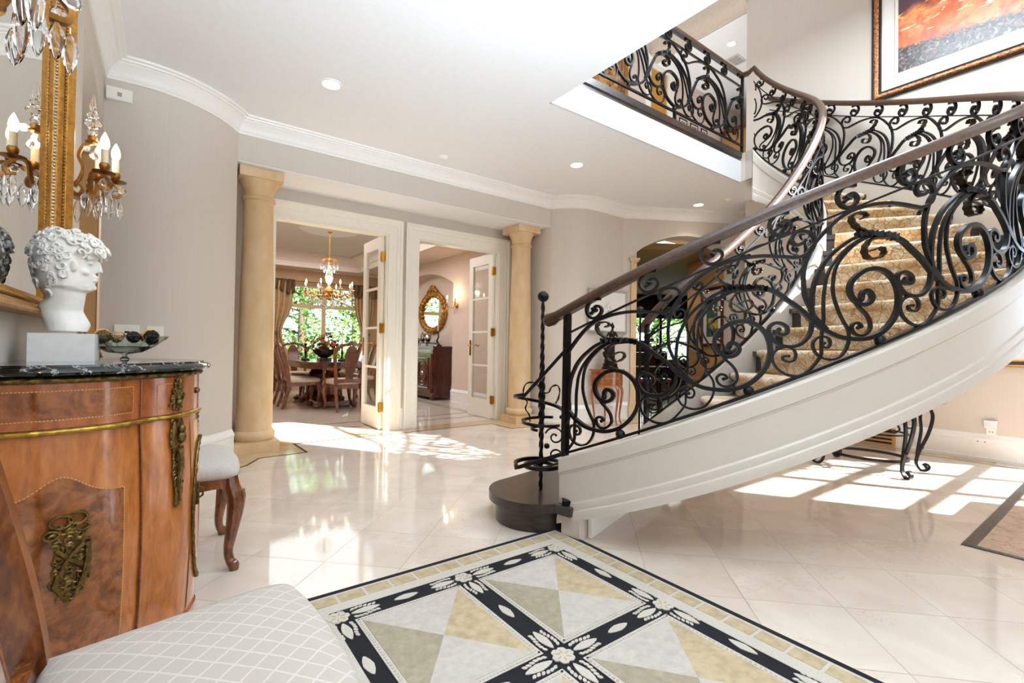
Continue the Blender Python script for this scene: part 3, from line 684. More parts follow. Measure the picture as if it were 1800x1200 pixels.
# ------------------------------------------------------------------ wrought iron balustrades
TRACE = {
'back': [(0.519,0.74),(0.498,0.727),(0.472,0.729),(0.459,0.754),(0.468,0.782),(0.494,0.798),(0.524,0.789),(0.549,0.766),(0.557,0.731),(0.546,0.697),(0.523,0.669),(0.486,0.657),(0.45,0.661),(0.411,0.685),(0.369,0.713),(0.319,0.743),(0.265,0.767),(0.209,0.784),(0.157,0.792),(0.105,0.795),(0.049,0.785),(-0.005,0.763),(-0.063,0.73),(-0.11,0.7),(-0.139,0.676),(-0.168,0.637),(-0.195,0.591),(-0.217,0.537),(-0.234,0.476),(-0.243,0.437),(-0.244,0.4),(-0.243,0.351),(-0.241,0.306),(-0.227,0.257),(-0.21,0.207)],
'main': [(0.158,0.625),(0.099,0.639),(0.046,0.638),(-0.003,0.624),(-0.052,0.605),(-0.1,0.575),(-0.136,0.54),(-0.171,0.498),(-0.195,0.456),(-0.218,0.403),(-0.234,0.357),(-0.243,0.316),(-0.264,0.262),(-0.29,0.214),(-0.332,0.184),(-0.376,0.18),(-0.416,0.201),(-0.442,0.229),(-0.454,0.272),(-0.454,0.315),(-0.441,0.341),(-0.414,0.348),(-0.389,0.331),(-0.374,0.3),(-0.381,0.271),(-0.405,0.268),(-0.421,0.289),(-0.409,0.302)],
'ring': [(-0.416,0.585),(-0.387,0.554),(-0.352,0.509),(-0.326,0.453),(-0.301,0.402),(-0.278,0.347),(-0.257,0.282),(-0.233,0.227),(-0.211,0.189),(-0.175,0.142),(-0.134,0.109),(-0.082,0.078),(-0.04,0.066),(0.005,0.064),(0.045,0.072),(0.097,0.1),(0.139,0.14),(0.168,0.191),(0.184,0.248),(0.185,0.312),(0.169,0.367),(0.143,0.406),(0.109,0.43),(0.08,0.439),(0.054,0.441),(0.013,0.428),(-0.02,0.407),(-0.04,0.373),(-0.043,0.327),(-0.029,0.283),(-0.006,0.258),(0.026,0.256),(0.049,0.277),(0.048,0.31),(0.027,0.331),(0.007,0.319),(-0.004,0.292)],
'ess': [(-0.037,0.3),(-0.029,0.256),(-0.012,0.21),(-0.004,0.163),(-0.012,0.119),(-0.035,0.098),(-0.063,0.093),(-0.086,0.106),(-0.099,0.134),(-0.096,0.165),(-0.076,0.177),(-0.058,0.165),(-0.053,0.144),(-0.069,0.144)],
'thina': [(0.156,0.618),(0.093,0.621),(0.046,0.611),(0.0,0.591),(-0.044,0.564),(-0.084,0.53),(-0.121,0.483),(-0.146,0.431),(-0.169,0.378),(-0.189,0.318),(-0.208,0.258),(-0.238,0.192),(-0.258,0.135),(-0.28,0.075),(-0.328,0.035),(-0.365,0.015),(-0.405,0.009),(-0.446,0.028),(-0.475,0.066),(-0.49,0.111),(-0.488,0.159),(-0.471,0.188),(-0.442,0.199),(-0.409,0.192),(-0.386,0.165),(-0.384,0.132),(-0.4,0.107),(-0.426,0.106),(-0.445,0.128),(-0.439,0.147),(-0.416,0.138)],
'thinb': [(0.155,0.614),(0.1,0.612),(0.056,0.601),(0.01,0.58),(-0.03,0.552),(-0.062,0.519),(-0.086,0.477),(-0.111,0.414),(-0.121,0.37),(-0.125,0.324),(-0.127,0.266),(-0.123,0.21),(-0.117,0.159),(-0.124,0.12),(-0.141,0.08),(-0.166,0.049),(-0.199,0.028),(-0.237,0.028),(-0.27,0.047),(-0.293,0.08),(-0.3,0.121),(-0.294,0.155),(-0.27,0.176),(-0.241,0.175),(-0.219,0.151),(-0.218,0.123),(-0.234,0.104),(-0.253,0.111),(-0.257,0.132),(-0.242,0.132)],
'leaf': [(0.09,0.652),(0.13,0.640),(0.165,0.622),(0.205,0.600),(0.245,0.574),(0.27,0.552)],
'curlup': [(0.16,0.632),(0.124,0.66),(0.103,0.691),(0.091,0.729),(0.094,0.76),(0.113,0.772),(0.141,0.767),(0.164,0.749),(0.163,0.73),(0.138,0.731)],
'curldn': [(0.235,0.568),(0.192,0.586),(0.154,0.598),(0.123,0.586),(0.098,0.559),(0.092,0.525),(0.103,0.496),(0.135,0.481),(0.169,0.484),(0.186,0.502),(0.18,0.527),(0.157,0.535),(0.129,0.534)],
'topscroll': [(0.169,0.925),(0.142,0.938),(0.112,0.94),(0.086,0.926),(0.069,0.901),(0.066,0.865),(0.084,0.827),(0.113,0.818),(0.14,0.829),(0.155,0.854),(0.147,0.883),(0.125,0.891),(0.109,0.871),(0.084,0.859)]}
SPEC = {'back': (0.0075, 0.010), 'main': (0.0075, 0.011), 'ring': (0.0095, 0.012), 'ess': (0.006, 0.009), 'thina': (0.005, 0.008), 'thinb': (0.005, 0.008), 'topscroll': (0.007, 0.011)}
NM = {'back': 'back_scroll', 'main': 'main_scroll', 'ring': 'ring_scroll', 'ess': 'inner_scroll', 'thina': 'tendril', 'thinb': 'tendril', 'topscroll': 'top_scroll', 'leaf': 'leaf', 'curlup': 'leaf', 'curldn': 'leaf'}
class Rail:
    """maps pattern coordinates (a along the slope, b across, 0..1) to world"""
    def __init__(s, at, nrm, slope, H, L, unit): s.at, s.nrm, s.slope, s.H, s.L, s.unit = at, nrm, slope, H, L, unit
    def map(s, x0, a, b):
        sl = s.slope(max(0, min(s.L, x0))); th = math.atan(sl); ph = s.H(max(0, min(s.L, x0)))*math.cos(th)
        h = b*ph/math.cos(th); x = x0 + (a*s.unit/0.655*math.cos(th) - h*math.sin(th)*math.cos(th))
        if x < 0.012 or x > s.L-0.012: return None
        H = s.H(x); p = s.at(x); 
        return p + Vector((0, 0, b*H)), s.nrm(x)
def unit(R, par, x0, hw=1.0, skip=()):
    for key in ('back', 'main', 'ring', 'ess', 'thina', 'thinb', 'leaf', 'curlup', 'curldn', 'topscroll', 'topscroll2'):
        if key in skip: continue
        base = 'topscroll' if key == 'topscroll2' else key
        src = [(a+(0.327 if key == 'topscroll2' else 0), b, 0) for a, b in TRACE[base]]
        if base != 'leaf': src = [tuple(p) for p in cat(src, 4)]
        pts, ns = [], []
        for a, b, _ in src:
            q = R.map(x0, a, b)
            if q is None:
                if len(pts) > 3: break
                pts, ns = [], []; continue
            pts.append(q[0]); ns.append(q[1])
        if len(pts) < 4: continue
        m = MB(); n = len(pts)
        if base in ('leaf', 'curlup', 'curldn'):
            for i in range(n): pts[i] = pts[i] + ns[i]*0.0
            if base == 'leaf':
                r = [0.6 + 0.5*math.sin(PI*i/(n-1)) for i in range(n)]
                P2 = cat(pts, 5); k2 = len(P2); m.tube(P2, [(0.9+0.35*math.sin(i*1.9)) for i in range(k2)], flat=(0.013*hw, 0.020), up=ns[0]); mat = IRON
            else:
                r = [1.0+0.12*math.sin(i*1.5) - 0.3*(i/n) for i in range(n)]; m.tube(pts, r, flat=(0.0045*hw, 0.021), up=ns); mat = BRONZEI
            m.build(NM[base], mat, par, angle=50)
            continue
        hw_, ht_ = SPEC[base]
        r = [1.0]*n
        m.tube(pts, r, flat=(hw_*hw, ht_), up=ns)
        if base != 'topscroll': m.ball(pts[-1], hw_*1.75, 1, (1, 1, 1))
        else: m.tube(pts[-9:-2], [0.3, 1.2, 1.9, 2.1, 1.9, 1.2, 0.4][:len(pts[-9:-2])], flat=(hw_, ht_*0.8), up=ns[-9:-2])
        m.build(NM[base], IRON, par, angle=50)
    q = R.map(x0, 0.012, 0.026)
    if q:
        m = MB(); m.ball(q[0], 0.026, 2); 
        for k in range(3):
            pass
        m.build('collar_ball', IRON, par)
def bar(R, par, name, b, hw, ht, mat=IRON, x0=0.0, x1=None, n=90, prof=None):
    x1 = R.L if x1 is None else x1; m = MB(); pts = []; ns = []
    for i in range(n+1):
        x = lerp(x0, x1, i/n); pts.append(R.at(x)+Vector((0, 0, b*R.H(x)))); ns.append(R.nrm(x))
    m.tube(pts, 1.0, flat=(hw, ht), up=ns); return m.build(name, mat, par, angle=50)
HPROF = [(-0.026, -0.026), (-0.030, -0.012), (-0.031, 0.004), (-0.026, 0.018), (-0.014, 0.027), (0, 0.029), (0.014, 0.027), (0.026, 0.018), (0.031, 0.004), (0.030, -0.012), (0.026, -0.026)]
def handrail(par, pts, ns, endcap=True):
    """swept wooden rail; pts = centre line"""
    m = MB(); R = []
    for i, (p, nn) in enumerate(zip(pts, ns)):
        t = (pts[min(i+1, len(pts)-1)]-pts[max(i-1, 0)]).normalized(); upv = nn.cross(t).normalized()
        if upv.z < 0: upv = -upv
        R.append([p + nn*o + upv*h for o, h in HPROF])
    m.rings(R); o = m.build('handrail', RAILW, par, angle=50); return o
# outer balustrade
ob_ = thing('balustrade', 'large outer wrought iron stair balustrade with wooden handrail curving round the stair', 'balustrade')
RO = Rail(OC.at, OC.nrm, OC.slope, OC.H, OC.L, 0.655)
bar(RO, ob_, 'bottom_bar', 0.006, 0.007, 0.014); bar(RO, ob_, 'top_bar', 0.806, 0.005, 0.008); bar(RO, ob_, 'rail_core', 0.945, 0.006, 0.02)
pts = [OC.at(x)+Vector((0, 0, OC.H(x)-0.028)) for x in [OC.L*i/100 for i in range(101)]]; ns = [OC.nrm(OC.L*i/100) for i in range(101)]
t0 = (pts[1]-pts[0]).normalized()
ext = [pts[0]-t0*0.145+Vector((0, 0, 0.014)), pts[0]-t0*0.13+Vector((0, 0, 0.010)), pts[0]-t0*0.07]
handrail(ob_, ext+pts, [ns[0]]*3+ns)
m = MB(); e0 = ext[0]; m.ball(e0+Vector((0, 0, -0.012)), 0.034, 2, (0.9, 0.9, 1.0)); m.tube([e0+t0*0.10+Vector((0, 0, -0.03)), e0+t0*0.05+Vector((0, 0, -0.035)), e0+t0*0.0+Vector((0, 0, -0.03))], [0.014, 0.024, 0.02], n=10); m.build('rail_end', RAILW, ob_)
p0 = OC.at(0.008)
m = MB(); m.tube([(p0.x-0.004, p0.y+0.0, RS+0.03), (p0.x, p0.y, p0.z+0.02)], 1, flat=(0.011, 0.011), up=(1, 0, 0)); m.tube([(p0.x, p0.y, p0.z-0.01), (p0.x+0.004, p0.y-0.004, p0.z+OC.H(0)-0.05)], 1, flat=(0.017, 0.017), up=(1, 0, 0))
m.ball((p0.x, p0.y, p0.z+0.005), 0.024, 2); m.ball((p0.x, p0.y, p0.z+0.70*OC.H(0)), 0.021, 2)
m.tube([(p0.x, p0.y, RS+0.05), (p0.x-0.015, p0.y-0.02, RS+0.02), (p0.x-0.05, p0.y-0.07, RS+0.006)], [1, 1.2, 1.8], flat=(0.013, 0.012), up=(0, 0, 1)); m.build('newel_post', IRON, ob_)
for i in range(11): unit(RO, ob_, 0.355+0.606*i)
# inner balustrade on the stair
ib_ = thing('balustrade', 'tighter inner wrought iron stair balustrade from the arch side up to the landing', 'balustrade')
UI = 0.655*0.83
RI = Rail(IC.at, IC.nrm, IC.slope, IC.H, IC.L, UI)
bar(RI, ib_, 'bottom_bar', 0.006, 0.007, 0.013); bar(RI, ib_, 'top_bar', 0.81, 0.005, 0.008); bar(RI, ib_, 'rail_core', 0.945, 0.006, 0.02)
pts = [IC.at(x)+Vector((0, 0, IC.H(x)-0.028)) for x in [IC.L*i/110 for i in range(111)]]; ns = [IC.nrm(IC.L*i/110) for i in range(111)]
t0 = (pts[1]-pts[0]).normalized(); handrail(ib_, [pts[0]-t0*0.10]+pts+[Vector((5.80, 2.99, 4.50)), Vector((5.79, 3.075, 4.50))], [ns[0]]+ns+[ns[-1]]*2)
p0 = IC.at(0.008); m = MB(); m.tube([(p0.x, p0.y, 0), (p0.x, p0.y, p0.z+IC.H(0)-0.05)], 1, flat=(0.015, 0.015), up=(1, 0, 0)); m.ball((p0.x, p0.y, p0.z+0.005), 0.022, 2); m.build('newel_post', IRON, ib_)
m = MB(); m.tube([(p0.x-0.035, p0.y+0.04, 0.0), (p0.x-0.035, p0.y+0.04, 1.33)], 0.008); m.ball((p0.x-0.035, p0.y+0.04, 1.36), 0.032, 2); m.build('spear_post', IRON, ib_)
x = 0.28; 
while x < IC.L+0.30:
    unit(RI, ib_, x, 0.9); x += UI*math.cos(math.atan(IC.slope(min(IC.L, x+0.2))))
# landing balustrade along the edge
lb_ = thing('balustrade', 'straight wrought iron balustrade along the upstairs landing edge', 'balustrade')
LX0, LX1, LY, LZ = 5.785, 2.66, 3.055, 3.605
RL = Rail(lambda x: Vector((LX0-x, LY, LZ)), lambda x: Vector((0, 1, 0)), lambda x: 0.0, lambda x: 0.915, LX0-LX1, 0.75)
bar(RL, lb_, 'bottom_bar', 0.0, 0.009, 0.012, n=2); bar(RL, lb_, 'top_bar', 0.80, 0.008, 0.010, n=2); bar(RL, lb_, 'rail_core', 0.945, 0.007, 0.02, n=2)
handrail(lb_, [Vector((5.80, LY, 4.49)), Vector((4, LY, 4.49)), Vector((2.66, LY, 4.49))], [Vector((0, 1, 0))]*3)
for i, X in enumerate((5.125, 4.385, 3.64, 2.90)): unit(RL, lb_, LX0-X, 1.15)
unit(RL, lb_, LX0-5.86, 1.15, ('ring', 'ess', 'back'))
for X in (5.785, 4.385, 2.92):
    m = MB(); m.tube([(X, LY, 3.515), (X, LY, 4.47 if X > 5 else 3.61)], 1, flat=(0.014, 0.014), up=(1, 0, 0)); m.build('post', IRON, lb_)
# bottom newel spear with its spiral collar and ribbon
sp_ = thing('newel_spear', 'black twisted iron newel spear with ball top and spiral collars on the bottom step', 'newel post', (1.886, 2.238, RS))
m = MB()
for k in range(60):
    pass
zt_ = 1.345-RS
def sprad(z): return 0.010 + 0.008*math.exp(-((z-0.55)/0.22)**2)
R = []
for k in range(90):
    z = -0.0 + zt_*k/89; r = sprad(z); a = z*26; R.append([Vector((math.cos(a+j*PI/2)*r*1.25, math.sin(a+j*PI/2)*r*1.25, z)) for j in range(4)])
m.rings(R); m.build('shaft', IRON, sp_, angle=20)
m = MB(); m.ball((0, 0, zt_+0.02), 0.036, 2); m.build('ball_finial', IRON, sp_, angle=10)
def spiral(r0, r1, turns, z0, z1, a0, n=70):
    return [Vector((math.cos(a0+turns*2*PI*i/n)*lerp(r0, r1, (i/n)), math.sin(a0+turns*2*PI*i/n)*lerp(r0, r1, (i/n)), lerp(z0, z1, i/n))) for i in range(n+1)]
pn = OC.at(0.0)-Vector((1.886, 2.238, RS)); an = math.atan2(pn.y, pn.x)
low = [pn+Vector((0, 0, 0.005))] + spiral(0.165, 0.02, -2.4, 0.165, 0.145, an-1.5)
m = MB(); m.tube(cat(low[:3], 4)[:-1]+low[2:], 1, flat=(0.008, 0.011), up=(0, 0, 1)); m.build('spiral_collar', IRON, sp_, angle=50)
hi = [pn+Vector((0, 0, 0.70*0.85))] + spiral(0.17, 0.14, -0.75, 0.60, 0.46, an-1.2)
m = MB(); m.tube(cat(hi[:3], 4)[:-1]+hi[2:], 1, flat=(0.011, 0.009), up=(0, 0, 1))
m.tube(spiral(0.12, 0.11, 0.8, 0.435, 0.405, an+1.9), 1, flat=(0.008, 0.008), up=(0, 0, 1)); m.tube(spiral(0.06, 0.06, 0.6, 0.385, 0.375, an+1.5), 1, flat=(0.007, 0.007), up=(0, 0, 1)); m.build('spiral_collar', IRON, sp_, angle=50)
vx = Vector((0.80, -0.594, 0))
for sg in (-1, 1):
    pr = [(0.0, 0.66), (0.05, 0.70), (0.10, 0.69), (0.115, 0.63), (0.09, 0.58), (0.10, 0.54), (0.075, 0.50), (0.07, 0.46)] if sg < 0 else [(0, 0.64), (0.04, 0.64), (0.06, 0.675), (0.095, 0.685), (0.11, 0.65), (0.10, 0.60), (0.085, 0.575)]
    P = cat([vx*(sg*a)+Vector((0, 0, z-0.04)) for a, z in pr], 5); m = MB(); m.tube(P, [1+0.25*math.sin(i*1.1) for i in range(len(P))], flat=(0.004, 0.014), up=Vector((0.594, 0.80, 0))); m.build('ribbon', IRON, sp_, angle=50)
m = MB(); vn = Vector((0, 0, 1))
for zc, flip in ((0.39, 1), (0.30, -1)):
    c = vx*0.04 + Vector((0, 0, zc-RS*0)) 
for zc, sg in ((0.33, 1), (0.215, -1)):
    P = []
    for i in range(40):
        a = sg*(PI*0.9) + sg*(-2.6*PI)*i/39; r = 0.052*(1-i/39)+0.010; P.append(vx*(0.085+math.cos(a)*r) + Vector((0, 0, zc+math.sin(a)*r)))
    m.tube(P, 1, flat=(0.0045, 0.008), up=Vector((0.594, 0.80, 0))); m.ball(P[-1], 0.009, 1)
m.ball(vx*0.035+Vector((0, 0, 0.272)), 0.018, 2); m.build('side_scroll', IRON, sp_)
# ================================================================== foyer furniture
# ---- commode: serpentine plan, near end at the camera side
YC = 2.10
HALF = [(XL+0.004, 1.742), (-0.30, 1.733), (-0.22, 1.742), (-0.14, 1.772), (-0.085, 1.815), (-0.055, 1.853), (-0.030, 1.880), (0.020, 1.912), (0.055, 1.950), (0.075, 1.985), (0.093, 2.03), (0.108, 2.10)]
PL = HALF + [(x, 2*YC-y) for x, y in HALF[-2::-1]]
PLs = [Vector((p.x, p.y, 0)) for p in cat([(x, y, 0) for x, y in PL], 6)]
PLS = [0]
for a, b in zip(PLs[:-1], PLs[1:]): PLS.append(PLS[-1]+(b-a).length)
PLL = PLS[-1]
def cpt(u, off=0.0):
    """point on the commode plan at arc length u, pushed out by off; returns point and outward normal"""
    u = max(0, min(PLL, u)); import bisect
    i = max(1, min(len(PLS)-1, bisect.bisect_left(PLS, u))); t = (u-PLS[i-1])/max(1e-9, PLS[i]-PLS[i-1])
    p = PLs[i-1].lerp(PLs[i], t); j0, j1 = max(0, i-3), min(len(PLs)-1, i+2); d = (PLs[j1]-PLs[j0]).normalized(); n = Vector((d.y, -d.x, 0))
    return p+n*off, n
def bulge(z): return 0.012*math.sin(PI*max(0, min(1, (z-0.10)/0.70))) 
cm = thing('commode', 'inlaid wooden commode with black marble top and gilt mounts against the left wall', 'commode')
def shell(off, z0, z1, n=90, nz=1, bl=False, u0=0, u1=None):
    u1 = PLL if u1 is None else u1; m = MB(); R = []
    for k in range(nz+1):
        z = lerp(z0, z1, k/nz); o = off + (bulge(z) if bl else 0); R.append([cpt(lerp(u0, u1, i/n), o)[0] + Vector((0, 0, z)) for i in range(n+1)])
    return m, R
def solid(name, mat, off, z0, z1, nz=1, bl=False):
    m, R = shell(off, z0, z1, 90, nz, bl)
    V = m.rings(R, wrap=False, cap=False); m.face(V[0][::-1]); m.face(V[-1]); 
    for k in range(len(V)-1): m.face([V[k][0], V[k+1][0], V[k+1][-1], V[k][-1]])
    return m.build(name, mat, cm, angle=40)
solid('body', INLAY, 0, 0.10, 0.80, 10, True); solid('frieze', CROSSB, 0.004, 0.815, 0.945)
solid('plinth', CROSSB, 0.008, 0.085, 0.115); 
# marble top with moulded edge
m = MB(); R = []
for o, z in ((0.018, 0.955), (0.036, 0.958), (0.040, 0.966), (0.034, 0.975), (0.022, 0.979), (0.020, 0.985)):
    R.append([cpt(PLL*i/120, o)[0] + Vector((0, 0, z)) for i in range(121)])
V = m.rings(R, wrap=False, cap=False); m.face(V[0][::-1]); m.face(V[-1])
for k in range(len(V)-1): m.face([V[k][0], V[k+1][0], V[k+1][-1], V[k][-1]])
m.build('marble_top', BMARB, cm, angle=40)
def band(name, mat, off, z, h, beads=0, amp=0.003, u0=0.0, u1=None):
    """gilt moulding round the body with a repeated bead"""
    u1 = PLL if u1 is None else u1; m = MB(); R = []; n = 220
    for i in range(n+1):
        u = lerp(u0, u1, i/n); p, nn = cpt(u, off); w_ = amp*(0.5+0.5*math.sin(u/0.022*2*PI*0.5)) if beads else 0
        R.append([p+Vector((0, 0, z-h/2)), p+nn*(0.006+w_)+Vector((0, 0, z-h*0.3)), p+nn*(0.008+w_)+Vector((0, 0, z)), p+nn*(0.006+w_)+Vector((0, 0, z+h*0.3)), p+Vector((0, 0, z+h/2))])
    m.rings(R, cap=True); return m.build(name, mat, cm, angle=60)
band('upper_gilt_border', ANTB, 0.003, 0.944, 0.020, 1, 0.006); band('lower_gilt_border', plain('gilt_moulding', '#b08d3c', 0.35, 0.9, var=0.35, scale=70), 0.004, 0.806, 0.016, 1, 0.003)
def patch(name, mat, u0, u1, zf0, zf1, off, nu=30, nz=8, par=None):
    m = MB()
    def fn(a, b):
        u = lerp(u0, u1, a); z = lerp(zf0(a), zf1(a), b); p, _ = cpt(u, off + (bulge(z) if z < 0.8 else 0)); return p + Vector((0, 0, z))
    m.grid(fn, nu, nz); return m.build(name, mat, par or cm, angle=60)
def stringing(pts, off):
    """dashed boxwood line: pts = list of (u,z)"""
    m = MB(); P = cat([(u, z, 0) for u, z in pts], 1) if False else [Vector((u, z, 0)) for u, z in pts]
    acc = 0.0
    for a, b in zip(P[:-1], P[1:]):
        L = (b-a).length; k = max(1, int(round(L/0.0075)))
        for i in range(k):
            q0 = a.lerp(b, (i+0.12)/k); q1 = a.lerp(b, (i+0.78)/k); t = (b-a).normalized(); n = Vector((-t.y, t.x, 0))*0.0012
            V = []
            for q in (q0+n, q1+n, q1-n, q0-n):
                p, _ = cpt(q.x, off + (bulge(q.y) if q.y < 0.8 else 0)); V.append(m.bm.verts.new(p+Vector((0, 0, q.y))))
            m.face(V)
    return m.build('stringing', STRING, cm, smooth=False)
UN = PLS[5*6]      # groove between the end panel and the corner stile
archf = lambda a: 0.635 + 0.035*math.exp(-((a-0.52)/0.20)**2)*1.4 - 0.012*abs(a-0.5)*2
patch('burl_panel', BURL, 0.012, UN-0.055, lambda a: 0.16, archf, 0.0012, 40, 12)
stringing([(lerp(0.012, UN-0.055, k/40), archf(k/40)) for k in range(41)] + [(UN-0.055, 0.16)], 0.0018)
patch('frieze_panel', BURL, 0.012, UN-0.028, lambda a: 0.838, lambda a: 0.915, 0.0052, 30, 3)
stringing([(0.012, 0.915), (UN-0.028, 0.915), (UN-0.028, 0.838), (0.012, 0.838)], 0.0058)
US = PLS[6*6]; UE = PLS[8*6+3]
stringing([(US+0.075, 0.915), (US+0.022, 0.915), (US+0.022, 0.838), (US+0.075, 0.838)], 0.0058)
patch('frieze_stile_panel', CROSSB, US+0.022, US+0.085, lambda a: 0.838, lambda a: 0.915, 0.0050, 8, 3)
for u in (UN+0.002,): 
    m = MB(); 
    for z0, z1 in ((0.12, 0.795), (0.82, 0.942)):
        p, n_ = cpt(u, 0.0045); m.tube([p+Vector((0, 0, lerp(z0, z1, k/8)))+n_*(bulge(lerp(z0, z1, k/8)) if z0 < 0.8 else 0) for k in range(9)], 0.0035, 6)
    m.build('stile_bead', wood('stile_bead_wood', '#4a1f0c', '#6b3114', '#81421e'), cm)
# curved front door with gilt oval border and lock
UD0, UD1 = PLS[9*6], PLL-PLS[9*6]
patch('door', INLAY, UD0+0.01, UD1-0.01, lambda a: 0.13, lambda a: 0.775, 0.002, 40, 14)
m = MB(); P = []; N_ = []
for k in range(80):
    a = 2*PI*k/80; u = lerp(UD0, UD1, 0.5+0.44*math.cos(a)); z = 0.45+0.255*math.sin(a); p, nn = cpt(u, 0.006+bulge(z)); P.append(p+Vector((0, 0, z))); N_.append(nn)
m.tube(P, [0.0055+0.0015*math.sin(k*2.6) for k in range(80)], 7, closed=True); m.build('gilt_oval_border', ANTB, cm)
p, nn = cpt(UD0+0.035, 0.004+bulge(0.5)); M_ = Matrix.Translation(p+Vector((0, 0, 0.52))) @ Matrix(((nn.x, -nn.y, 0, 0), (nn.y, nn.x, 0, 0), (0, 0, 1, 0), (0, 0, 0, 1)))
m = MB(); m.box(-0.002, -0.012, -0.04, 0.006, 0.012, 0.04, M_); 
for k in range(9): m.ball(M_ @ Vector((0.007, 0, -0.036+0.009*k)), 0.0065, 1)
m.tube([M_ @ Vector((0.008, 0.004, -0.02)), M_ @ Vector((0.02, 0.01, -0.012)), M_ @ Vector((0.02, 0.01, 0.012)), M_ @ Vector((0.008, 0.004, 0.02))], 0.004, 6); m.build('lock_plate', ANTB, cm)
p, nn = cpt((UD0+UD1)/2-0.06, 0.006); m = MB(); m.ball(p+Vector((0, 0, 0.88)), 0.011, 2); m.build('drawer_knob', ANTB, cm)
m = MB(); p, nn = cpt(UD0+0.16, 0.010); 
for k in range(6): m.ball(p+Vector((0, 0, 0.70+0.018*k)), 0.011, 1, (0.6, 1, 1))
m.build('front_mount', ANTB, cm)
random.seed(3)
def mount(name, uc, zs, off, seed, wfun, dens=1.0, r0=0.008):
    """cast gilt mount: overlapping leaf scrolls and beads inside a silhouette wfun(t) (half width along u), zs=(z0,z1)"""
    rnd = random.Random(seed); m = MB(); n = int((zs[1]-zs[0])/0.012*dens)
    def at(du, z, o): q, nn2 = cpt(uc+du, off+o+(bulge(z) if z < 0.8 else 0)); return q+Vector((0, 0, z))
    for i in range(n+1):
        t = i/n; z = lerp(zs[0], zs[1], t); wd = wfun(t)
        for s_ in (-1, 0, 1):
            du = s_*wd*rnd.uniform(0.4, 0.95); P = []
            a0 = rnd.uniform(0, 6.28); rr = r0*rnd.uniform(0.7, 1.3)
            for k in range(9): 
                a = a0 + k*0.62*(1 if rnd.random() > 0 else -1)*(1 if s_ >= 0 else -1); q = rr*(1.25-k*0.11); P.append(at(du+math.cos(a)*q, z+math.sin(a)*q*1.2, 0.004))
            m.tube(P, [0.0026+0.0016*math.sin(PI*k/8) for k in range(9)], 6)
        m.ball(at(rnd.uniform(-0.5, 0.5)*wd, z+rnd.uniform(-0.004, 0.004), 0.003), r0*0.75*rnd.uniform(0.7, 1.2), 1)
    return m, at
m, at = mount('', UN*0.50, (0.36, 0.555), 0.002, 11, lambda t: 0.016+0.026*math.sin(PI*t)**0.7*(0.8+0.3*math.sin(t*9)), 1.3)
uc = UN*0.50
for cx, cz, rx, rz in ((-0.016, 0.566, 0.022, 0.016), (0.016, 0.570, 0.019, 0.015), (-0.034, 0.535, 0.014, 0.011), (0.026, 0.545, 0.013, 0.010)):   # ribbon loops
    m.tube([at(cx+math.cos(2*PI*k/16)*rx, cz+math.sin(2*PI*k/16)*rz, 0.005) for k in range(16)], 0.004, 6, closed=True)
m.tube([at(-0.026, 0.495, 0.008), at(0.0, 0.465, 0.009), at(0.024, 0.44, 0.008)], [0.005, 0.006, 0.007], 7)      # crossed trophy shafts
m.tube([at(0.028, 0.50, 0.008), at(0.0, 0.47, 0.009), at(-0.02, 0.43, 0.008)], [0.007, 0.006, 0.004], 7)
m.tube([at(0.036, 0.50, 0.006), at(0.038, 0.46, 0.006), at(0.030, 0.41, 0.006), at(0.014, 0.37, 0.006)], [0.007, 0.009, 0.008, 0.005], 7)  # garland
m.tube([at(-0.02, 0.43, 0.006), at(-0.026, 0.40, 0.006), at(-0.01, 0.37, 0.006), at(0.0, 0.345, 0.005)], [0.006, 0.008, 0.007, 0.004], 7)
m.build('trophy_mount', ANTB, cm)
m, at = mount('', US+0.085, (0.52, 0.79), 0.004, 5, lambda t: 0.006+0.016*smooth01(t*1.4), 1.1, 0.007)
uc = US+0.085
m.ball(at(0.008, 0.762, 0.012), 0.013, 2, (1, 1, 1.25)); m.ball(at(0.008, 0.735, 0.010), 0.016, 2, (1, 1, 1.3))
m.tube([at(0.0, 0.70, 0.010), at(0.004, 0.65, 0.012), at(-0.002, 0.60, 0.009), at(0.002, 0.53, 0.006)], [0.012, 0.010, 0.008, 0.005], 8)
m.tube([at(-0.012, 0.785, 0.006), at(-0.018, 0.74, 0.006), at(-0.014, 0.68, 0.006)], [0.008, 0.008, 0.004], 7); m.build('corner_mount', ANTB, cm)
m, at = mount('', US+0.085, (0.835, 0.925), 0.006, 8, lambda t: 0.022-0.012*t, 1.5, 0.007)
m.ball(at(0.0, 0.852, 0.006), 0.012, 2, (1, 1, 1)); m.tube([at(0.0, 0.90, 0.004), at(0.004, 0.93, 0.006)], [0.012, 0.006], 8); m.build('frieze_mount', ANTB, cm)
for u in (0.03, US+0.05, PLL-US-0.05, PLL-0.03):
    p, nn = cpt(u, -0.02); m = MB(); m.tube([p+Vector((0, 0, 0.10)), p+nn*0.012+Vector((0, 0, 0.05)), p+nn*0.02], [0.03, 0.024, 0.016], 10); m.build('foot', CROSSB, cm)
    m = MB(); q = p+nn*0.028; 
    for k in range(5): m.ball(q+Vector((0, 0, 0.01+0.012*k)), 0.013-0.0015*k, 1)
    m.build('sabot', ANTB, cm)

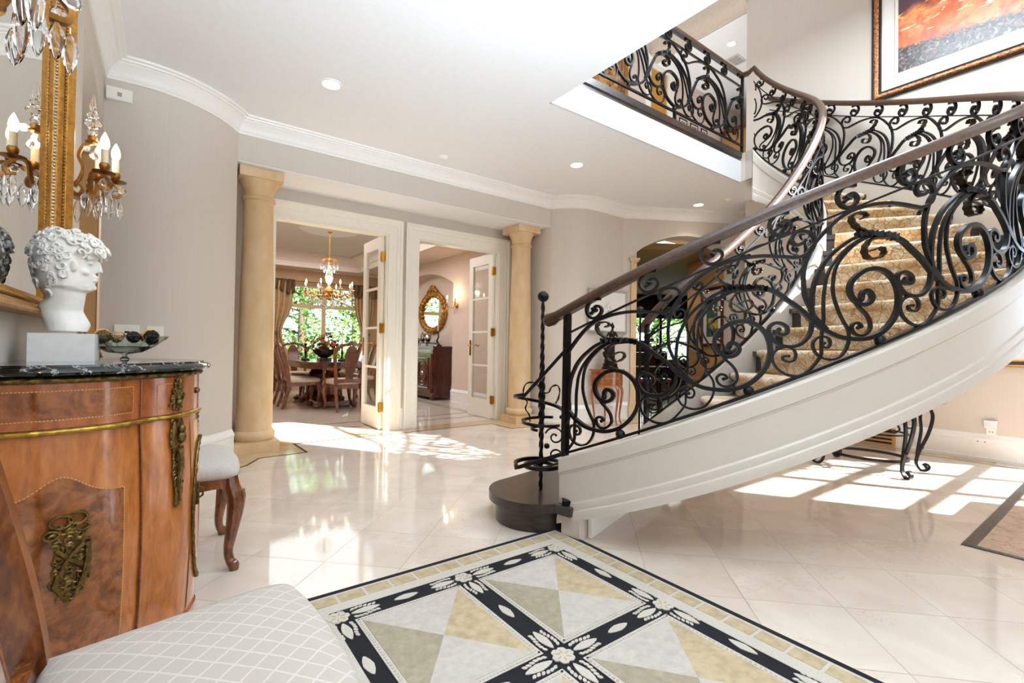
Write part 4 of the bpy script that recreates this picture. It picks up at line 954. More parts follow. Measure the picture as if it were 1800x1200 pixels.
# ---- marble bust of a curly haired youth on a block
bu = thing('bust', 'white marble bust of a curly haired youth in profile on a white block', 'sculpture', (-0.255, 2.12, 0.985))
m = MB(); m.box(-0.078, -0.075, 0, 0.078, 0.075, 0.088); m.build('base_block', WMARB, bu, smooth=False, bevel=0.003)
def BX(px, y): return ((-0.341+(px-55)*0.00138)+0.255, 1.416-(y-403)*0.00186-0.985)
SIL = [(86.6, 583.6), (67, 542), (80, 525), (65, 501), (56, 467), (52, 443), (65, 415), (99, 404), (138, 406), (170, 419), (190, 436), (184, 444), (174, 447), (170, 457), (168, 470), (168, 480), (168, 487), (168, 496), (167, 502), (164, 510), (152, 512), (151, 522), (147, 547), (160, 567), (162, 573), (155, 584.7)]
m = MB()
S2 = [BX(*p) for p in SIL]
# stacked cross-sections through the silhouette with rounded depth
zs_ = [S2[0][1] + (max(z for _, z in S2)-0.001-S2[0][1])*k/46 for k in range(47)]
def xr(z):
    xs = []
    for (xa, za), (xb, zb_) in zip(S2, S2[1:]+S2[:1]):
        if (za-z)*(zb_-z) <= 0 and abs(za-zb_) > 1e-9: xs.append(lerp(xa, xb, (z-za)/(zb_-za)))
    return (min(xs), max(xs)) if len(xs) > 1 else None
R = []
for z in zs_:
    q = xr(z)
    if not q: continue
    a, b = q; t = (z-zs_[0])/(zs_[-1]-zs_[0]); c = (a+b)/2; hw = max(0.004, (b-a)/2)
    if t < 0.20: hd = lerp(0.050, 0.036, t/0.20)
    elif t < 0.42: hd = lerp(0.036, 0.052, (t-0.20)/0.22)
    else: hd = 0.068*math.sqrt(max(0.02, 1-((t-0.62)/0.42)**2))
    ring = []
    for k in range(40):
        an = 2*PI*k/40; cx, sy = math.cos(an), math.sin(an)
        ex = 0.85 if cx < 0 else 1.15
        x = c + math.copysign(abs(cx)**ex, cx)*hw
        ring.append(Vector((x, math.copysign(abs(sy)**0.9, sy)*hd*(1-(0.42 if 0.42 < t < 0.76 else 0.2)*max(0, cx)), z)))
    R.append(ring)
m.rings(R)
for sgn in (-1, 1):   # brow ridge, cheekbone, eyelid, ear
    hx, hz = BX(164, 452); m.tube(cat([(hx+0.002, sgn*0.006, hz-0.002), (hx-0.002, sgn*0.022, hz+0.001), (hx-0.016, sgn*0.040, hz-0.004)], 5), 0.0075, 7)
    hx, hz = BX(158, 478); m.ball((hx-0.014, sgn*0.030, hz), 0.016, 2, (1.0, 0.9, 0.8)); hx, hz = BX(164, 462); m.ball((hx-0.006, sgn*0.023, hz), 0.0085, 2, (0.8, 1.2, 0.7))
    ex_, ez_ = BX(134, 470); m.ball((ex_, sgn*0.058, ez_), 0.013, 2, (0.8, 0.5, 1.5))
    hx, hz = BX(148, 505); m.ball((hx-0.006, sgn*0.022, hz+0.004), 0.017, 2, (1.3, 0.8, 0.7))
a_ = BX(172, 456); b_ = BX(179, 476); m.tube([(a_[0], 0, a_[1]), ((a_[0]+b_[0])/2-0.001, 0, (a_[1]+b_[1])/2), (b_[0]-0.005, 0, b_[1])], [0.006, 0.007, 0.010], 8)
for z_, r_, p_ in ((485, 0.0062, 171), (491, 0.0066, 170)): hx, hz = BX(p_, z_); m.tube(cat([(hx-0.008, -0.016, hz), (hx, -0.006, hz+0.0008), (hx, 0.006, hz+0.0008), (hx-0.008, 0.016, hz)], 4), r_*0.8, 7)
hx, hz = BX(167, 504); m.ball((hx-0.004, 0, hz), 0.011, 2, (0.9, 1.2, 0.9))
o = m.build('head', PLAST, bu, angle=70)
md = o.modifiers.new('remesh', 'REMESH'); md.mode = 'VOXEL'; md.voxel_size = 0.0032; md.use_smooth_shade = True
ms = o.modifiers.new('smooth', 'SMOOTH'); ms.iterations = 5
rnd = random.Random(21); m = MB()
for i in range(230):      # curls over crown, fringe and nape
    t = rnd.random(); an = rnd.uniform(0, 2*PI)
    z = lerp(BX(0, 520)[1], BX(0, 405)[1], t); q = xr(min(z, zs_[-1]-0.002))
    if not q: continue
    a, b = q; c = (a+b)/2; hw = (b-a)/2; tt = (z-zs_[0])/(zs_[-1]-zs_[0]); hd = 0.068*math.sqrt(max(0.02, 1-((tt-0.62)/0.42)**2))
    x = c+math.cos(an)*hw; y = math.sin(an)*hd
    fz = BX(0, 452)[1]; front = BX(128 if z < fz else 190, 0)[0]
    if z < fz and x > BX(132, 0)[0] - (fz-z)*0.35: continue
    ctr = Vector((x, y, z)); nrm = Vector((math.cos(an)*hd, math.sin(an)*hw, (tt-0.6)*0.12)).normalized()
    tg = nrm.cross(Vector((0.3, 0.2, 1))).normalized(); bt = nrm.cross(tg); P = []; a0 = rnd.uniform(0, 6.28); rr = rnd.uniform(0.007, 0.013); sg = rnd.choice((-1, 1))
    for k in range(12): 
        q_ = rr*(1.3-k*0.09); P.append(ctr+nrm*0.0035+tg*math.cos(a0+sg*k*0.55)*q_+bt*(math.sin(a0+sg*k*0.55)*q_*1.1-0.002*k*0.3))
    m.tube(P, [0.0022+0.0026*math.sin(PI*k/11) for k in range(12)], 6)
m.build('curly_hair', PLAST, bu)

# ---- green glass bowl with potpourri balls
bw = thing('bowl', 'shallow green glass bowl on a small foot on the black marble top', 'bowl', (-0.11, 2.245, 0.985))
m = MB(); pr = [(0.013, 0.0), (0.014, 0.004), (0.006, 0.012), (0.009, 0.018), (0.05, 0.025), (0.09, 0.046), (0.118, 0.070), (0.132, 0.086), (0.129, 0.087), (0.112, 0.072), (0.085, 0.051), (0.045, 0.033), (0.002, 0.030)]
m.lathe(pr, 18); m.build('glass', GREENG, bw, angle=12)
for i, (x, y, r, hexc, lab) in enumerate(((-0.06, -0.035, 0.024, '#6b5328', 'olive dried pod ball with a pale band behind the marble block'), (-0.022, -0.03, 0.021, '#caa577', 'pale twisted straw ball in the green bowl'), (0.025, -0.03, 0.022, '#2a211f', 'dark brown ball in the middle of the green bowl'), (0.055, 0.02, 0.019, '#a5582c', 'rust orange wicker ball in the green bowl'), (0.075, -0.025, 0.026, '#141112', 'black ball with a pale band at the bowl edge'), (-0.02, 0.04, 0.021, '#8e4c30', 'reddish ball at the back of the green bowl'))):
    b = tag(empty('potpourri_ball', (-0.11+x, 2.245+y, 0.985+0.064+r*0.75)), lab, 'decor ball', 'potpourri balls in the green bowl')
    m = MB(); rnd = random.Random(i); mt = plain('dried_pod_%d' % i, hexc, 0.8, var=0.35, scale=150, bump=0.6)
    m.ball((0, 0, 0), r*0.93, 2)
    for k in range(26):
        a, c = rnd.uniform(0, 6.28), rnd.uniform(-1, 1); d = Vector((math.cos(a)*math.sqrt(1-c*c), math.sin(a)*math.sqrt(1-c*c), c)); e = d.orthogonal().normalized(); f_ = d.cross(e)
        m.tube([(d*math.cos(t*0.5)+(e*math.cos(a*3)+f_*math.sin(a*3))*math.sin(t*0.5))*r*0.97 for t in range(-2, 3)], 0.0022, 5)
    m.build('ball', mt, b)
    if i in (0, 4):
        m = MB(); m.tube([Vector((math.cos(2*PI*k/24)*0.9, 0.43*math.cos(2*PI*k/24), math.sin(2*PI*k/24)))*r*1.03 for k in range(24)], 0.003, 6, closed=True); m.build('band', STRING, b)

# ---- gilt wall mirror
mi = thing('wall_mirror', 'tall gilt framed mirror with beaded edge on the left wall above the commode', 'mirror', (XL, 2.1, 0))
my0, my1, mz0, mz1 = -0.62, 0.62, 1.135, 2.70
def ry(y, z, h=0): return Vector((h, y, z))
m = MB(); m.box(0.004, my0+0.05, mz0+0.05, 0.012, my1-0.05, mz1-0.05); m.build('mirror_glass', MIRROR, mi, smooth=False)
path = [ry(my0, mz0), ry(my1, mz0), ry(my1, mz1), ry(my0, mz1)]
m = MB(); m.frame(path, [(0, 0), (0, 0.058), (0.006, 0.064), (0.014, 0.064), (0.022, 0.056), (0.034, 0.044), (0.038, 0.0)], (1, 0, 0)); m.build('outer_moulding', GOLD, mi, angle=30)
m = MB(); q = [ry(my0+0.038, mz0+0.038), ry(my1-0.038, mz0+0.038), ry(my1-0.038, mz1-0.038), ry(my0+0.038, mz1-0.038)]
m.frame(q, [(0, 0), (0, 0.040), (0.014, 0.034), (0.016, 0.0)], (1, 0, 0)); m.build('dark_cove', ANTB, mi, angle=30)
m = MB(); q = [ry(my0+0.054, mz0+0.054), ry(my1-0.054, mz0+0.054), ry(my1-0.054, mz1-0.054), ry(my0+0.054, mz1-0.054)]
m.frame(q, [(0, 0), (0, 0.034), (0.008, 0.030), (0.016, 0.020), (0.018, 0.0)], (1, 0, 0)); m.build('inner_moulding', GOLD, mi, angle=30)
m = MB()
for yy in (my0+0.046, my1-0.046): 
    for k in range(105): m.ball(ry(yy, mz0+0.05+0.0142*k, 0.038), 0.0058, 1)
for k in range(80): m.ball(ry(my0+0.055+0.0142*k, mz0+0.046, 0.038), 0.0058, 1)
m.build('beading', GOLD, mi)
for yy in (my0+0.077, my1-0.077):
    m = MB()
    for k in range(105): m.ball(ry(yy, mz0+0.075+0.0138*k, 0.014), 0.0048, 1)
    m.build('pearl_edge', SILVER, mi)
m = MB()
for s_ in (-1, 1):
    m.tube(cat([ry(s_*0.62, 2.62, 0.04), ry(s_*0.60, 2.75, 0.05), ry(s_*0.45, 2.80, 0.05), ry(s_*0.30, 2.74, 0.05), ry(s_*0.22, 2.84, 0.05), ry(s_*0.08, 2.90, 0.05), ry(0, 2.88, 0.05)], 6), 0.028, 8)
    m.tube(cat([ry(s_*0.62, 2.56, 0.04), ry(s_*0.65, 2.50, 0.045), ry(s_*0.62, 2.46, 0.045), ry(s_*0.59, 2.50, 0.045)], 5), 0.022, 8)
m.build('crest', GOLD, mi)

# ---- crystal sconces
def drop(m, p, L, w_):
    """faceted almond drop hanging from p"""
    n = 6; R = []
    for t, r in ((0, 0.12), (0.12, 0.55), (0.38, 1.0), (0.65, 0.85), (0.9, 0.38), (1.0, 0.05)):
        R.append([Vector((p.x+math.cos(2*PI*k/n)*r*w_, p.y+math.sin(2*PI*k/n)*r*w_*0.6, p.z-t*L)) for k in range(n)])
    m.rings(R)
def sconce(loc, label):
    s = thing('wall_sconce', label, 'wall lamp', loc, 0, 'crystal sconces beside the gilt mirror')
    m = MB()
    prof = cat([(0.0, 0, 1.66), (0.028, 0, 1.68), (0.020, 0, 1.72), (0.026, 0, 1.77), (0.022, 0, 1.82), (0.03, 0, 1.85), (0.0, 0, 1.872)], 4)
    for k in range(5):
        y = (k-2)*0.012; m.tube([Vector((p.x*(1-0.12*abs(k-2))+0.004, y, p.z)) for p in prof], 0.0085, 8)
    m.build('backplate', SCB, s)
    arms = ((0.155, -0.085, 1.775, 1.0), (0.185, 0.045, 1.79, 1.0), (0.12, 0.10, 1.765, 1.0), (0.10, -0.02, 1.835, 1.0))
    for i, (ax, ay, az, _) in enumerate(arms[:3]):
        m = MB(); P = cat([(0.02, ay*0.1, 1.745), (0.05, ay*0.35, 1.70), (0.085+ax*0.1, ay*0.55, 1.715), (ax*0.72, ay*0.8, 1.79), (ax*0.9, ay*0.95, 1.80), (ax+0.02, ay*1.06, 1.765), (ax+0.015, ay*1.05, 1.735), (ax-0.012, ay, 1.735)], 6)
        m.tube(P, 1, flat=(0.006, 0.009), up=Vector((-ay, ax, 0)).normalized()); m.build('arm', SCB, s, angle=60)
        c = Vector((ax, ay, 0))
        m = MB(); m.lathe([(0.004, 1.785), (0.010, 1.795), (0.040, 1.802), (0.043, 1.806), (0.030, 1.808), (0.012, 1.812), (0.018, 1.822), (0.020, 1.836), (0.016, 1.845), (0.002, 1.846)], 16, Matrix.Translation(c)); m.build('candle_cup', SCB, s)
        m = MB(); m.lathe([(0.0135, 1.845), (0.0135, 1.905), (0.002, 1.906)], 14, Matrix.Translation(c)); cn = m.build('candle', CANDLE, s)
        m = MB(); m.lathe([(0.009, 1.905), (0.016, 1.92), (0.0175, 1.935), (0.014, 1.955), (0.006, 1.975), (0.001, 1.985)], 12, Matrix.Translation(c)); m.build('bulb', BULB, cn)
    m = MB(); P = cat([(0.03, 0, 1.74), (0.06, 0, 1.77), (0.075, 0, 1.83), (0.06, 0, 1.88), (0.075, 0, 1.93), (0.105, 0, 1.95)], 6); m.tube(P, 1, flat=(0.006, 0.009), up=(0, 1, 0))
    m.tube(cat([(0.03, 0, 1.73), (0.06, 0, 1.71), (0.075, 0, 1.735), (0.06, 0, 1.755), (0.05, 0, 1.74)], 5), 1, flat=(0.005, 0.008), up=(0, 1, 0)); m.build('centre_scroll', SCB, s, angle=60)
    m = MB(); M_ = Matrix.Translation((0.105, 0, 0)); m.lathe([(0.024, 1.95), (0.028, 1.955), (0.02, 1.962), (0.018, 1.98), (0.008, 1.985)], 14, M_); m.build('finial_cup', SCB, s)
    m = MB(); m.lathe([(0.012, 1.985), (0.02, 2.0), (0.012, 2.012), (0.030, 2.035), (0.034, 2.045), (0.016, 2.06), (0.024, 2.078), (0.014, 2.09), (0.011, 2.10), (0.014, 2.115), (0.008, 2.15), (0.001, 2.175)], 8, M_); m.build('crystal_finial', CRYSTAL, s, angle=15)
    rnd = random.Random(5)
    spots = [(0.155, -0.085), (0.185, 0.045), (0.12, 0.10), (0.10, -0.045), (0.06, 0.0), (0.14, 0.0), (0.205, 0.055), (0.175, -0.10), (0.12, 0.06), (0.09, -0.07), (0.17, -0.04)]
    for i, (x, y) in enumerate(spots):
        m = MB(); zt0 = (1.735, 1.73, 1.73, 1.70, 1.685, 1.715, 1.715, 1.72, 1.70, 1.715, 1.705)[i]; L = (0.10, 0.085, 0.09, 0.095, 0.11, 0.10, 0.09, 0.095, 0.085, 0.09, 0.10)[i]
        m.tube([(x, y, zt0+0.014), (x, y, zt0)], 0.0012, 5); drop(m, Vector((x, y, zt0)), L, 0.0145); m.build('crystal_drop', CRYSTAL, s, angle=12)
    for (x, y, z) in ((0.115, -0.03, 1.885), (0.10, 0.02, 1.775), (0.155, -0.055, 1.765), (0.19, 0.05, 1.745), (0.215, -0.02, 1.75), (0.085, 0.0, 1.925)):
        m = MB(); M_ = Matrix.Translation((x, y, z)) @ Matrix.Rotation(PI/2, 4, 'X') @ Matrix.Rotation(0.5, 4, 'Y'); m.lathe([(0.002, -0.006), (0.014, -0.005), (0.019, 0.0), (0.014, 0.005), (0.002, 0.006)], 10, M_); m.build('crystal_rosette', CRYSTAL, s, angle=12)
    lamp('sconce_light', 'POINT', (loc[0]+0.14, loc[1], 1.96), 2.0, (1, 0.78, 0.5), radius=0.015)
    return s
sconce((XL, 2.87, 0), 'lit bronze candle sconce with crystal drops right of the gilt mirror')
sconce((XL, 1.34, 0), 'crystal hung sconce near the top corner, in front of the mirror')

# ---- chairs
def make_chair(name, label, category, seatmat, arms=False, loc=(0, 0, 0), rz=0, group=None, hi=1, dep=0.235):
    """faces +Y; seat 0.46 high"""
    c = thing(name, label, category, loc, rz, group)
    sw, sb, d = 0.27, 0.215, dep     # half front width, half back width, half depth
    m = MB()
    out = [(-sb, -d), (-sw*0.98, d*0.4), (-sw, d*0.85), (-sw*0.8, d+0.005), (0, d+0.02), (sw*0.8, d+0.005), (sw, d*0.85), (sw*0.98, d*0.4), (sb, -d)]
    rim = [Vector((p.x, p.y, 0)) for p in cat([(x, y, 0) for x, y in out], 5)]
    def ringz(k, z): return [Vector((p.x*k, p.y*k, z)) for p in rim]
    V = m.rings([ringz(0.955, 0.425), ringz(1.0, 0.435), ringz(1.015, 0.452), ringz(1.0, 0.472), ringz(0.95, 0.488), ringz(0.8, 0.502), ringz(0.5, 0.512), ringz(0.2, 0.515)], cap=True); m.build('seat', seatmat, c, angle=60)
    m = MB(); R0 = [Vector((p.x*0.96, p.y*0.96, 0)) for p in rim]
    n = len(R0); R = []
    for i, p in enumerate(R0):
        t = i/(n-1); ft = abs(t-0.5); z0 = 0.355+0.03*math.sin(PI*((t*3) % 1))**2; q = p*0.93
        R.append([p+Vector((0, 0, z0)), p+Vector((0, 0, 0.428)), q+Vector((0, 0, 0.428)), q+Vector((0, 0, z0))])
    m.rings(R, closed=True); m.build('seat_rail', CHAIRW, c, angle=50)
    for s in (-1, 1):    # cabriole front legs
        m = MB(); k = Vector((s, 1, 0)).normalized(); b = Vector((s*(sw-0.035), d-0.03, 0))
        P = [b+Vector((0, 0, 0.43)), b+k*0.01+Vector((0, 0, 0.385)), b+k*0.030+Vector((0, 0, 0.33)), b+k*0.026+Vector((0, 0, 0.26)), b+k*0.010+Vector((0, 0, 0.17)), b-k*0.004+Vector((0, 0, 0.09)), b+k*0.004+Vector((0, 0, 0.045)), b+k*0.024+Vector((0, 0, 0.022)), b+k*0.026+Vector((0, 0, 0.0))]
        m.tube(cat(P, 4), [lerp(*ab) for ab in []] or [r_ for r_ in [ (lambda t: (0.034, 0.036, 0.040, 0.034, 0.026, 0.020, 0.019, 0.024, 0.020)[min(8, int(t))]*(1-(t-int(t))) + (0.034, 0.036, 0.040, 0.034, 0.026, 0.020, 0.019, 0.024, 0.020)[min(8, int(t)+1)]*(t-int(t)))(i/4) for i in range(33)]], 10); lg = m.build('front_leg', CHAIRW, c)
        if hi:
            m = MB(); kb = b+k*0.062+Vector((0, 0, 0.335)); pv_ = Vector((-k.y, k.x, 0))
            for j in range(-3, 4): m.tube([kb+pv_*j*0.009-k*abs(j)*0.004+Vector((0, 0, 0.035)), kb+pv_*j*0.008-k*(abs(j)*0.004-0.006)+Vector((0, 0, 0.0)), kb+pv_*j*0.003-k*0.006+Vector((0, 0, -0.045))], [0.003, 0.0055, 0.002], 6)
            m.build('knee_carving', CHAIRW, lg)
        # rear leg running up into the back post
        m = MB(); P = [Vector((s*(sb-0.02), -d-0.10, 0)), Vector((s*(sb-0.02), -d-0.05, 0.14)), Vector((s*(sb-0.015), -d-0.01, 0.32)), Vector((s*(sb-0.012), -d-0.01, 0.46)), Vector((s*(sb+0.0), -d-0.035, 0.62)), Vector((s*(sb+0.025), -d-0.08, 0.80)), Vector((s*(sb+0.03), -d-0.115, 0.93)), Vector((s*(sb+0.005), -d-0.135, 1.0))]
        Q = cat(P, 5); m.tube(Q, [lerp(0.9, 1.15, min(1, i/14)) for i in range(len(Q))], flat=(0.021, 0.019), up=(1, 0, 0)); m.build('back_leg', CHAIRW, c, angle=50)
        if arms:
            m = MB(); m.tube(cat([(s*(sb+0.005), -d-0.03, 0.66), (s*(sw+0.01), -d+0.12, 0.665), (s*(sw+0.035), d-0.22, 0.655), (s*(sw+0.02), d-0.13, 0.645), (s*(sw+0.005), d-0.115, 0.625)], 5), 0.02, 8); m.tube(cat([(s*(sw+0.025), d-0.16, 0.645), (s*(sw+0.02), d-0.12, 0.56), (s*(sw-0.005), d-0.14, 0.43)], 5), 0.017, 8); m.build('arm', CHAIRW, c)
    yb = -d-0.135
    m = MB(); P = cat([(-sb-0.004, yb+0.0, 0.99), (-sb*0.7, yb-0.01, 1.035), (-sb*0.35, yb-0.02, 1.05), (0, yb-0.022, 1.06), (sb*0.35, yb-0.02, 1.05), (sb*0.7, yb-0.01, 1.035), (sb+0.004, yb, 0.99)], 6); m.tube(P, 1, flat=(0.022, 0.016), up=(0, 1, 0)); cr = m.build('crest_rail', CHAIRW, c, angle=50)
    if hi:
        m = MB()
        for s in (-1, 1):
            m.tube(cat([(s*0.075, yb-0.012, 1.045), (s*0.05, yb-0.02, 1.085), (s*0.018, yb-0.02, 1.095), (s*0.012, yb-0.02, 1.06), (s*0.035, yb-0.02, 1.055)], 4), 0.008, 6)
        m.ball((0, yb-0.02, 1.085), 0.016, 2, (0.8, 0.7, 1.4)); m.build('crest_carving', CHAIRW, cr)
    def vase(k, dep):
        prof = [(0.075, 0.475), (0.055, 0.50), (0.047, 0.54), (0.060, 0.62), (0.080, 0.72), (0.094, 0.82), (0.092, 0.90), (0.075, 0.965), (0.045, 1.0), (0.03, 1.03)]
        return [(w_*k, z, -d-0.005 - 0.135*smooth01((z-0.46)/0.56)) for w_, z in prof]
    m = MB(); R = []
    for w_, z, y in vase(1, 0): R.append([Vector((-w_, y, z)), Vector((w_, y, z)), Vector((w_, y-0.014, z)), Vector((-w_, y-0.014, z))])
    m.rings(R); m.build('splat', MAHOG, c, angle=50)
    m = MB()
    for s in (-1, 1): m.tube([Vector((s*w_, y-0.007, z)) for w_, z, y in vase(1.02, 0)], 0.009, 7)
    m.build('splat_edge', CHAIRW, c)
    m = MB(); m.tube([(-sb+0.01, -d-0.012, 0.475), (0, -d-0.015, 0.485), (sb-0.01, -d-0.012, 0.475)], 1, flat=(0.03, 0.012), up=(0, 1, 0)); m.build('lower_rail', CHAIRW, c, angle=50)
    return c
make_chair('side_chair', 'wooden side chair with cream trellis seat in the near corner by the commode', 'chair', TRELLIS, loc=(0.055, 0.96, 0.0), rz=-PI/2+0.02, dep=0.213, group='chairs beside the commode')
make_chair('side_chair', 'wooden cabriole leg chair with plain cream seat beyond the commode', 'chair', PLAINF, loc=(0.085, 2.79, -0.0), rz=-PI/2, dep=0.213, group='chairs beside the commode')
# ---- rug: slabs of pile, one part per colour field
rg = thing('rug', 'black and cream geometric rug with flower bands on the marble floor', 'rug', (0, 0, 0))
RX0, RX1, RY0, RY1 = 0.37, 1.85, -0.35, 2.055
m = MB(); m.box(RX0, RY0, 0.0, RX1, RY1, 0.010); m.build('black_ground', RUGK, rg, smooth=False)
def rect(m, x0, y0, x1, y1, z0=0.009, z1=0.0115): m.box(min(x0, x1), min(y0, y1), z0, max(x0, x1), max(y0, y1), z1)
b0, b1, w0, w1 = 0.028, 0.110, 0.165, 0.262     # borders measured from the edge
m = MB()
def ringrect(m, i, o, z1):
    rect(m, RX0+i, RY0+i, RX0+o, RY1-i, z1=z1); rect(m, RX1-o, RY0+i, RX1-i, RY1-i, z1=z1); rect(m, RX0+o, RY0+i, RX1-o, RY0+o, z1=z1); rect(m, RX0+o, RY1-o, RX1-o, RY1-i, z1=z1)
ringrect(m, b0, w0, 0.0112); m.build('cream_border', RUGC, rg, smooth=False)
m = MB(); g = 0.0065
yy = RY1-0.113-0.0
n_ = int((RY1-RY0-2*b0)/0.1145)
for k in range(n_):
    y = RY1-b0-0.012-k*0.1145
    for x0, x1 in ((RX1-0.105, RX1-0.042), (RX0+0.042, RX0+0.105)): rect(m, x0, y-0.1145+g, x1, y-g, z1=0.0125)
for k in range(11):
    x = RX1-0.115-k*0.114
    for y0, y1 in ((RY1-0.108, RY1-0.042), (RY0+0.042, RY0+0.108)): rect(m, x-0.114+g, y0, x-g, y1, z1=0.0125)
m.build('tile_border', RUGT, rg, smooth=False)
XS = [0.559, 1.109, 1.659]; YS = [1.843, 1.186, 0.529, -0.128]; BW = 0.047
mc, mw, mg, mt = MB(), MB(), MB(), MB()
for i in range(2):
    for j in range(3):
        x0, x1, y1, y0 = XS[i]+BW, XS[i+1]-BW, YS[j]-BW, YS[j+1]+BW
        rect(mc, x0, y0, x1, y1, z1=0.0115)
        q = 0.022; X0, X1, Y0, Y1 = x0+q, x1-q, y0+q, y1-q; cx, cy = (X0+X1)/2, (Y0+Y1)/2
        def tri(m, a, b, c): m.prism([a, b, c], 0.009, 0.0130)
        flip = (i+j) % 2
        for nm_, pts in (('N', [(X0, Y1), (X1, Y1), (cx, cy)]), ('S', [(X0, Y0), (X1, Y0), (cx, cy)]), ('E', [(X1, Y0), (X1, Y1), (cx, cy)]), ('W', [(X0, Y0), (X0, Y1), (cx, cy)])):
            light = nm_ in ('N', 'S'); mm = MB(); tri(mm, *pts); mm.build('wedge', RUGW if light else (RUGT if nm_ == 'E' else RUGG), rg, smooth=False)
mc.build('cell_border', RUGC, rg, smooth=False); 
m = MB()   # dotted rope line round each cell
for i in range(2):
    for j in range(3):
        x0, x1, y1, y0 = XS[i]+BW+0.011, XS[i+1]-BW-0.011, YS[j]-BW-0.011, YS[j+1]+BW+0.011
        for k in range(34):
            for y in (y0, y1): x = lerp(x0, x1, k/33); m.prism([(x-0.006, y-0.004), (x+0.003, y-0.004), (x+0.006, y+0.004), (x-0.003, y+0.004)], 0.010, 0.0135)
            for x in (x0, x1): y = lerp(y0, y1, k/33); m.prism([(x-0.004, y-0.006), (x+0.004, y-0.003), (x+0.004, y+0.006), (x-0.004, y+0.003)], 0.010, 0.0135)
m.build('rope_line', RUGW, rg, smooth=False)
ml, mleaf = MB(), MB()
def leafshape(m, c, ang, L, W, z1=0.0125, dent=0):
    P = []; N = 12
    for k in range(N): 
        t = k/N*2*PI; x = math.cos(t)*L/2; y = math.sin(t)*W/2*(1-0.45*abs(math.cos(t))**1.5); P.append((c[0]+x*math.cos(ang)-y*math.sin(ang), c[1]+x*math.sin(ang)+y*math.cos(ang)))
    m.prism(P, 0.009, z1)
for x in XS:
    for y in YS:
        P = []
        for k in range(40):
            a = 2*PI*k/40; r = 0.040*(1+0.10*math.cos(6*a)-0.10*max(0, math.cos(12*a))); P.append((x+math.cos(a)*r, y+math.sin(a)*r))
        mf = MB(); mf.prism(P, 0.009, 0.0135); mf.build('flower', RUGC, rg, smooth=False)
        for k in range(6): a = 2*PI*k/6+0.2; leafshape(ml, (x+math.cos(a)*0.020, y+math.sin(a)*0.020), a, 0.022, 0.007, 0.0145)
segs = []
for x in XS:
    for j in range(3): segs.append(((x, YS[j]), (x, YS[j+1])))
for y in YS:
    for i in range(2): segs.append(((XS[i], y), (XS[i+1], y)))
for (ax, ay), (bx_, by_) in segs:
    L = math.hypot(bx_-ax, by_-ay); ux, uy = (bx_-ax)/L, (by_-ay)/L; ang = math.atan2(uy, ux)
    for e, sg in ((0, 1), (1, -1)):
        ox, oy = (ax, ay) if e == 0 else (bx_, by_)
        c = (ox+ux*sg*0.105, oy+uy*sg*0.105); leafshape(mleaf, c, ang, 0.115, 0.036)
        for k in range(6):
            for s in (-1, 1):
                d = 0.060+k*0.017; off = s*(0.029+0.004*math.sin(k)); cc = (ox+ux*sg*d-uy*off, oy+uy*sg*d+ux*off); leafshape(mleaf, cc, ang+s*sg*0.55, 0.021, 0.013)
    leafshape(mleaf, ((ax+bx_)/2, (ay+by_)/2), ang, 0.105, 0.036)
ml.build('flower_centres', RUGT, rg, smooth=False); mleaf.build('leaves', RUGC, rg, smooth=False)

# ---- ceiling fittings
def downlight(x, y, z, r, label, group='recessed foyer ceiling lights', pw=7):
    d = thing('ceiling_light', label, 'ceiling light', (x, y, z), 0, group)
    m = MB(); m.lathe([(r, -0.0), (r, -0.006), (r*0.97, -0.008), (r*0.80, -0.006), (r*0.72, 0.004)], 32, cap=False); m.build('trim_ring', WHITEP, d)
    m = MB(); m.lathe([(0.001, -0.001), (r*0.72, -0.001)], 24, cap=False); m.build('lens', DOWNL, d)
    if pw: lamp('downlight_beam', 'SPOT', (x, y, z-0.03), pw, (1, 0.88, 0.72), (0, 0, -1), spot=math.radians(110), blend=0.8, radius=0.06)
downlight(1.055, 3.93, CZ, 0.085, 'recessed ceiling light above the columns, largest of the row')
downlight(3.78, 3.92, CZ, 0.085, 'recessed ceiling light just below the landing fascia corner', pw=16)
downlight(6.20, 3.905, CZ, 0.085, 'recessed ceiling light in front of the archway', pw=18)
def detector(x, y, z, label, r=0.05, mat=WHITEP):
    d = thing('smoke_detector', label, 'smoke detector', (x, y, z)); m = MB(); m.lathe([(0.001, -0.03), (r*0.5, -0.032), (r*0.8, -0.024), (r, -0.01), (r, 0)], 24); m.build('cover', mat, d); m = MB(); m.lathe([(r*1.06, -0.006), (r*1.06, 0.0)], 24); m.build('base', mat, d)
detector(2.46, 4.66, CZ, 'small white round detector on the ceiling near the beam')
detector(6.27, 3.50, CZ, 'small pale detector on the ceiling beside the archway light')
detector(7.02, 3.70, CZ, 'small cream detector on the ceiling where the crown meets the stair', 0.06, CREAMT)
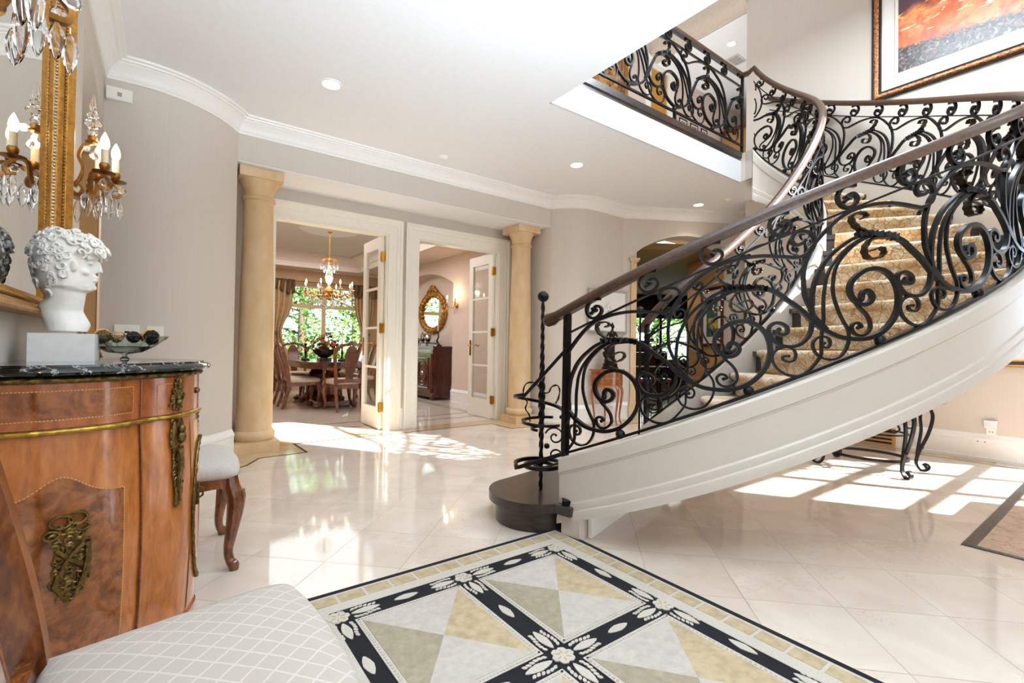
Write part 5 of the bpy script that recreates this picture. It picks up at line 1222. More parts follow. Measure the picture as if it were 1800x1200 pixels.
# ---- wall plates and the motion sensor on the curved wall
def plate(name, label, cat_, x, z, w_, h_, kind, y=4.583):
    p = thing(name, label, cat_, (x, y, z)); m = MB(); m.box(-w_/2, -0.008, -h_/2, w_/2, 0.002, h_/2); m.build('cover_plate', WHITEP, p, smooth=False, bevel=0.002)
    k = 3 if kind == 'thermo' else 2
    for i in range(k):
        cx = (i-(k-1)/2)*w_/k*0.92; m = MB(); m.box(cx-0.019, -0.012, -0.032, cx+0.019, -0.007, 0.032); m.build('rocker', WHITEP, p, smooth=False, bevel=0.002)
    if kind == 'thermo': m = MB(); m.box(-0.014, -0.0135, -0.012, 0.014, -0.0115, 0.004); m.build('display', BLACK, p, smooth=False)
plate('control_plate', 'white control plate with a small dark display behind the green bowl', 'switch', -0.215, 1.125, 0.15, 0.105, 'thermo')
plate('light_switch', 'white double light switch plate above the black potpourri ball', 'switch', -0.045, 1.12, 0.105, 0.105, 'sw', 4.583)
sn = thing('motion_sensor', 'white alarm sensor box just under the crown moulding', 'sensor', (-0.29, 4.585, 2.885)); m = MB(); m.box(-0.075, -0.03, -0.045, 0.075, 0.005, 0.045); m.build('housing', WHITEP, sn, smooth=False, bevel=0.015, bseg=3)
m = MB(); m.box(-0.012, -0.0325, -0.018, 0.014, -0.028, 0.012); m.build('window', plain('grey_lens', '#9a9890', 0.3), sn, smooth=False)
# ---- framed print, half round table and bronze statue by the curved wall
def picture(name, label, loc, rz, w_, h_, frames, matmat, art, matw, gap=0.0, tilt=0, cat_='picture'):
    """hangs in the local XZ plane facing -Y; frames = list of (width, depth, material)"""
    p = thing(name, label, cat_, loc, rz); x, z = w_/2, h_/2; k = 0
    for i, (fw, dp, mt) in enumerate(frames):
        m = MB(); m.frame([(-x, 0, -z), (x, 0, -z), (x, 0, z), (-x, 0, z)], [(0, 0), (0, dp*0.8), (fw*0.3, dp), (fw*0.8, dp*0.85), (fw, dp*0.7), (fw, 0)], (0, -1, 0))
        m.build('frame', mt, p, angle=30); x -= fw; z -= fw
    m = MB(); m.box(-x-0.003, -0.008, -z-0.003, x+0.003, 0, z+0.003); m.build('mount', matmat, p, smooth=False)
    xa, za = x-matw, z-matw
    if gap:
        m = MB(); m.frame([(-xa-gap, -0.0085, -za-gap), (xa+gap, -0.0085, -za-gap), (xa+gap, -0.0085, za+gap), (-xa-gap, -0.0085, za+gap)], [(0, 0), (0, 0.0012), (0.004, 0.0012), (0.004, 0)], (0, -1, 0)); m.build('mount_line', GOLD, p, smooth=False)
    m = MB(); m.box(-xa, -0.0105, -za, xa, -0.0078, za); m.build('print', art, p, smooth=False)
    return p, x, z
PAPER = plain('mount_board', '#e9e6e1', 0.7, var=0.01)
t = NT('pale_etching'); n = t.noise(t.coords(scale=(6, 6, 6)), 3, 6, 0.7); g_ = t.n('TexGradient', gradient_type='SPHERICAL'); t.t.links.new(t.coords(scale=(9, 9, 6)), g_.inputs[0])
f = t.math('MULTIPLY', g_.outputs[1], t.math('GREATER_THAN', n, 0.52)); t.set(color=t.mix(f, srgb('#e6e4df'), srgb('#7c8288')), rough=0.6); ETCH = t.m
picture('framed_print', 'small pale framed print with a faint sketch on the curved wall', (5.15, 4.665, 1.585), 0.0, 0.80, 0.62, [(0.03, 0.02, plain('silver_frame', '#b7b3ad', 0.4, 0.5))], PAPER, ETCH, 0.09)
st = thing('side_table', 'small half round wooden side table with two drawers against the curved wall', 'table', (5.02, 4.56, 0), math.radians(-22))
def half(r, n=24, y=0.0): return [(-r, y)] + [(-r*math.cos(PI*k/n), y-r*0.72*math.sin(PI*k/n)) for k in range(n+1)] + [(r, y)]
m = MB(); m.prism(half(0.262), 0.745, 0.765); m.build('top', CROSSB, st, smooth=False, bevel=0.004)
m = MB(); m.prism(half(0.235), 0.52, 0.745); m.build('body', INLAY, st, angle=30)
for z in (0.545, 0.65):
    m = MB()
    def dr(a, b): 
        t_ = PI*lerp(0.34, 0.66, a); return Vector((-0.239*math.cos(t_), -0.239*0.72*math.sin(t_), lerp(z, z+0.085, b)))
    m.grid(dr, 10, 1); d_ = m.build('drawer', BURL, st); m = MB(); m.ball((0, -0.178, z+0.042), 0.009, 1); m.build('knob', ANTB, d_)
for a0, a1 in ((0.06, 0.30), (0.70, 0.94)):
    m = MB(); m.grid(lambda a, b: Vector((-0.238*math.cos(PI*lerp(a0, a1, a)), -0.238*0.72*math.sin(PI*lerp(a0, a1, a)), lerp(0.55, 0.73, b))), 8, 1); m.build('side_panel', BURL, st)
for x, y, ox, oy in ((-0.20, -0.03, -1, 0), (0.20, -0.03, 1, 0), (-0.085, -0.145, -0.4, -0.9), (0.085, -0.145, 0.4, -0.9)):
    P = cat([(x, y, 0.53), (x+ox*0.028, y+oy*0.028, 0.46), (x+ox*0.02, y+oy*0.02, 0.33), (x-ox*0.008, y-oy*0.008, 0.13), (x, y, 0.04), (x+ox*0.022, y+oy*0.022, 0)], 5)
    m = MB(); m.tube(P, [lerp(0.024, 0.011, min(1, i/18)) for i in range(len(P))], 8); m.build('leg', CROSSB, st)
sb_ = thing('statue', 'dark bronze draped woman statuette standing on the half round table', 'sculpture', (5.0, 4.475, 0.766), math.radians(-22))
m = MB(); m.lathe([(0.115, 0), (0.118, 0.02), (0.105, 0.03), (0.098, 0.055), (0.105, 0.07), (0.085, 0.085), (0.08, 0.12), (0.09, 0.13), (0.06, 0.145)], 28); m.build('plinth', BRONZE, sb_)
m = MB(); m.lathe([(0.055, 0.14), (0.062, 0.18), (0.052, 0.26), (0.050, 0.33), (0.056, 0.37), (0.044, 0.41), (0.040, 0.44), (0.046, 0.475), (0.044, 0.50), (0.024, 0.53), (0.017, 0.545), (0.017, 0.56)], 20, Matrix.Rotation(0.05, 4, 'Y'), 1.0, 0.8)
m.ball((0.032, -0.004, 0.59), 0.027, 2, (0.9, 1, 1.2)); m.ball((0.026, 0.006, 0.605), 0.028, 2, (1, 1, 0.9)); m.ball((0.03, 0.0, 0.635), 0.012, 2)
for s in (-1, 1): m.ball((0.022+s*0.018, -0.032, 0.475), 0.016, 2)
m.tube(cat([(-0.02, 0, 0.51), (-0.055, -0.01, 0.45), (-0.06, -0.04, 0.39), (-0.02, -0.05, 0.40)], 4), [0.015]*4+[0.013]*5+[0.010]*4, 8); m.tube(cat([(0.065, 0, 0.515), (0.085, -0.03, 0.46), (0.07, -0.06, 0.45), (0.045, -0.06, 0.50)], 4), [0.015]*4+[0.013]*5+[0.010]*4, 8)
rnd = random.Random(2)
for k in range(16): 
    a = 2*PI*k/16; m.tube([(math.cos(a)*0.05, math.sin(a)*0.042, 0.36), (math.cos(a+0.15)*0.055, math.sin(a+0.15)*0.045, 0.27), (math.cos(a+0.05)*0.06, math.sin(a+0.05)*0.05, 0.15)], 0.008, 6)
m.tube(cat([(0.05, -0.02, 0.40), (0.0, -0.05, 0.35), (-0.06, -0.02, 0.30), (-0.07, 0.0, 0.2)], 5), 0.014, 8)
m.tube(cat([(-0.05, 0.02, 0.14), (-0.09, 0.0, 0.20), (-0.075, -0.01, 0.26), (-0.105, 0.0, 0.30)], 5), 0.018, 8); m.ball((-0.085, 0, 0.22), 0.03, 2)
o = m.build('figure', BRONZE, sb_); md = o.modifiers.new('remesh', 'REMESH'); md.mode = 'VOXEL'; md.voxel_size = 0.005; md.use_smooth_shade = True
# ---- the large picture on the stair wall: plain abstract in warm reds
t = NT('abstract_red_painting'); v = t.coords(scale=(1, 1, 1)); sp = t.n('SeparateXYZ'); t.t.links.new(v, sp.inputs[0]); X, Z = sp.outputs[0], sp.outputs[2]
n1 = t.noise(v, 4, 5, 0.6, 0.8); n2 = t.noise(v, 22, 5, 0.65, 1.0); n3 = t.noise(v, 2.2, 3, 0.5, 0.5)
base = t.ramp(n1, [(0.30, srgb('#b5472c')), (0.48, srgb('#d9693c')), (0.6, srgb('#e79a63')), (0.75, srgb('#c96a58'))])
base = t.mix(t.ramp(t.math('ADD', t.math('MULTIPLY', Z, 1.4), n3), [(0.72, (0, 0, 0)), (0.85, (1, 1, 1))]), base, srgb('#5b3b44'))
low = t.math('ADD', t.math('MULTIPLY', Z, -2.6), t.math('ADD', t.math('MULTIPLY', n2, 0.55), t.math('MULTIPLY', t.math('ABSOLUTE', t.math('ADD', X, -0.15)), 0.28)))
crowd = t.ramp(n2, [(0.35, srgb('#1f2328')), (0.48, srgb('#4a4a4a')), (0.54, srgb('#7d4f3c')), (0.6, srgb('#7f96a6')), (0.68, srgb('#c9b58e'))], 'CONSTANT')
c = t.mix(t.ramp(low, [(1.18, (0, 0, 0)), (1.2, (1, 1, 1))] if False else [(0.93, (0, 0, 0)), (0.97, (1, 1, 1))]), base, crowd)
wv = t.noise(t.coords(scale=(1.5, 1, 7)), 2.6, 4, 0.6, 0.6)
m1 = t.math('MULTIPLY', t.math('GREATER_THAN', wv, 0.60), t.math('LESS_THAN', t.math('ABSOLUTE', t.math('SUBTRACT', Z, 0.06)), 0.14))
c = t.mix(m1, c, srgb('#e8e2cf')); m2 = t.math('MULTIPLY', t.math('GREATER_THAN', t.noise(t.coords(scale=(2, 1, 5), loc=(3, 0, 1)), 3, 4, 0.6, 0.8), 0.62), t.math('GREATER_THAN', Z, 0.02)); c = t.mix(m2, c, srgb('#e3b64a'))
t.set(color=c, rough=0.3); ABST = t.m
t = NT('mottled_gilt_frame'); n = t.noise(t.coords(), 70, 4, 0.6); t.set(color=t.ramp(n, [(0.4, srgb('#3a200f')), (0.5, srgb('#a4602b')), (0.65, srgb('#c98242'))]), rough=0.35, metal=0.2); MOTT = t.m
picture('framed_painting', 'large framed abstract painting in orange and dark tones above the stair rail', (XR-0.003, 0.90, 4.60), -PI/2, 2.06, 1.36, [(0.024, 0.03, BLACK), (0.046, 0.04, MOTT), (0.024, 0.026, BLACK)], PAPER, ABST, 0.15, 0.035)
# corner of another frame low on the right wall
picture('framed_picture', 'gilt framed picture on the right wall below the stair, only its lower edge in view', (XR-0.003, 0.44+0.0, 1.42), -PI/2, 1.05, 0.98, [(0.02, 0.03, GOLD), (0.03, 0.025, DARKOAK), (0.015, 0.02, GOLD)], PAPER, ETCH, 0.1)
# ---- wrought iron console under the stair
it = thing('console_table', 'wrought iron glass topped table with scroll legs standing under the stair', 'table', (5.22, 1.55, 0), math.radians(90))
tw, td = 0.31, 0.21
def foot_leg(sx, sy):
    o = Vector((sx*tw, sy*td, 0)); k = Vector((sx*0.8, sy*0.6, 0)).normalized(); pn_ = Vector((-k.y, k.x, 0)); m = MB()
    main = cat([o+k*0.05+Vector((0, 0, 0.60)), o+k*0.10+Vector((0, 0, 0.50)), o+k*0.07+Vector((0, 0, 0.34)), o+k*0.0+Vector((0, 0, 0.17)), o-k*0.02+Vector((0, 0, 0.07)), o+k*0.01+Vector((0, 0, 0.014)), o+k*0.05+Vector((0, 0, 0.012)), o+k*0.075+Vector((0, 0, 0.04)), o+k*0.055+Vector((0, 0, 0.068)), o+k*0.03+Vector((0, 0, 0.05))], 6)
    m.tube(main, 1, flat=(0.009, 0.013), up=pn_)
    m.tube(cat([o+k*0.045+Vector((0, 0, 0.60)), o+k*0.01+Vector((0, 0, 0.50)), o+k*0.015+Vector((0, 0, 0.36)), o-k*0.01+Vector((0, 0, 0.18)), o-k*0.02+Vector((0, 0, 0.06))], 6), 1, flat=(0.008, 0.012), up=pn_)
    m.ball(o+k*0.02+Vector((0, 0, 0.21)), 0.018, 2); m.ball(o+k*0.052+Vector((0, 0, 0.045)), 0.017, 2); return m.build('leg', IRON, it, angle=50)
for sx in (-1, 1):
    for sy in (-1, 1): foot_leg(sx, sy)
m = MB(); m.tube([Vector((math.cos(2*PI*k/60)*(tw-0.02), math.sin(2*PI*k/60)*(td+0.03), 0.115)) for k in range(60)], 1, closed=True, flat=(0.006, 0.012), up=(0, 0, 1)); m.build('stretcher_ring', IRON, it, angle=50)
m = MB(); m.tube([Vector((math.cos(2*PI*k/60)*(tw-0.03), math.sin(2*PI*k/60)*(td), 0.335)) for k in range(60)], 1, closed=True, flat=(0.012, 0.006), up=(0, 0, 1)); m.build('shelf_ring', IRON, it, angle=50)
for sy in (-1, 1):
    for sx in (-1, 1):
        P = []
        for i in range(60): 
            a = PI*0.5+2*PI*1.8*i/59; r = 0.085*(1-i/66); P.append(Vector((sx*(0.17+math.cos(a)*r), sy*td, 0.47+math.sin(a)*r)))
        m = MB(); m.tube(P, 1, flat=(0.006, 0.011), up=(0, 1, 0)); m.ball(P[-1], 0.016, 1)
        m.tube(cat([(sx*0.30, sy*td, 0.56), (sx*0.26, sy*td, 0.47), (sx*0.28, sy*td, 0.40), (sx*0.24, sy*td, 0.37), (sx*0.21, sy*td, 0.40)], 5), 1, flat=(0.006, 0.010), up=(0, 1, 0)); m.build('scroll', IRON, it, angle=50)
m = MB(); m.box(-tw-0.16, -td-0.14, 0.605, tw+0.16, td+0.14, 0.617); m.build('glass_top', PANE, it, smooth=False)
# ---- low services on the right wall
ou = thing('power_outlet', 'white wall outlet with a plug-in device above the right baseboard', 'outlet', (XR, 0.945, 0.315)); m = MB(); m.box(-0.006, -0.036, -0.058, 0, 0.036, 0.058); m.build('cover_plate', WHITEP, ou, smooth=False, bevel=0.002)
m = MB(); m.box(-0.045, -0.045, 0.01, -0.006, 0.045, 0.085); m.build('plug_in_device', plain('pale_grey_plastic', '#dfe3ea', 0.3), ou, smooth=False, bevel=0.006)
for y in (-0.01, 0.01): m = MB(); m.box(-0.0075, y-0.002, -0.035, -0.0055, y+0.002, -0.022); m.build('slot', BLACK, ou, smooth=False)
cp_ = thing('cable_plate', 'white double jack plate set into the top of the right baseboard', 'outlet', (XR-0.026, 1.01, 0.185)); m = MB(); m.box(-0.006, -0.06, -0.036, 0.0, 0.06, 0.036); m.build('cover_plate', WHITEP, cp_, smooth=False, bevel=0.002)
for y in (-0.025, 0.025): m = MB(); m.box(-0.0075, y-0.006, -0.006, -0.0055, y+0.006, 0.006); m.build('jack', plain('jack_grey', '#8d8d8d', 0.4), cp_, smooth=False)
rv = thing('floor_register', 'brown and black air register low on the wall under the stair', 'vent', (XR-0.030, 1.95, 0.11)); m = MB(); m.box(-0.008, -0.26, -0.10, 0.03, 0.26, 0.10); m.build('surround', TANW, rv, smooth=False, bevel=0.004)
for k in range(4): m = MB(); m.box(-0.012, -0.23, -0.075+k*0.042, -0.006, 0.23, -0.055+k*0.042); m.build('louver', BLACK, rv, smooth=False)
# entrance mat well with its grate
m = MB(); m.prism([(3.62, -1.55), (6.4, -1.55), (6.4, 0.575), (3.62, 0.575)], 0.0002, 0.0012); trim(m, MATSTONE, 'brown stone inset floor by the entrance', False)
gr = thing('floor_grate', 'dark metal floor grate edging the brown stone inset by the entrance', 'grate')
m = MB(); m.prism([(3.552, 0.575), (6.3, 0.575), (6.3, 0.63), (3.552, 0.63)], 0.0002, 0.004); m.prism([(3.552, -1.55), (3.595, -1.55), (3.595, 0.575), (3.552, 0.575)], 0.0002, 0.004); m.build('grate_frame', plain('grate_steel', '#4b4d50', 0.35, 0.8), gr, smooth=False)
m = MB()
for k in range(180): x = 3.575+k*0.0148; m.box(x, 0.584, 0.0035, x+0.008, 0.621, 0.0052)
m.build('slots', BLACK, gr, smooth=False)
m = MB()
for k in range(60): y = 0.555-k*0.034; m.box(3.561, y-0.022, 0.0035, 3.586, y, 0.0052)
m.build('slots', BLACK, gr, smooth=False)
m = MB(); m.sweep([(4.05, 0.40), (4.9, 0.40)], BP2); trim(m, TRIM, 'white moulding end by the entrance')
# ---- art and switch in the library passage
t = NT('flower_painting'); vo = t.n('TexVoronoi'); vo.inputs['Scale'].default_value = 6; t.t.links.new(t.coords(), vo.inputs['Vector']); sp = t.n('SeparateXYZ'); t.t.links.new(t.coords(), sp.inputs[0])
bgc = t.ramp(t.noise(t.coords(), 16, 5, 0.7, 1.0), [(0.35, srgb('#1d4a3a')), (0.5, srgb('#2f6a78')), (0.6, srgb('#5f7a3a')), (0.68, srgb('#b03a2a'))])
fl_ = t.math('MULTIPLY', t.math('LESS_THAN', vo.outputs[0], 0.42), t.math('LESS_THAN', sp.outputs[2], -0.02)); cpt_ = t.math('MULTIPLY', t.math('LESS_THAN', vo.outputs[0], 0.14), t.math('LESS_THAN', sp.outputs[2], -0.02))
t.set(color=t.mix(cpt_, t.mix(fl_, bgc, srgb('#e6bd1e')), srgb('#3a2412')), rough=0.3); FLOWP = t.m
q = onA(1.772, 0.62, 1.60); ang_ = math.atan2(-AN.y, -AN.x)
picture('framed_painting', 'wood framed painting of yellow flowers on blue green in the tan passage', q, math.atan2(AN.y, AN.x)+PI, 0.66, 0.98, [(0.05, 0.035, MAHOG)], PAPER, FLOWP, 0.11)
q = onA(1.776, 1.22, 1.24); sw_ = thing('light_switch', 'cream switch plate on the tan passage wall beside the flower painting', 'switch', q, math.atan2(AN.y, AN.x)+PI); m = MB(); m.box(-0.07, -0.008, -0.055, 0.07, 0, 0.055); m.build('cover_plate', CREAMT, sw_, smooth=False, bevel=0.002)
for x in (-0.03, 0.03): m = MB(); m.box(x-0.015, -0.012, -0.03, x+0.015, -0.007, 0.03); m.build('rocker', CREAMT, sw_, smooth=False)
# ---- library: piano with bench, ceiling lights
pq = Vector(onA(1.05, 2.9)); pa = thing('grand_piano', 'black grand piano with open keyboard in the library beyond the archway', 'piano', pq, math.radians(-30))
m = MB(); out = cat([(-0.75, -0.55, 0), (-0.75, 0.4, 0), (-0.70, 0.95, 0), (-0.35, 1.1, 0), (0.05, 0.8, 0), (0.45, 0.35, 0), (0.75, 0.1, 0), (0.75, -0.55, 0)], 6); m.prism([(p.x, p.y) for p in out], 0.68, 0.98); m.build('case', BLACK, pa, smooth=False)
m = MB(); m.prism([(p.x*1.01, p.y*1.01) for p in out], 0.985, 1.0); m.build('lid', BLACK, pa, smooth=False)
m = MB(); m.box(-0.72, -0.80, 0.66, 0.72, -0.53, 0.70); m.build('key_bed', BLACK, pa, smooth=False)
m = MB(); m.box(-0.62, -0.77, 0.70, 0.62, -0.62, 0.722); m.build('white_keys', plain('ivory_keys', '#e9e4d8', 0.25), pa, smooth=False)
m = MB()
for k in range(36): 
    if k % 7 not in (2, 6): m.box(-0.60+k*0.0345, -0.72, 0.72, -0.60+k*0.0345+0.014, -0.62, 0.735)
m.build('black_keys', BLACK, pa, smooth=False)
m = MB(); m.box(-0.40, -0.50, 1.0, 0.40, -0.48, 1.22); m.build('music_desk', BLACK, pa, smooth=False)
for x, y in ((-0.62, -0.45), (0.62, -0.45), (-0.35, 0.75)): m = MB(); m.tube([(x, y, 0.68), (x, y, 0.3), (x, y, 0.0)], [0.06, 0.04, 0.035], 10); m.build('leg', BLACK, pa)
pb = thing('piano_bench', 'dark wooden bench in front of the grand piano', 'bench', pq+Matrix.Rotation(math.radians(-30), 3, 'Z') @ Vector((0.1, -1.15, 0)), math.radians(-30))
m = MB(); m.box(-0.38, -0.18, 0.44, 0.38, 0.18, 0.50); m.build('seat', MAHOG, pb, smooth=False, bevel=0.01)
for x in (-0.34, 0.34):
    for y in (-0.14, 0.14): m = MB(); m.tube([(x, y, 0.44), (x, y, 0)], [0.022, 0.015], 8); m.build('leg', MAHOG, pb)
cl_ = thing('piano_cloth', 'folded red cloth lying on the piano lid', 'cloth', pq+Matrix.Rotation(math.radians(-30), 3, 'Z') @ Vector((0.12, 0.15, 1.002)), 0.3); m = MB(); m.grid(lambda a, b: Vector(((a-0.5)*0.6, (b-0.5)*0.35, 0.012+0.012*math.sin(a*11)*math.cos(b*7)+0.012)), 16, 10); m.grid(lambda a, b: Vector(((a-0.5)*0.6, (b-0.5)*0.35, 0.0)), 1, 1); m.build('cloth', plain('red_cloth', '#8e1f22', 0.7), cl_)
ch_ = thing('stool', 'slim black iron stool with bent legs beyond the archway', 'stool', onA(1.25, 1.9)); m = MB(); m.lathe([(0.001, 0.58), (0.17, 0.58), (0.18, 0.60), (0.15, 0.625), (0.001, 0.63)], 24); m.build('seat', BLACK, ch_)
for k in range(4): a = PI/4+PI/2*k; m = MB(); m.tube([(math.cos(a)*0.12, math.sin(a)*0.12, 0.58), (math.cos(a)*0.18, math.sin(a)*0.18, 0)], 0.012, 8); m.build('leg', BLACK, ch_)
q = onA(1.30, 1.25); downlight(q[0], q[1], 2.62, 0.075, 'recessed light in the brown passage ceiling, nearer the arch', 'recessed library ceiling lights', 10)
q = onA(1.55, 3.3); downlight(q[0], q[1], 2.62, 0.075, 'recessed light deeper in the brown library ceiling', 'recessed library ceiling lights', 12)
q = onA(0.62, 1.55); va = thing('vase', 'round grey vase with tall orange stems by the arch edge', 'vase', q)
m = MB(); m.lathe([(0.08, 0), (0.10, 0.05), (0.07, 0.10), (0.05, 0.9), (0.055, 1.15), (0.09, 1.2), (0.13, 1.3), (0.13, 1.36), (0.08, 1.45), (0.05, 1.48)], 24); m.build('body', plain('grey_glaze', '#8d9496', 0.2), va)
m = MB(); rnd = random.Random(4)
for k in range(9): a, l = rnd.uniform(0, 6.28), rnd.uniform(0.15, 0.42); m.tube([(0, 0, 1.45), (math.cos(a)*0.03, math.sin(a)*0.03, 1.6), (math.cos(a)*0.06, math.sin(a)*0.06, 1.5+l)], 0.007, 5)
m.build('stems', plain('orange_stems', '#c77a2a', 0.6), va)
# ================================================================== the dining room
DX = 4.37; DY = 11.6; DZ = 2.75
m = MB(); m.box(-1.3, YW+0.131, 0, -1.2, DY, DZ); struct(m.build('wall_dining_left', DWALL, smooth=False))
m = MB(); m.box(-1.2, YW+0.131, 0, 0.95, YW+0.14, DZ); m.box(2.235, YW+0.131, 0, 2.635, YW+0.14, DZ); m.box(3.905, YW+0.131, 0, 4.65, YW+0.14, DZ); m.box(0.95, YW+0.131, OH, 2.235, YW+0.14, DZ); m.box(2.635, YW+0.131, OH, 3.905, YW+0.14, DZ)
struct(m.build('wall_dining_front', DWALL, smooth=False))
m = MB(); MY = Matrix(((0, 0, 1, 0), (1, 0, 0, 0), (0, 1, 0, 0), (0, 0, 0, 1)))
n0, n1, nz0, nz1 = 7.80, 10.30, 2.235, 2.53
m.prism([(YW+0.14, 0), (n0, 0), (n0, DZ), (YW+0.14, DZ)], DX, DX+0.3, MY); m.prism([(n1, 0), (DY, 0), (DY, DZ), (n1, DZ)], DX, DX+0.3, MY)
ap = [(lerp(n0, n1, k/18), nz0+(nz1-nz0)*math.sin(PI*k/18)**0.85) for k in range(19)]
for (a, za_), (b, zb_) in zip(ap[:-1], ap[1:]): m.prism([(a, za_), (b, zb_), (b, DZ), (a, DZ)], DX, DX+0.3, MY)
m.box(4.62, n0, 0, 4.67, n1, DZ)
struct(m.build('wall_dining_right', DWALL, smooth=False), 'blush dining wall with a shallow arched niche for the sideboard')
WX0, WX1, WZ0, WZ1 = 1.75, 4.05, 0.55, 2.40
m = MB()
for x0, x1, z0, z1 in ((-1.2, WX0, 0, DZ), (WX1, 4.7, 0, DZ), (WX0, WX1, 0, WZ0), (WX0, WX1, WZ1, DZ)): m.box(x0, DY, z0, x1, DY+0.14, z1)
struct(m.build('wall_dining_back', plain('dining_back_paint', '#c9a986', 0.65, var=0.02), smooth=False), 'tan dining wall round the garden window')
wd = thing('window_1', 'wide dining room window onto the leafy garden', 'window', kind='structure')
FRT = plain('window_frame_tan', '#cdb48e', 0.45, var=0.03)
m = MB()
for x in (WX0, 3.05, WX1): m.box(x-0.045, DY+0.02, WZ0, x+0.045, DY+0.10, WZ1)
for z in (WZ0, 1.93, WZ1): m.box(WX0, DY+0.025, z-0.04, WX1, DY+0.095, z+0.04)
m.build('window_frame', FRT, wd, smooth=False)
m = MB(); m.box(WX0, DY+0.055, WZ0, WX1, DY+0.061, WZ1); m.build('pane', PANE, wd, smooth=False)
# tray ceiling
TX0, TX1, TY0, TY1 = 0.96, 3.70, 6.10, 11.15
m = MB()
e_ = 0.008
for x0, y0, x1, y1 in ((-1.3, YW+0.13, TX0-e_, DY), (TX1+e_, YW+0.13, 4.7, DY), (TX0-e_, YW+0.13, TX1+e_, TY0-e_), (TX0-e_, TY1+e_, TX1+e_, DY)): m.box(x0, y0, DZ+0.001, x1, y1, DZ+0.05)
struct(m.build('ceiling_dining_border', DWALL, smooth=False))
m = MB(); m.box(TX0-0.1, TY0-0.1, 3.05, TX1+0.1, TY1+0.1, 3.10); struct(m.build('ceiling_dining', plain('dining_ceiling_paint', '#d9cfcd', 0.7, var=0.01), smooth=False), 'dining tray ceiling')
m = MB(); m.sweep([(TX0, TY0), (TX0, TY1), (TX1, TY1), (TX1, TY0)], [(-0.02, DZ), (0.0, DZ), (0.0, DZ+0.12), (0.02, DZ+0.13), (0.03, DZ+0.15), (0.10, DZ+0.20), (0.13, DZ+0.21), (0.15, DZ+0.235), (0.24, DZ+0.25), (0.25, DZ+0.27), (0.25, DZ+0.3), (-0.02, DZ+0.3)], 1, closed=True); trim(m, plain('tray_moulding', '#e2d2c4', 0.5, var=0.01), 'moulded edge of the dining tray ceiling', angle=25)
m = MB(); m.lathe([(0.02, 3.02), (0.16, 3.022), (0.20, 3.03), (0.36, 3.034), (0.42, 3.028), (0.46, 3.036), (0.50, 3.05)], 40, Matrix.Translation((2.33, 8.58, 0))); trim(m, CEIL, 'round ceiling medallion over the chandelier')
baseboard('baseboard_dining_right', [(DX, n0), (DX, YW+0.14)]); 
m = MB(); m.sweep([(4.62, n1), (4.62, n0), (DX, n0), (DX, n0-0.01)], BP2); struct(m.build('baseboard_niche', TRIM, angle=25))
# table
tb = thing('dining_table', 'long dark mahogany dining table with clipped corners under the chandelier', 'table', (2.35, 8.85, 0))
hx, hy, cc = 0.52, 0.98, 0.15
oc = [(-hx+cc, -hy), (hx-cc, -hy), (hx, -hy+cc), (hx, hy-cc), (hx-cc, hy), (-hx+cc, hy), (-hx, hy-cc), (-hx, -hy+cc)]
m = MB(); m.prism(oc, 0.735, 0.765); m.build('tabletop', MAHOG, tb, smooth=False, bevel=0.006)
m = MB(); m.prism([(x*0.93, y*0.95) for x, y in oc], 0.655, 0.735); m.build('apron', MAHOG, tb, smooth=False)
for y in (-0.5, 0.5):
    m = MB(); m.lathe([(0.20, 0.10), (0.21, 0.15), (0.12, 0.20), (0.10, 0.30), (0.14, 0.42), (0.15, 0.50), (0.10, 0.58), (0.17, 0.65)], 20, Matrix.Translation((0, y, 0))); m.box(-0.30, y-0.26, 0.03, 0.30, y+0.26, 0.11); m.build('pedestal', MAHOG, tb)
    for sx in (-1, 1): m = MB(); m.ball((sx*0.30, y-0.22, 0.04), 0.05, 2, (1.3, 1, 0.8)); m.ball((sx*0.30, y+0.22, 0.04), 0.05, 2, (1.3, 1, 0.8)); m.build('foot', MAHOG, tb)
# chairs: one armchair at each end, two side chairs on each long side
GC = 'dining chairs round the mahogany table'
make_chair('dining_armchair', 'dining armchair at the near end of the table with its vase back to the doorway', 'chair', SEATF, True, (2.385, 7.80, 0), 0, GC)
ch0 = make_chair('dining_chair', 'dining chair seen sideways at the near left of the table', 'chair', SEATF, False, (1.90, 8.50, 0), -PI/2, GC)
dup_to(ch0, (1.90, 9.30, 0), -PI/2, 'dining chair at the left of the table, farther from the doorway', GC)
dup_to(ch0, (2.83, 8.50, 0), PI/2, 'dining chair on the window mullion side of the table, half behind the glazed door', GC)
dup_to(ch0, (2.83, 9.30, 0), PI/2, 'dining chair on the far side of the table, glimpsed through the door panes', GC)
dup_to(ch0, (2.16, 10.10, 0), PI, 'dining chair at the window end of the table facing the doorway', GC)
# table decor
fb = thing('flower_bowl', 'dark glass footed bowl on the dining table holding the red flowers', 'bowl', (2.31, 8.72, 0.766))
m = MB(); m.box(-0.10, -0.10, 0, 0.10, 0.10, 0.05); m.build('stand', BLACK, fb, smooth=False, bevel=0.006)
m = MB(); m.lathe([(0.06, 0.05), (0.10, 0.07), (0.17, 0.13), (0.20, 0.19), (0.205, 0.20), (0.19, 0.195), (0.15, 0.14), (0.05, 0.08)], 24); m.build('bowl', plain('smoked_glass', '#2c2420', 0.08, coat=0.5), fb)
fa = thing('flower_arrangement', 'dried red and gold flower arrangement standing in the dark bowl on the dining table', 'flowers', (2.31, 8.72, 0.93))
rnd = random.Random(9); reds = [plain('petal_red', '#b3241c', 0.6, var=0.25), plain('petal_burgundy', '#4f1a16', 0.7, var=0.3), plain('petal_gold', '#8a5a22', 0.7, var=0.3), plain('petal_ivory', '#e0c99a', 0.6, var=0.15), plain('petal_olive', '#4d4720', 0.7, var=0.3)]
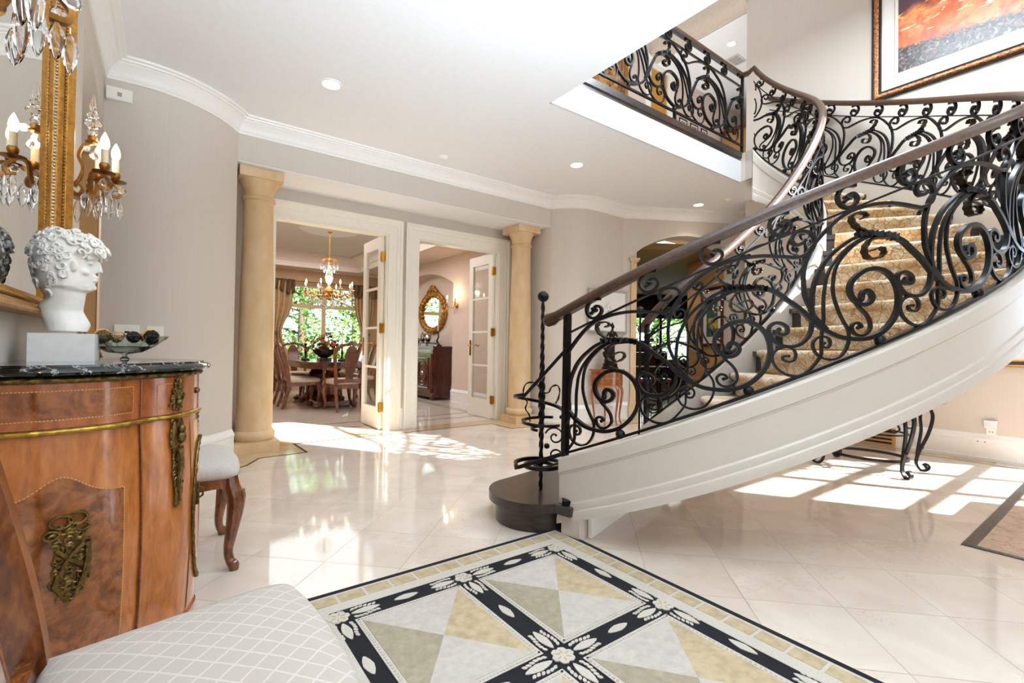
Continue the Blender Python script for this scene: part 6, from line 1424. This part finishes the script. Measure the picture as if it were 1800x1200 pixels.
for i in range(64):
    a = rnd.uniform(0, 6.28); e = math.acos(rnd.uniform(0.02, 1.0)); r = rnd.uniform(0.16, 0.30); c = Vector((math.cos(a)*math.sin(e)*r*1.25, math.sin(a)*math.sin(e)*r*1.25, math.cos(e)*r*1.05+0.02)); d = c.normalized()
    k = rnd.choice((0, 0, 1, 1, 1, 2, 2, 3, 4)); m = MB(); R_ = rnd.uniform(0.028, 0.05); s1, s2 = d.orthogonal().normalized(), d.cross(d.orthogonal().normalized())
    for j in range(7):
        b = 2*PI*j/7; tip = c+(s1*math.cos(b)+s2*math.sin(b))*R_+d*R_*0.5; q = (s1*-math.sin(b)+s2*math.cos(b))*R_*0.42; mid = c+(s1*math.cos(b)+s2*math.sin(b))*R_*0.55+d*R_*0.1
        V = [m.v(c), m.v(mid+q), m.v(tip), m.v(mid-q)]; m.face(V)
    m.ball(c+d*0.006, R_*0.35, 1); m.build('bloom', reds[k], fa)
m = MB()
for i in range(40): a = rnd.uniform(0, 6.28); e = rnd.uniform(0.2, 1.4); r = 0.2; m.tube([(0, 0, 0), (math.cos(a)*math.sin(e)*r, math.sin(a)*math.sin(e)*r, math.cos(e)*r)], 0.004, 5)
m.build('stems', reds[4], fa)
def candlestick(loc, lab, name='candlestick', h=0.30):
    c = thing(name, lab, 'candle holder', loc, 0, 'candlesticks on the dining table' if h < 0.4 else None); m = MB(); m.lathe([(0.075, 0), (0.07, 0.02), (0.02, 0.05), (0.014, 0.10), (0.022, 0.14), (0.012, 0.18), (0.015, h-0.03), (0.04, h-0.01), (0.02, h)], 18); m.build('holder', BRONZE, c)
    m = MB(); m.lathe([(0.011, h-0.005), (0.010, h+0.24), (0.001, h+0.25)], 10); m.build('candle', CANDLE, c)
candlestick((2.05, 8.95, 0.766), 'dark candlestick with tall candle left of the flowers'); candlestick((2.53, 8.42, 0.766), 'dark candlestick with tall candle right of the flowers')
# chandelier
cx, cy = 2.33, 8.58
cl = thing('chandelier', 'gilt and crystal chandelier with lit candle bulbs over the dining table', 'chandelier', (cx, cy, 0))
m = MB(); m.lathe([(0.075, 3.045), (0.07, 3.035), (0.03, 3.01), (0.012, 2.99), (0.001, 2.985)], 20); m.build('canopy', BRASS, cl)
m = MB(); 
for k in range(16): 
    z = 2.975-k*0.024; M_ = Matrix.Translation((0, 0, z)) @ Matrix.Rotation(PI/2*(k % 2), 4, 'Z') @ Matrix.Rotation(PI/2, 4, 'X'); m.tube([M_ @ Vector((math.cos(2*PI*j/10)*0.010, math.sin(2*PI*j/10)*0.017, 0)) for j in range(10)], 0.0032, 5, closed=True)
m.tube([(0, 0, 2.60), (0, 0, 2.55)], 0.012, 8); m.build('chain', BRASS, cl)
m = MB(); m.lathe([(0.02, 2.56), (0.035, 2.53), (0.015, 2.50), (0.03, 2.47), (0.02, 2.44)], 16); m.build('upper_stem', GOLD, cl); m = MB(); m.lathe([(0.02, 2.06), (0.06, 2.03), (0.08, 1.98), (0.05, 1.93), (0.03, 1.88), (0.045, 1.85), (0.001, 1.82)], 16); m.build('gilt_stem', GOLD, cl)
m = MB(); m.lathe([(0.02, 2.44), (0.03, 2.42), (0.022, 2.38), (0.06, 2.26), (0.068, 2.22), (0.045, 2.14), (0.028, 2.10), (0.035, 2.06)], 10); m.build('crystal_body', CRYSTAL, cl, angle=15)
for k in range(8):
    a = 2*PI*k/8+0.2; d = Vector((math.cos(a), math.sin(a), 0)); P = cat([d*0.05+Vector((0, 0, 1.95)), d*0.12+Vector((0, 0, 1.90)), d*0.22+Vector((0, 0, 1.90)), d*0.31+Vector((0, 0, 1.94)), d*0.39+Vector((0, 0, 1.90)), d*0.41+Vector((0, 0, 1.96)), d*0.40+Vector((0, 0, 2.0))], 4)
    m = MB(); m.tube(P, [0.013]*len(P), 7); m.tube(cat([d*0.22+Vector((0, 0, 1.905)), d*0.26+Vector((0, 0, 1.86)), d*0.31+Vector((0, 0, 1.87)), d*0.30+Vector((0, 0, 1.90))], 4), 0.008, 6); arm = m.build('arm', GOLD, cl)
    c = d*0.40; M_ = Matrix.Translation(c); m = MB(); m.lathe([(0.01, 1.99), (0.055, 2.003), (0.058, 2.008), (0.015, 2.012), (0.016, 2.02)], 12, M_); m.build('drip_pan', CRYSTAL, arm)
    m = MB(); m.lathe([(0.011, 2.015), (0.011, 2.085), (0.001, 2.086)], 10, M_); m.build('candle', CANDLE, arm); m = MB(); m.lathe([(0.007, 2.085), (0.013, 2.10), (0.012, 2.12), (0.005, 2.14), (0.001, 2.155)], 8, M_); m.build('bulb', FLAME, arm)
def chd(x, y, z, L, w_): m = MB(); m.tube([(x, y, z+0.01), (x, y, z)], 0.001, 4); drop(m, Vector((x, y, z)), L, w_); return m.build('crystal_drop', CRYSTAL, cl, angle=12)
for k in range(16): a = 2*PI*k/16; chd(math.cos(a)*0.41, math.sin(a)*0.41, 1.95, 0.085, 0.016)
for k in range(14): a = 2*PI*k/14+0.1; chd(math.cos(a)*0.28, math.sin(a)*0.28, 1.88, 0.11, 0.017)
for k in range(12): a = 2*PI*k/12; chd(math.cos(a)*0.18, math.sin(a)*0.18, 1.84, 0.13, 0.018)
for k in range(8): a = 2*PI*k/8; chd(math.cos(a)*0.09, math.sin(a)*0.09, 1.80, 0.13, 0.018)
for k in range(10): a = 2*PI*k/10; chd(math.cos(a)*0.14, math.sin(a)*0.14, 2.46, 0.10, 0.016)
for k in range(8): a = 2*PI*k/8; chd(math.cos(a)*0.09, math.sin(a)*0.09, 2.41, 0.11, 0.016)
m = MB()
for k in range(10): a = 2*PI*k/10; m.tube(cat([(0, 0, 2.50), (math.cos(a)*0.07, math.sin(a)*0.07, 2.54), (math.cos(a)*0.13, math.sin(a)*0.13, 2.51), (math.cos(a)*0.145, math.sin(a)*0.145, 2.47)], 3), 0.006, 5)
m.build('upper_crown', GOLD, cl)
lamp('chandelier_light', 'POINT', (cx, cy, 2.20), 20, (1, 0.80, 0.56), radius=0.05)
# curtains and rod
rod = thing('curtain_rod', 'brass curtain rod over the dining window', 'curtain rod'); m = MB(); m.tube([(WX0-0.35, DY-0.10, 2.47), (WX1+0.25, DY-0.10, 2.47)], 0.016, 10); m.build('rod', BRASS, rod)
for x in (WX0-0.35, WX1+0.25): m = MB(); m.ball((x, DY-0.10, 2.47), 0.035, 2); m.build('finial', BRASS, rod)
for x in (WX0-0.2, WX1+0.1): m = MB(); m.box(x-0.012, DY-0.11, 2.455, x+0.012, DY, 2.485); m.build('bracket', BRASS, rod, smooth=False)
def curtain(x0, x1, tie, lab):
    c = thing('curtain', lab, 'curtain', (0, 0, 0), 0, 'silk curtains at the dining window'); m = MB()
    def fn(a, b):
        z = lerp(2.46, 0.02, b); k = 1-0.55*math.exp(-((z-1.30)/0.42)**2); xc = tie; x = xc+(lerp(x0, x1, a)-xc)*k; return Vector((x, DY-0.10+0.035*math.sin(a*40)*(0.6+0.4*k), z))
    m.grid(fn, 70, 30); o = m.build('drape', CURT, c, angle=80); so = o.modifiers.new('thick', 'SOLIDIFY'); so.thickness = 0.006
    m = MB()
    def f2(a, b): z = lerp(2.50, 2.22-0.05*math.sin(a*9), b); return Vector((lerp(x0-0.02, x1+0.02, a), DY-0.135+0.03*math.sin(a*34+b*2), z))
    m.grid(f2, 50, 6); o = m.build('valance', SWAG, c, angle=80); so = o.modifiers.new('thick', 'SOLIDIFY'); so.thickness = 0.008
    m = MB(); m.tube([(tie-0.09, DY-0.15, 1.31), (tie, DY-0.17, 1.28), (tie+0.09, DY-0.15, 1.31)], 1, flat=(0.03, 0.006), up=(0, 1, 0)); m.build('tieback', SWAG, c)
curtain(1.62, 2.36, 1.95, 'tan silk curtain tied back at the left of the dining window'); curtain(3.72, 4.25, 4.02, 'tan silk curtain tied back behind the open glazed door')
# sideboard in the niche
sd = thing('sideboard', 'dark carved wooden sideboard with oval door panels in the arched niche', 'sideboard', (4.20, 9.07, 0))
L_ = 0.84
m = MB(); m.box(0.02, -L_+0.02, 0.10, 0.40, L_-0.02, 0.99); m.build('body', CABW, sd, smooth=False)
m = MB(); m.box(-0.02, -L_-0.02, 1.015, 0.41, L_+0.02, 1.045); m.box(0, -L_, 0.99, 0.41, L_, 1.015); m.build('top', CABW, sd, smooth=False, bevel=0.006)
m = MB(); m.box(-0.02, -L_-0.01, 0.055, 0.405, L_+0.01, 0.11); m.build('plinth', CABW, sd, smooth=False, bevel=0.01)
for s in (-1, 1): m = MB(); m.box(0.005, s*(L_-0.05)-0.045, 0.11, 0.03, s*(L_-0.05)+0.045, 0.99); m.tube([(0.0, s*(L_-0.05), 0.14), (0.0, s*(L_-0.05), 0.90)], 0.022, 10); m.box(-0.012, s*(L_-0.05)-0.04, 0.91, 0.02, s*(L_-0.05)+0.04, 0.985); m.build('corner_post', CABW, sd, angle=40)
for s in (-1, 1): m = MB(); m.ball((0.03, s*(L_-0.06), 0.03), 0.055, 2, (1, 1.2, 0.65)); m.build('foot', CABW, sd)
m = MB(); m.box(0.0, -L_+0.11, 0.91, 0.03, L_-0.11, 0.98); m.build('drawer', BURL, sd, smooth=False, bevel=0.004)
for yc in (-0.37, 0.37):
    m = MB(); m.box(0.002, yc-0.35, 0.13, 0.022, yc+0.35, 0.895); d_ = m.build('door', MAHOG, sd, smooth=False, bevel=0.004)
    m = MB(); q = [Vector((0.002, yc-0.28, 0.20)), Vector((0.002, yc-0.28, 0.82)), Vector((0.002, yc+0.28, 0.82)), Vector((0.002, yc+0.28, 0.20))]; m.frame(q, [(0, 0), (0.0, 0.012), (0.02, 0.018), (0.04, 0.006), (0.04, 0)], (-1, 0, 0)); m.build('panel_moulding', CABW, d_, angle=30)
    for rr in (1.0, 0.72): m = MB(); m.tube([Vector((-0.004, yc+math.cos(2*PI*k/40)*0.23*rr, 0.51+math.sin(2*PI*k/40)*0.24*rr)) for k in range(40)], 0.013, 8, closed=True); m.build('oval_moulding', CABW, d_)
    m = MB(); m.lathe([(0.001, 0.03), (0.03, 0.028), (0.045, 0.015), (0.05, 0.0)], 18, Matrix.Translation((-0.002, yc, 0.51)) @ Matrix.Rotation(-PI/2, 4, 'Y')); m.build('round_knob', SILVER, d_)
# silver tea set on its footed tray
ty = thing('tray', 'dark footed serving tray on the sideboard under the gilt mirror', 'tray', (4.38, 9.06, 1.046)); m = MB(); m.box(-0.13, -0.40, 0.055, 0.13, 0.40, 0.068); m.build('plate', BRONZE, ty, smooth=False, bevel=0.004)
for x in (-0.10, 0.10):
    for y in (-0.36, 0, 0.36): m = MB(); m.tube([(x, y, 0.055), (x*1.1, y*1.03, 0.02), (x*1.0, y*1.0, 0.0)], 0.008, 6); m.build('foot', BRONZE, ty)
for i, (y, h, r, lab) in enumerate(((-0.22, 0.20, 0.07, 'silver teapot at the candle end of the tray'), (0.02, 0.22, 0.065, 'tall silver coffee pot in the middle of the tray'), (0.25, 0.11, 0.06, 'low silver sugar bowl at the far end of the tray'))):
    tp = tag(empty('teapot' if h > 0.15 else 'sugar_bowl', (4.38, 9.06+y, 1.115)), lab, 'tea set', 'silver tea set on the sideboard'); m = MB(); m.lathe([(r*0.6, 0), (r*0.65, 0.01), (r*0.5, 0.02), (r, h*0.35), (r*1.02, h*0.5), (r*0.6, h*0.8), (r*0.62, h*0.84), (r*0.2, h*0.95), (r*0.18, h*1.0), (0.001, h*1.05)], 18); m.build('body', SILVER, tp)
    if h > 0.15:
        m = MB(); m.tube(cat([(0, -r*0.9, h*0.4), (0, -r*1.5, h*0.55), (0, -r*1.9, h*0.85)], 4), [0.012, 0.011, 0.011, 0.010, 0.010, 0.009, 0.009, 0.008, 0.007][:9], 8); m.build('spout', SILVER, tp)
        m = MB(); m.tube(cat([(0, r*0.8, h*0.75), (0, r*1.5, h*0.8), (0, r*1.6, h*0.5), (0, r*0.95, h*0.35)], 4), 0.007, 6); m.build('handle', SILVER, tp)
sw = thing('candlestick', 'dark curved candlestick with a tall cream candle on the near end of the sideboard', 'candle holder', (4.36, 8.36, 1.046)); m = MB(); m.box(-0.055, -0.055, 0, 0.055, 0.055, 0.03); m.lathe([(0.045, 0.03), (0.03, 0.06), (0.02, 0.07)], 14); m.build('base', BLACK, sw, smooth=False)
m = MB(); m.tube(cat([(0, 0, 0.06), (0, 0.04, 0.11), (0, -0.02, 0.18), (0, 0.0, 0.26), (0, 0, 0.29)], 5), [0.018]*6+[0.013]*9+[0.010]*6, 8); m.lathe([(0.005, 0.28), (0.022, 0.29), (0.018, 0.30)], 12); m.build('swan_stem', BRONZE, sw); m = MB(); m.lathe([(0.012, 0.29), (0.010, 0.54), (0.001, 0.55)], 10); m.build('candle', CANDLE, sw)
# oval gilt mirror
om = thing('oval_mirror', 'ornate gilt oval mirror in the niche above the sideboard', 'mirror', (4.615, 9.07, 1.76))
ea, eb = 0.60, 0.42
m = MB(); m.lathe([(0.001, 0.012), (1.0, 0.012), (1.0, 0.0)], 48, Matrix(((0, 0, -1, 0), (ea*0.8, 0, 0, 0), (0, eb*0.8, 0, 0), (0, 0, 0, 1)))); m.build('mirror_glass', MIRROR, om)
m = MB()
for rr, th in ((0.86, 0.045), (1.0, 0.035)):
    m.tube([Vector((-0.03, math.cos(2*PI*k/72)*ea*rr*(1+0.02*math.sin(k*1.7)), math.sin(2*PI*k/72)*eb*rr*(1+0.02*math.sin(k*1.7)))) for k in range(72)], [th*(0.85+0.3*math.sin(k*2.1)) for k in range(72)], 8, closed=True)
for k in range(60): a = 2*PI*k/60; m.ball((-0.05, math.cos(a)*ea*0.95, math.sin(a)*eb*0.95), 0.028+0.012*math.sin(k*2.7), 1)
m.build('frame', GOLD, om)
m = MB()
for s in (-1, 1): m.tube(cat([(-0.04, s*0.22, eb*0.98), (-0.04, s*0.14, eb+0.06), (-0.04, s*0.05, eb+0.05), (-0.04, s*0.06, eb+0.11), (-0.04, 0, eb+0.13)], 5), 0.03, 8)
m.ball((-0.05, 0, eb+0.09), 0.045, 2); m.build('crest', GOLD, om)
# small sconce beside the niche
ds = thing('wall_sconce', 'small gilt two candle sconce on the blush wall beside the niche', 'wall lamp', (DX, 7.64, 0))
m = MB(); m.lathe([(0.05, 0), (0.045, 0.015), (0.02, 0.03)], 16, Matrix.Translation((0, 0, 1.80)) @ Matrix.Rotation(-PI/2, 4, 'Y')); m.build('backplate', GOLD, ds)
for s in (-1, 1):
    m = MB(); m.tube(cat([(-0.02, 0, 1.80), (-0.08, s*0.05, 1.76), (-0.12, s*0.11, 1.79), (-0.13, s*0.15, 1.83)], 4), 0.011, 7); ar = m.build('arm', GOLD, ds); M_ = Matrix.Translation((-0.13, s*0.15, 0))
    m = MB(); m.lathe([(0.01, 1.83), (0.045, 1.84), (0.012, 1.85)], 12, M_); m.build('drip_pan', CRYSTAL, ar); m = MB(); m.lathe([(0.011, 1.845), (0.011, 1.93), (0.001, 1.931)], 10, M_); m.build('candle', CANDLE, ar); m = MB(); m.lathe([(0.007, 1.93), (0.013, 1.95), (0.011, 1.97), (0.001, 2.0)], 8, M_); m.build('bulb', FLAME, ar)
for x, y, z in ((-0.13, -0.15, 1.80), (-0.13, 0.15, 1.80), (-0.10, -0.06, 1.74), (-0.10, 0.06, 1.74), (-0.06, 0, 1.72)): m = MB(); drop(m, Vector((x, y, z)), 0.085, 0.016); m.build('crystal_drop', CRYSTAL, ds, angle=12)
lamp('sconce_glow', 'POINT', (DX-0.16, 7.64, 2.06), 1.6, (1, 0.78, 0.5), radius=0.02)
# ================================================================== upstairs beyond the landing
d5 = thing('door_5', 'golden tan door leaf standing in the upstairs hall', 'door', (6.49, 5.02, UF), kind='structure'); m = MB(); m.box(0, 0, 0, 0.46, 0.04, 2.30); m.build('door_panel', plain('golden_door', '#c08a2f', 0.5), d5, smooth=False)
m = MB(); m.tube([(0.40, -0.03, 1.0), (0.40, -0.03, 1.1)], 0.012, 8); m.build('handle', BRASS, d5)
m = MB(); m.frame([(6.49, 5.0, UF), (6.49, 5.0, 5.79), (6.95, 5.0, 5.79), (6.95, 5.0, UF)], [(0, 0), (0, 0.02), (0.03, 0.025), (0.09, 0.025), (0.12, 0.04), (0.16, 0.04), (0.16, 0)], (0, -1, 0), closed=False); trim(m, CREAMT, 'cream casing round the upstairs door', angle=25)
t = NT('woven_hanging'); n = t.noise(t.coords(scale=(1, 1, 0.7)), 9, 6, 0.7, 1.0); t.set(color=t.ramp(n, [(0.35, srgb('#5a4a38')), (0.45, srgb('#b06a30')), (0.52, srgb('#c9a05a')), (0.58, srgb('#8e9aa0')), (0.66, srgb('#7a2f24'))], 'CONSTANT'), rough=0.7)
picture('wall_hanging', 'tall colourful abstract panel in a gilt frame on the upstairs wall', (5.5, 4.995, 4.9), 0, 0.78, 1.7, [(0.07, 0.04, GOLD)], PAPER, t.m, 0.004)
for i, (x, w_, mt) in enumerate(((7.42, 0.24, 'small black framed photo, first of three on the upstairs wall'), (7.76, 0.24, 'small black framed photo, middle of three on the upstairs wall'), (8.08, 0.20, 'small black framed photo, last of three on the upstairs wall'))):
    picture('small_frame', mt, (x, 4.995, 5.02), 0, w_, 0.30, [(0.022, 0.015, BLACK)], PAPER, plain('photo_print_%d' % i, ('#8a7a78', '#a6605a', '#7d8a96')[i], 0.4, var=0.4, scale=12), 0.025)
ar = thing('armoire', 'tan wooden armoire against the upstairs hall wall near the stair head', 'cabinet', (9.3, 4.69, UF)); m = MB(); m.box(-0.65, -0.27, 0, 0.65, 0.27, 1.72); m.build('body', wood('armoire_wood', '#8a6238', '#a97c4b', '#bd9160', (3, 3, 1), 0.35, 0.3), ar, smooth=False)
m = MB(); m.box(-0.70, -0.31, 1.72, 0.70, 0.28, 1.78); m.build('cornice', CABW, ar, smooth=False)
for s in (-1, 1): m = MB(); m.box(s*0.32-0.29, -0.285, 0.08, s*0.32+0.29, -0.268, 1.66); m.build('door', CABW, ar, smooth=False, bevel=0.004)
downlight(7.1, 3.93, 5.86, 0.075, 'recessed light in the upstairs hall ceiling above the landing', 'upstairs hall ceiling lights', 8)
vn = thing('air_vent', 'pale ceiling air vent beside the upstairs recessed light', 'vent', (7.56, 4.10, 5.86)); m = MB(); m.box(-0.15, -0.10, -0.012, 0.15, 0.10, 0); m.build('frame', plain('vent_grey', '#cfcdc8', 0.5), vn, smooth=False)
for k in range(6): m = MB(); m.box(-0.12, -0.075+k*0.026, -0.016, 0.12, -0.06+k*0.026, -0.011); m.build('slat', plain('vent_slat', '#a9a7a2', 0.5), vn, smooth=False)
# ================================================================== the garden outside
m = MB(); m.box(-30, 11.8, -0.35, 60, 60, -0.30); struct(m.build('ground', plain('lawn', '#5c7d36', 0.95, var=0.3, scale=3), smooth=False), 'lawn outside the windows')
def tree(loc, h, r, seed, lab, n=1500, ls=0.16):
    tr = thing('tree', lab, 'tree', loc, 0, 'garden trees'); rnd = random.Random(seed); m = MB()
    m.tube(cat([(0, 0, 0), (rnd.uniform(-.1, .1), rnd.uniform(-.1, .1), h*0.35), (rnd.uniform(-.3, .3), rnd.uniform(-.3, .3), h*0.8)], 5), [0.14, 0.13, 0.12, 0.11, 0.10, 0.09, 0.08, 0.07, 0.06, 0.05, 0.03], 8)
    for k in range(9):
        a = rnd.uniform(0, 6.28); z0 = rnd.uniform(0.15, 0.65)*h; m.tube([(0, 0, z0), (math.cos(a)*r*0.5, math.sin(a)*r*0.5, z0+0.25), (math.cos(a)*r*0.9, math.sin(a)*r*0.9, z0+0.4+rnd.uniform(-.2, .4))], [0.05, 0.03, 0.012], 6)
    m.build('trunk', BARK, tr); m = MB()
    cl_ = [(Vector((rnd.gauss(0, r*0.5), rnd.gauss(0, r*0.5), h*rnd.uniform(0.12, 0.98))), rnd.uniform(0.3, 0.6)*r) for _ in range(26)]
    for i in range(n):
        c, cr = rnd.choice(cl_); p = c+Vector((rnd.gauss(0, cr*0.5), rnd.gauss(0, cr*0.5), rnd.gauss(0, cr*0.45))); a = Vector((rnd.gauss(0, 1), rnd.gauss(0, 1), rnd.gauss(0, 0.6))).normalized(); b = a.orthogonal().normalized(); b = (b*math.cos(i)+a.cross(b)*math.sin(i)); L = ls*rnd.uniform(0.6, 1.3)
        m.mi = (0, 1, 1, 2, 2, 3)[rnd.randrange(6)]
        V = [m.v(p), m.v(p+a*L*0.5+b*L*0.27), m.v(p+a*L), m.v(p+a*L*0.5-b*L*0.27)]; m.face(V)
    o = m.build('foliage', LEAF, tr, smooth=False); o['kind'] = 'stuff'; return tr
T_ = [(1.6, 17.5, 'leafy green tree beyond the dining window, behind the parasol'), (3.6, 16.0, 'leafy green tree beyond the middle of the dining window'), (5.6, 17.0, 'leafy green tree beyond the dining window by the right curtain'), (4.6, 20.5, 'tall green tree farther back in the garden behind the dining window'), (7.2, 19.0, 'green tree glimpsed through the glazed door panes')]
for i, (x, y, lab) in enumerate(T_): tree((x, y, -0.3), 4.6, 1.5, 30+i, lab, 2200)
for i, (s, o, lab) in enumerate(((0.6, 9.2, 'bright green tree beyond the library window, left half'), (2.6, 9.0, 'bright green tree beyond the middle of the library window'), (4.6, 9.4, 'bright green tree beyond the library window, right half'), (6.8, 9.6, 'bright green tree at the far edge of the library window'))):
    q = onA(s, o, -0.3); tree(q, 3.6, 1.3, 50+i, lab, 2000, 0.15)
hd = thing('hedge', 'low clipped green hedge along the garden', 'hedge', (3.5, 22.5, -0.3)); m = MB(); rnd = random.Random(77)
m.box(-8, -0.2, 0, 9, 0.5, 1.0)
for i in range(2600):
    p = Vector((rnd.uniform(-8, 9), rnd.uniform(-0.35, 0.0), rnd.uniform(0, 1.15))); a = Vector((rnd.gauss(0, 1), rnd.gauss(0, 1), rnd.gauss(0, 1))).normalized(); b = a.orthogonal(); L = 0.2; m.mi = rnd.randrange(4); m.face([m.v(p), m.v(p+a*L*0.5+b*L*0.3), m.v(p+a*L), m.v(p+a*L*0.5-b*L*0.3)])
m.build('foliage', LEAF, hd, smooth=False)
um = thing('parasol', 'pale blue grey patio parasol outside the dining window', 'parasol', (2.15, 15.0, -0.3)); m = MB(); m.tube([(0, 0, 0), (0, 0, 2.35)], 0.03, 10); m.build('pole', WHITEP, um)
m = MB(); m.lathe([(0.02, 2.45), (0.45, 2.28), (0.95, 2.02), (1.05, 1.92), (1.05, 1.80), (1.02, 1.80), (1.02, 1.91), (0.9, 2.0), (0.4, 2.24), (0.02, 2.40)], 8); m.build('canopy', plain('parasol_canvas', '#cdd8e2', 0.7, var=0.03), um, smooth=False)
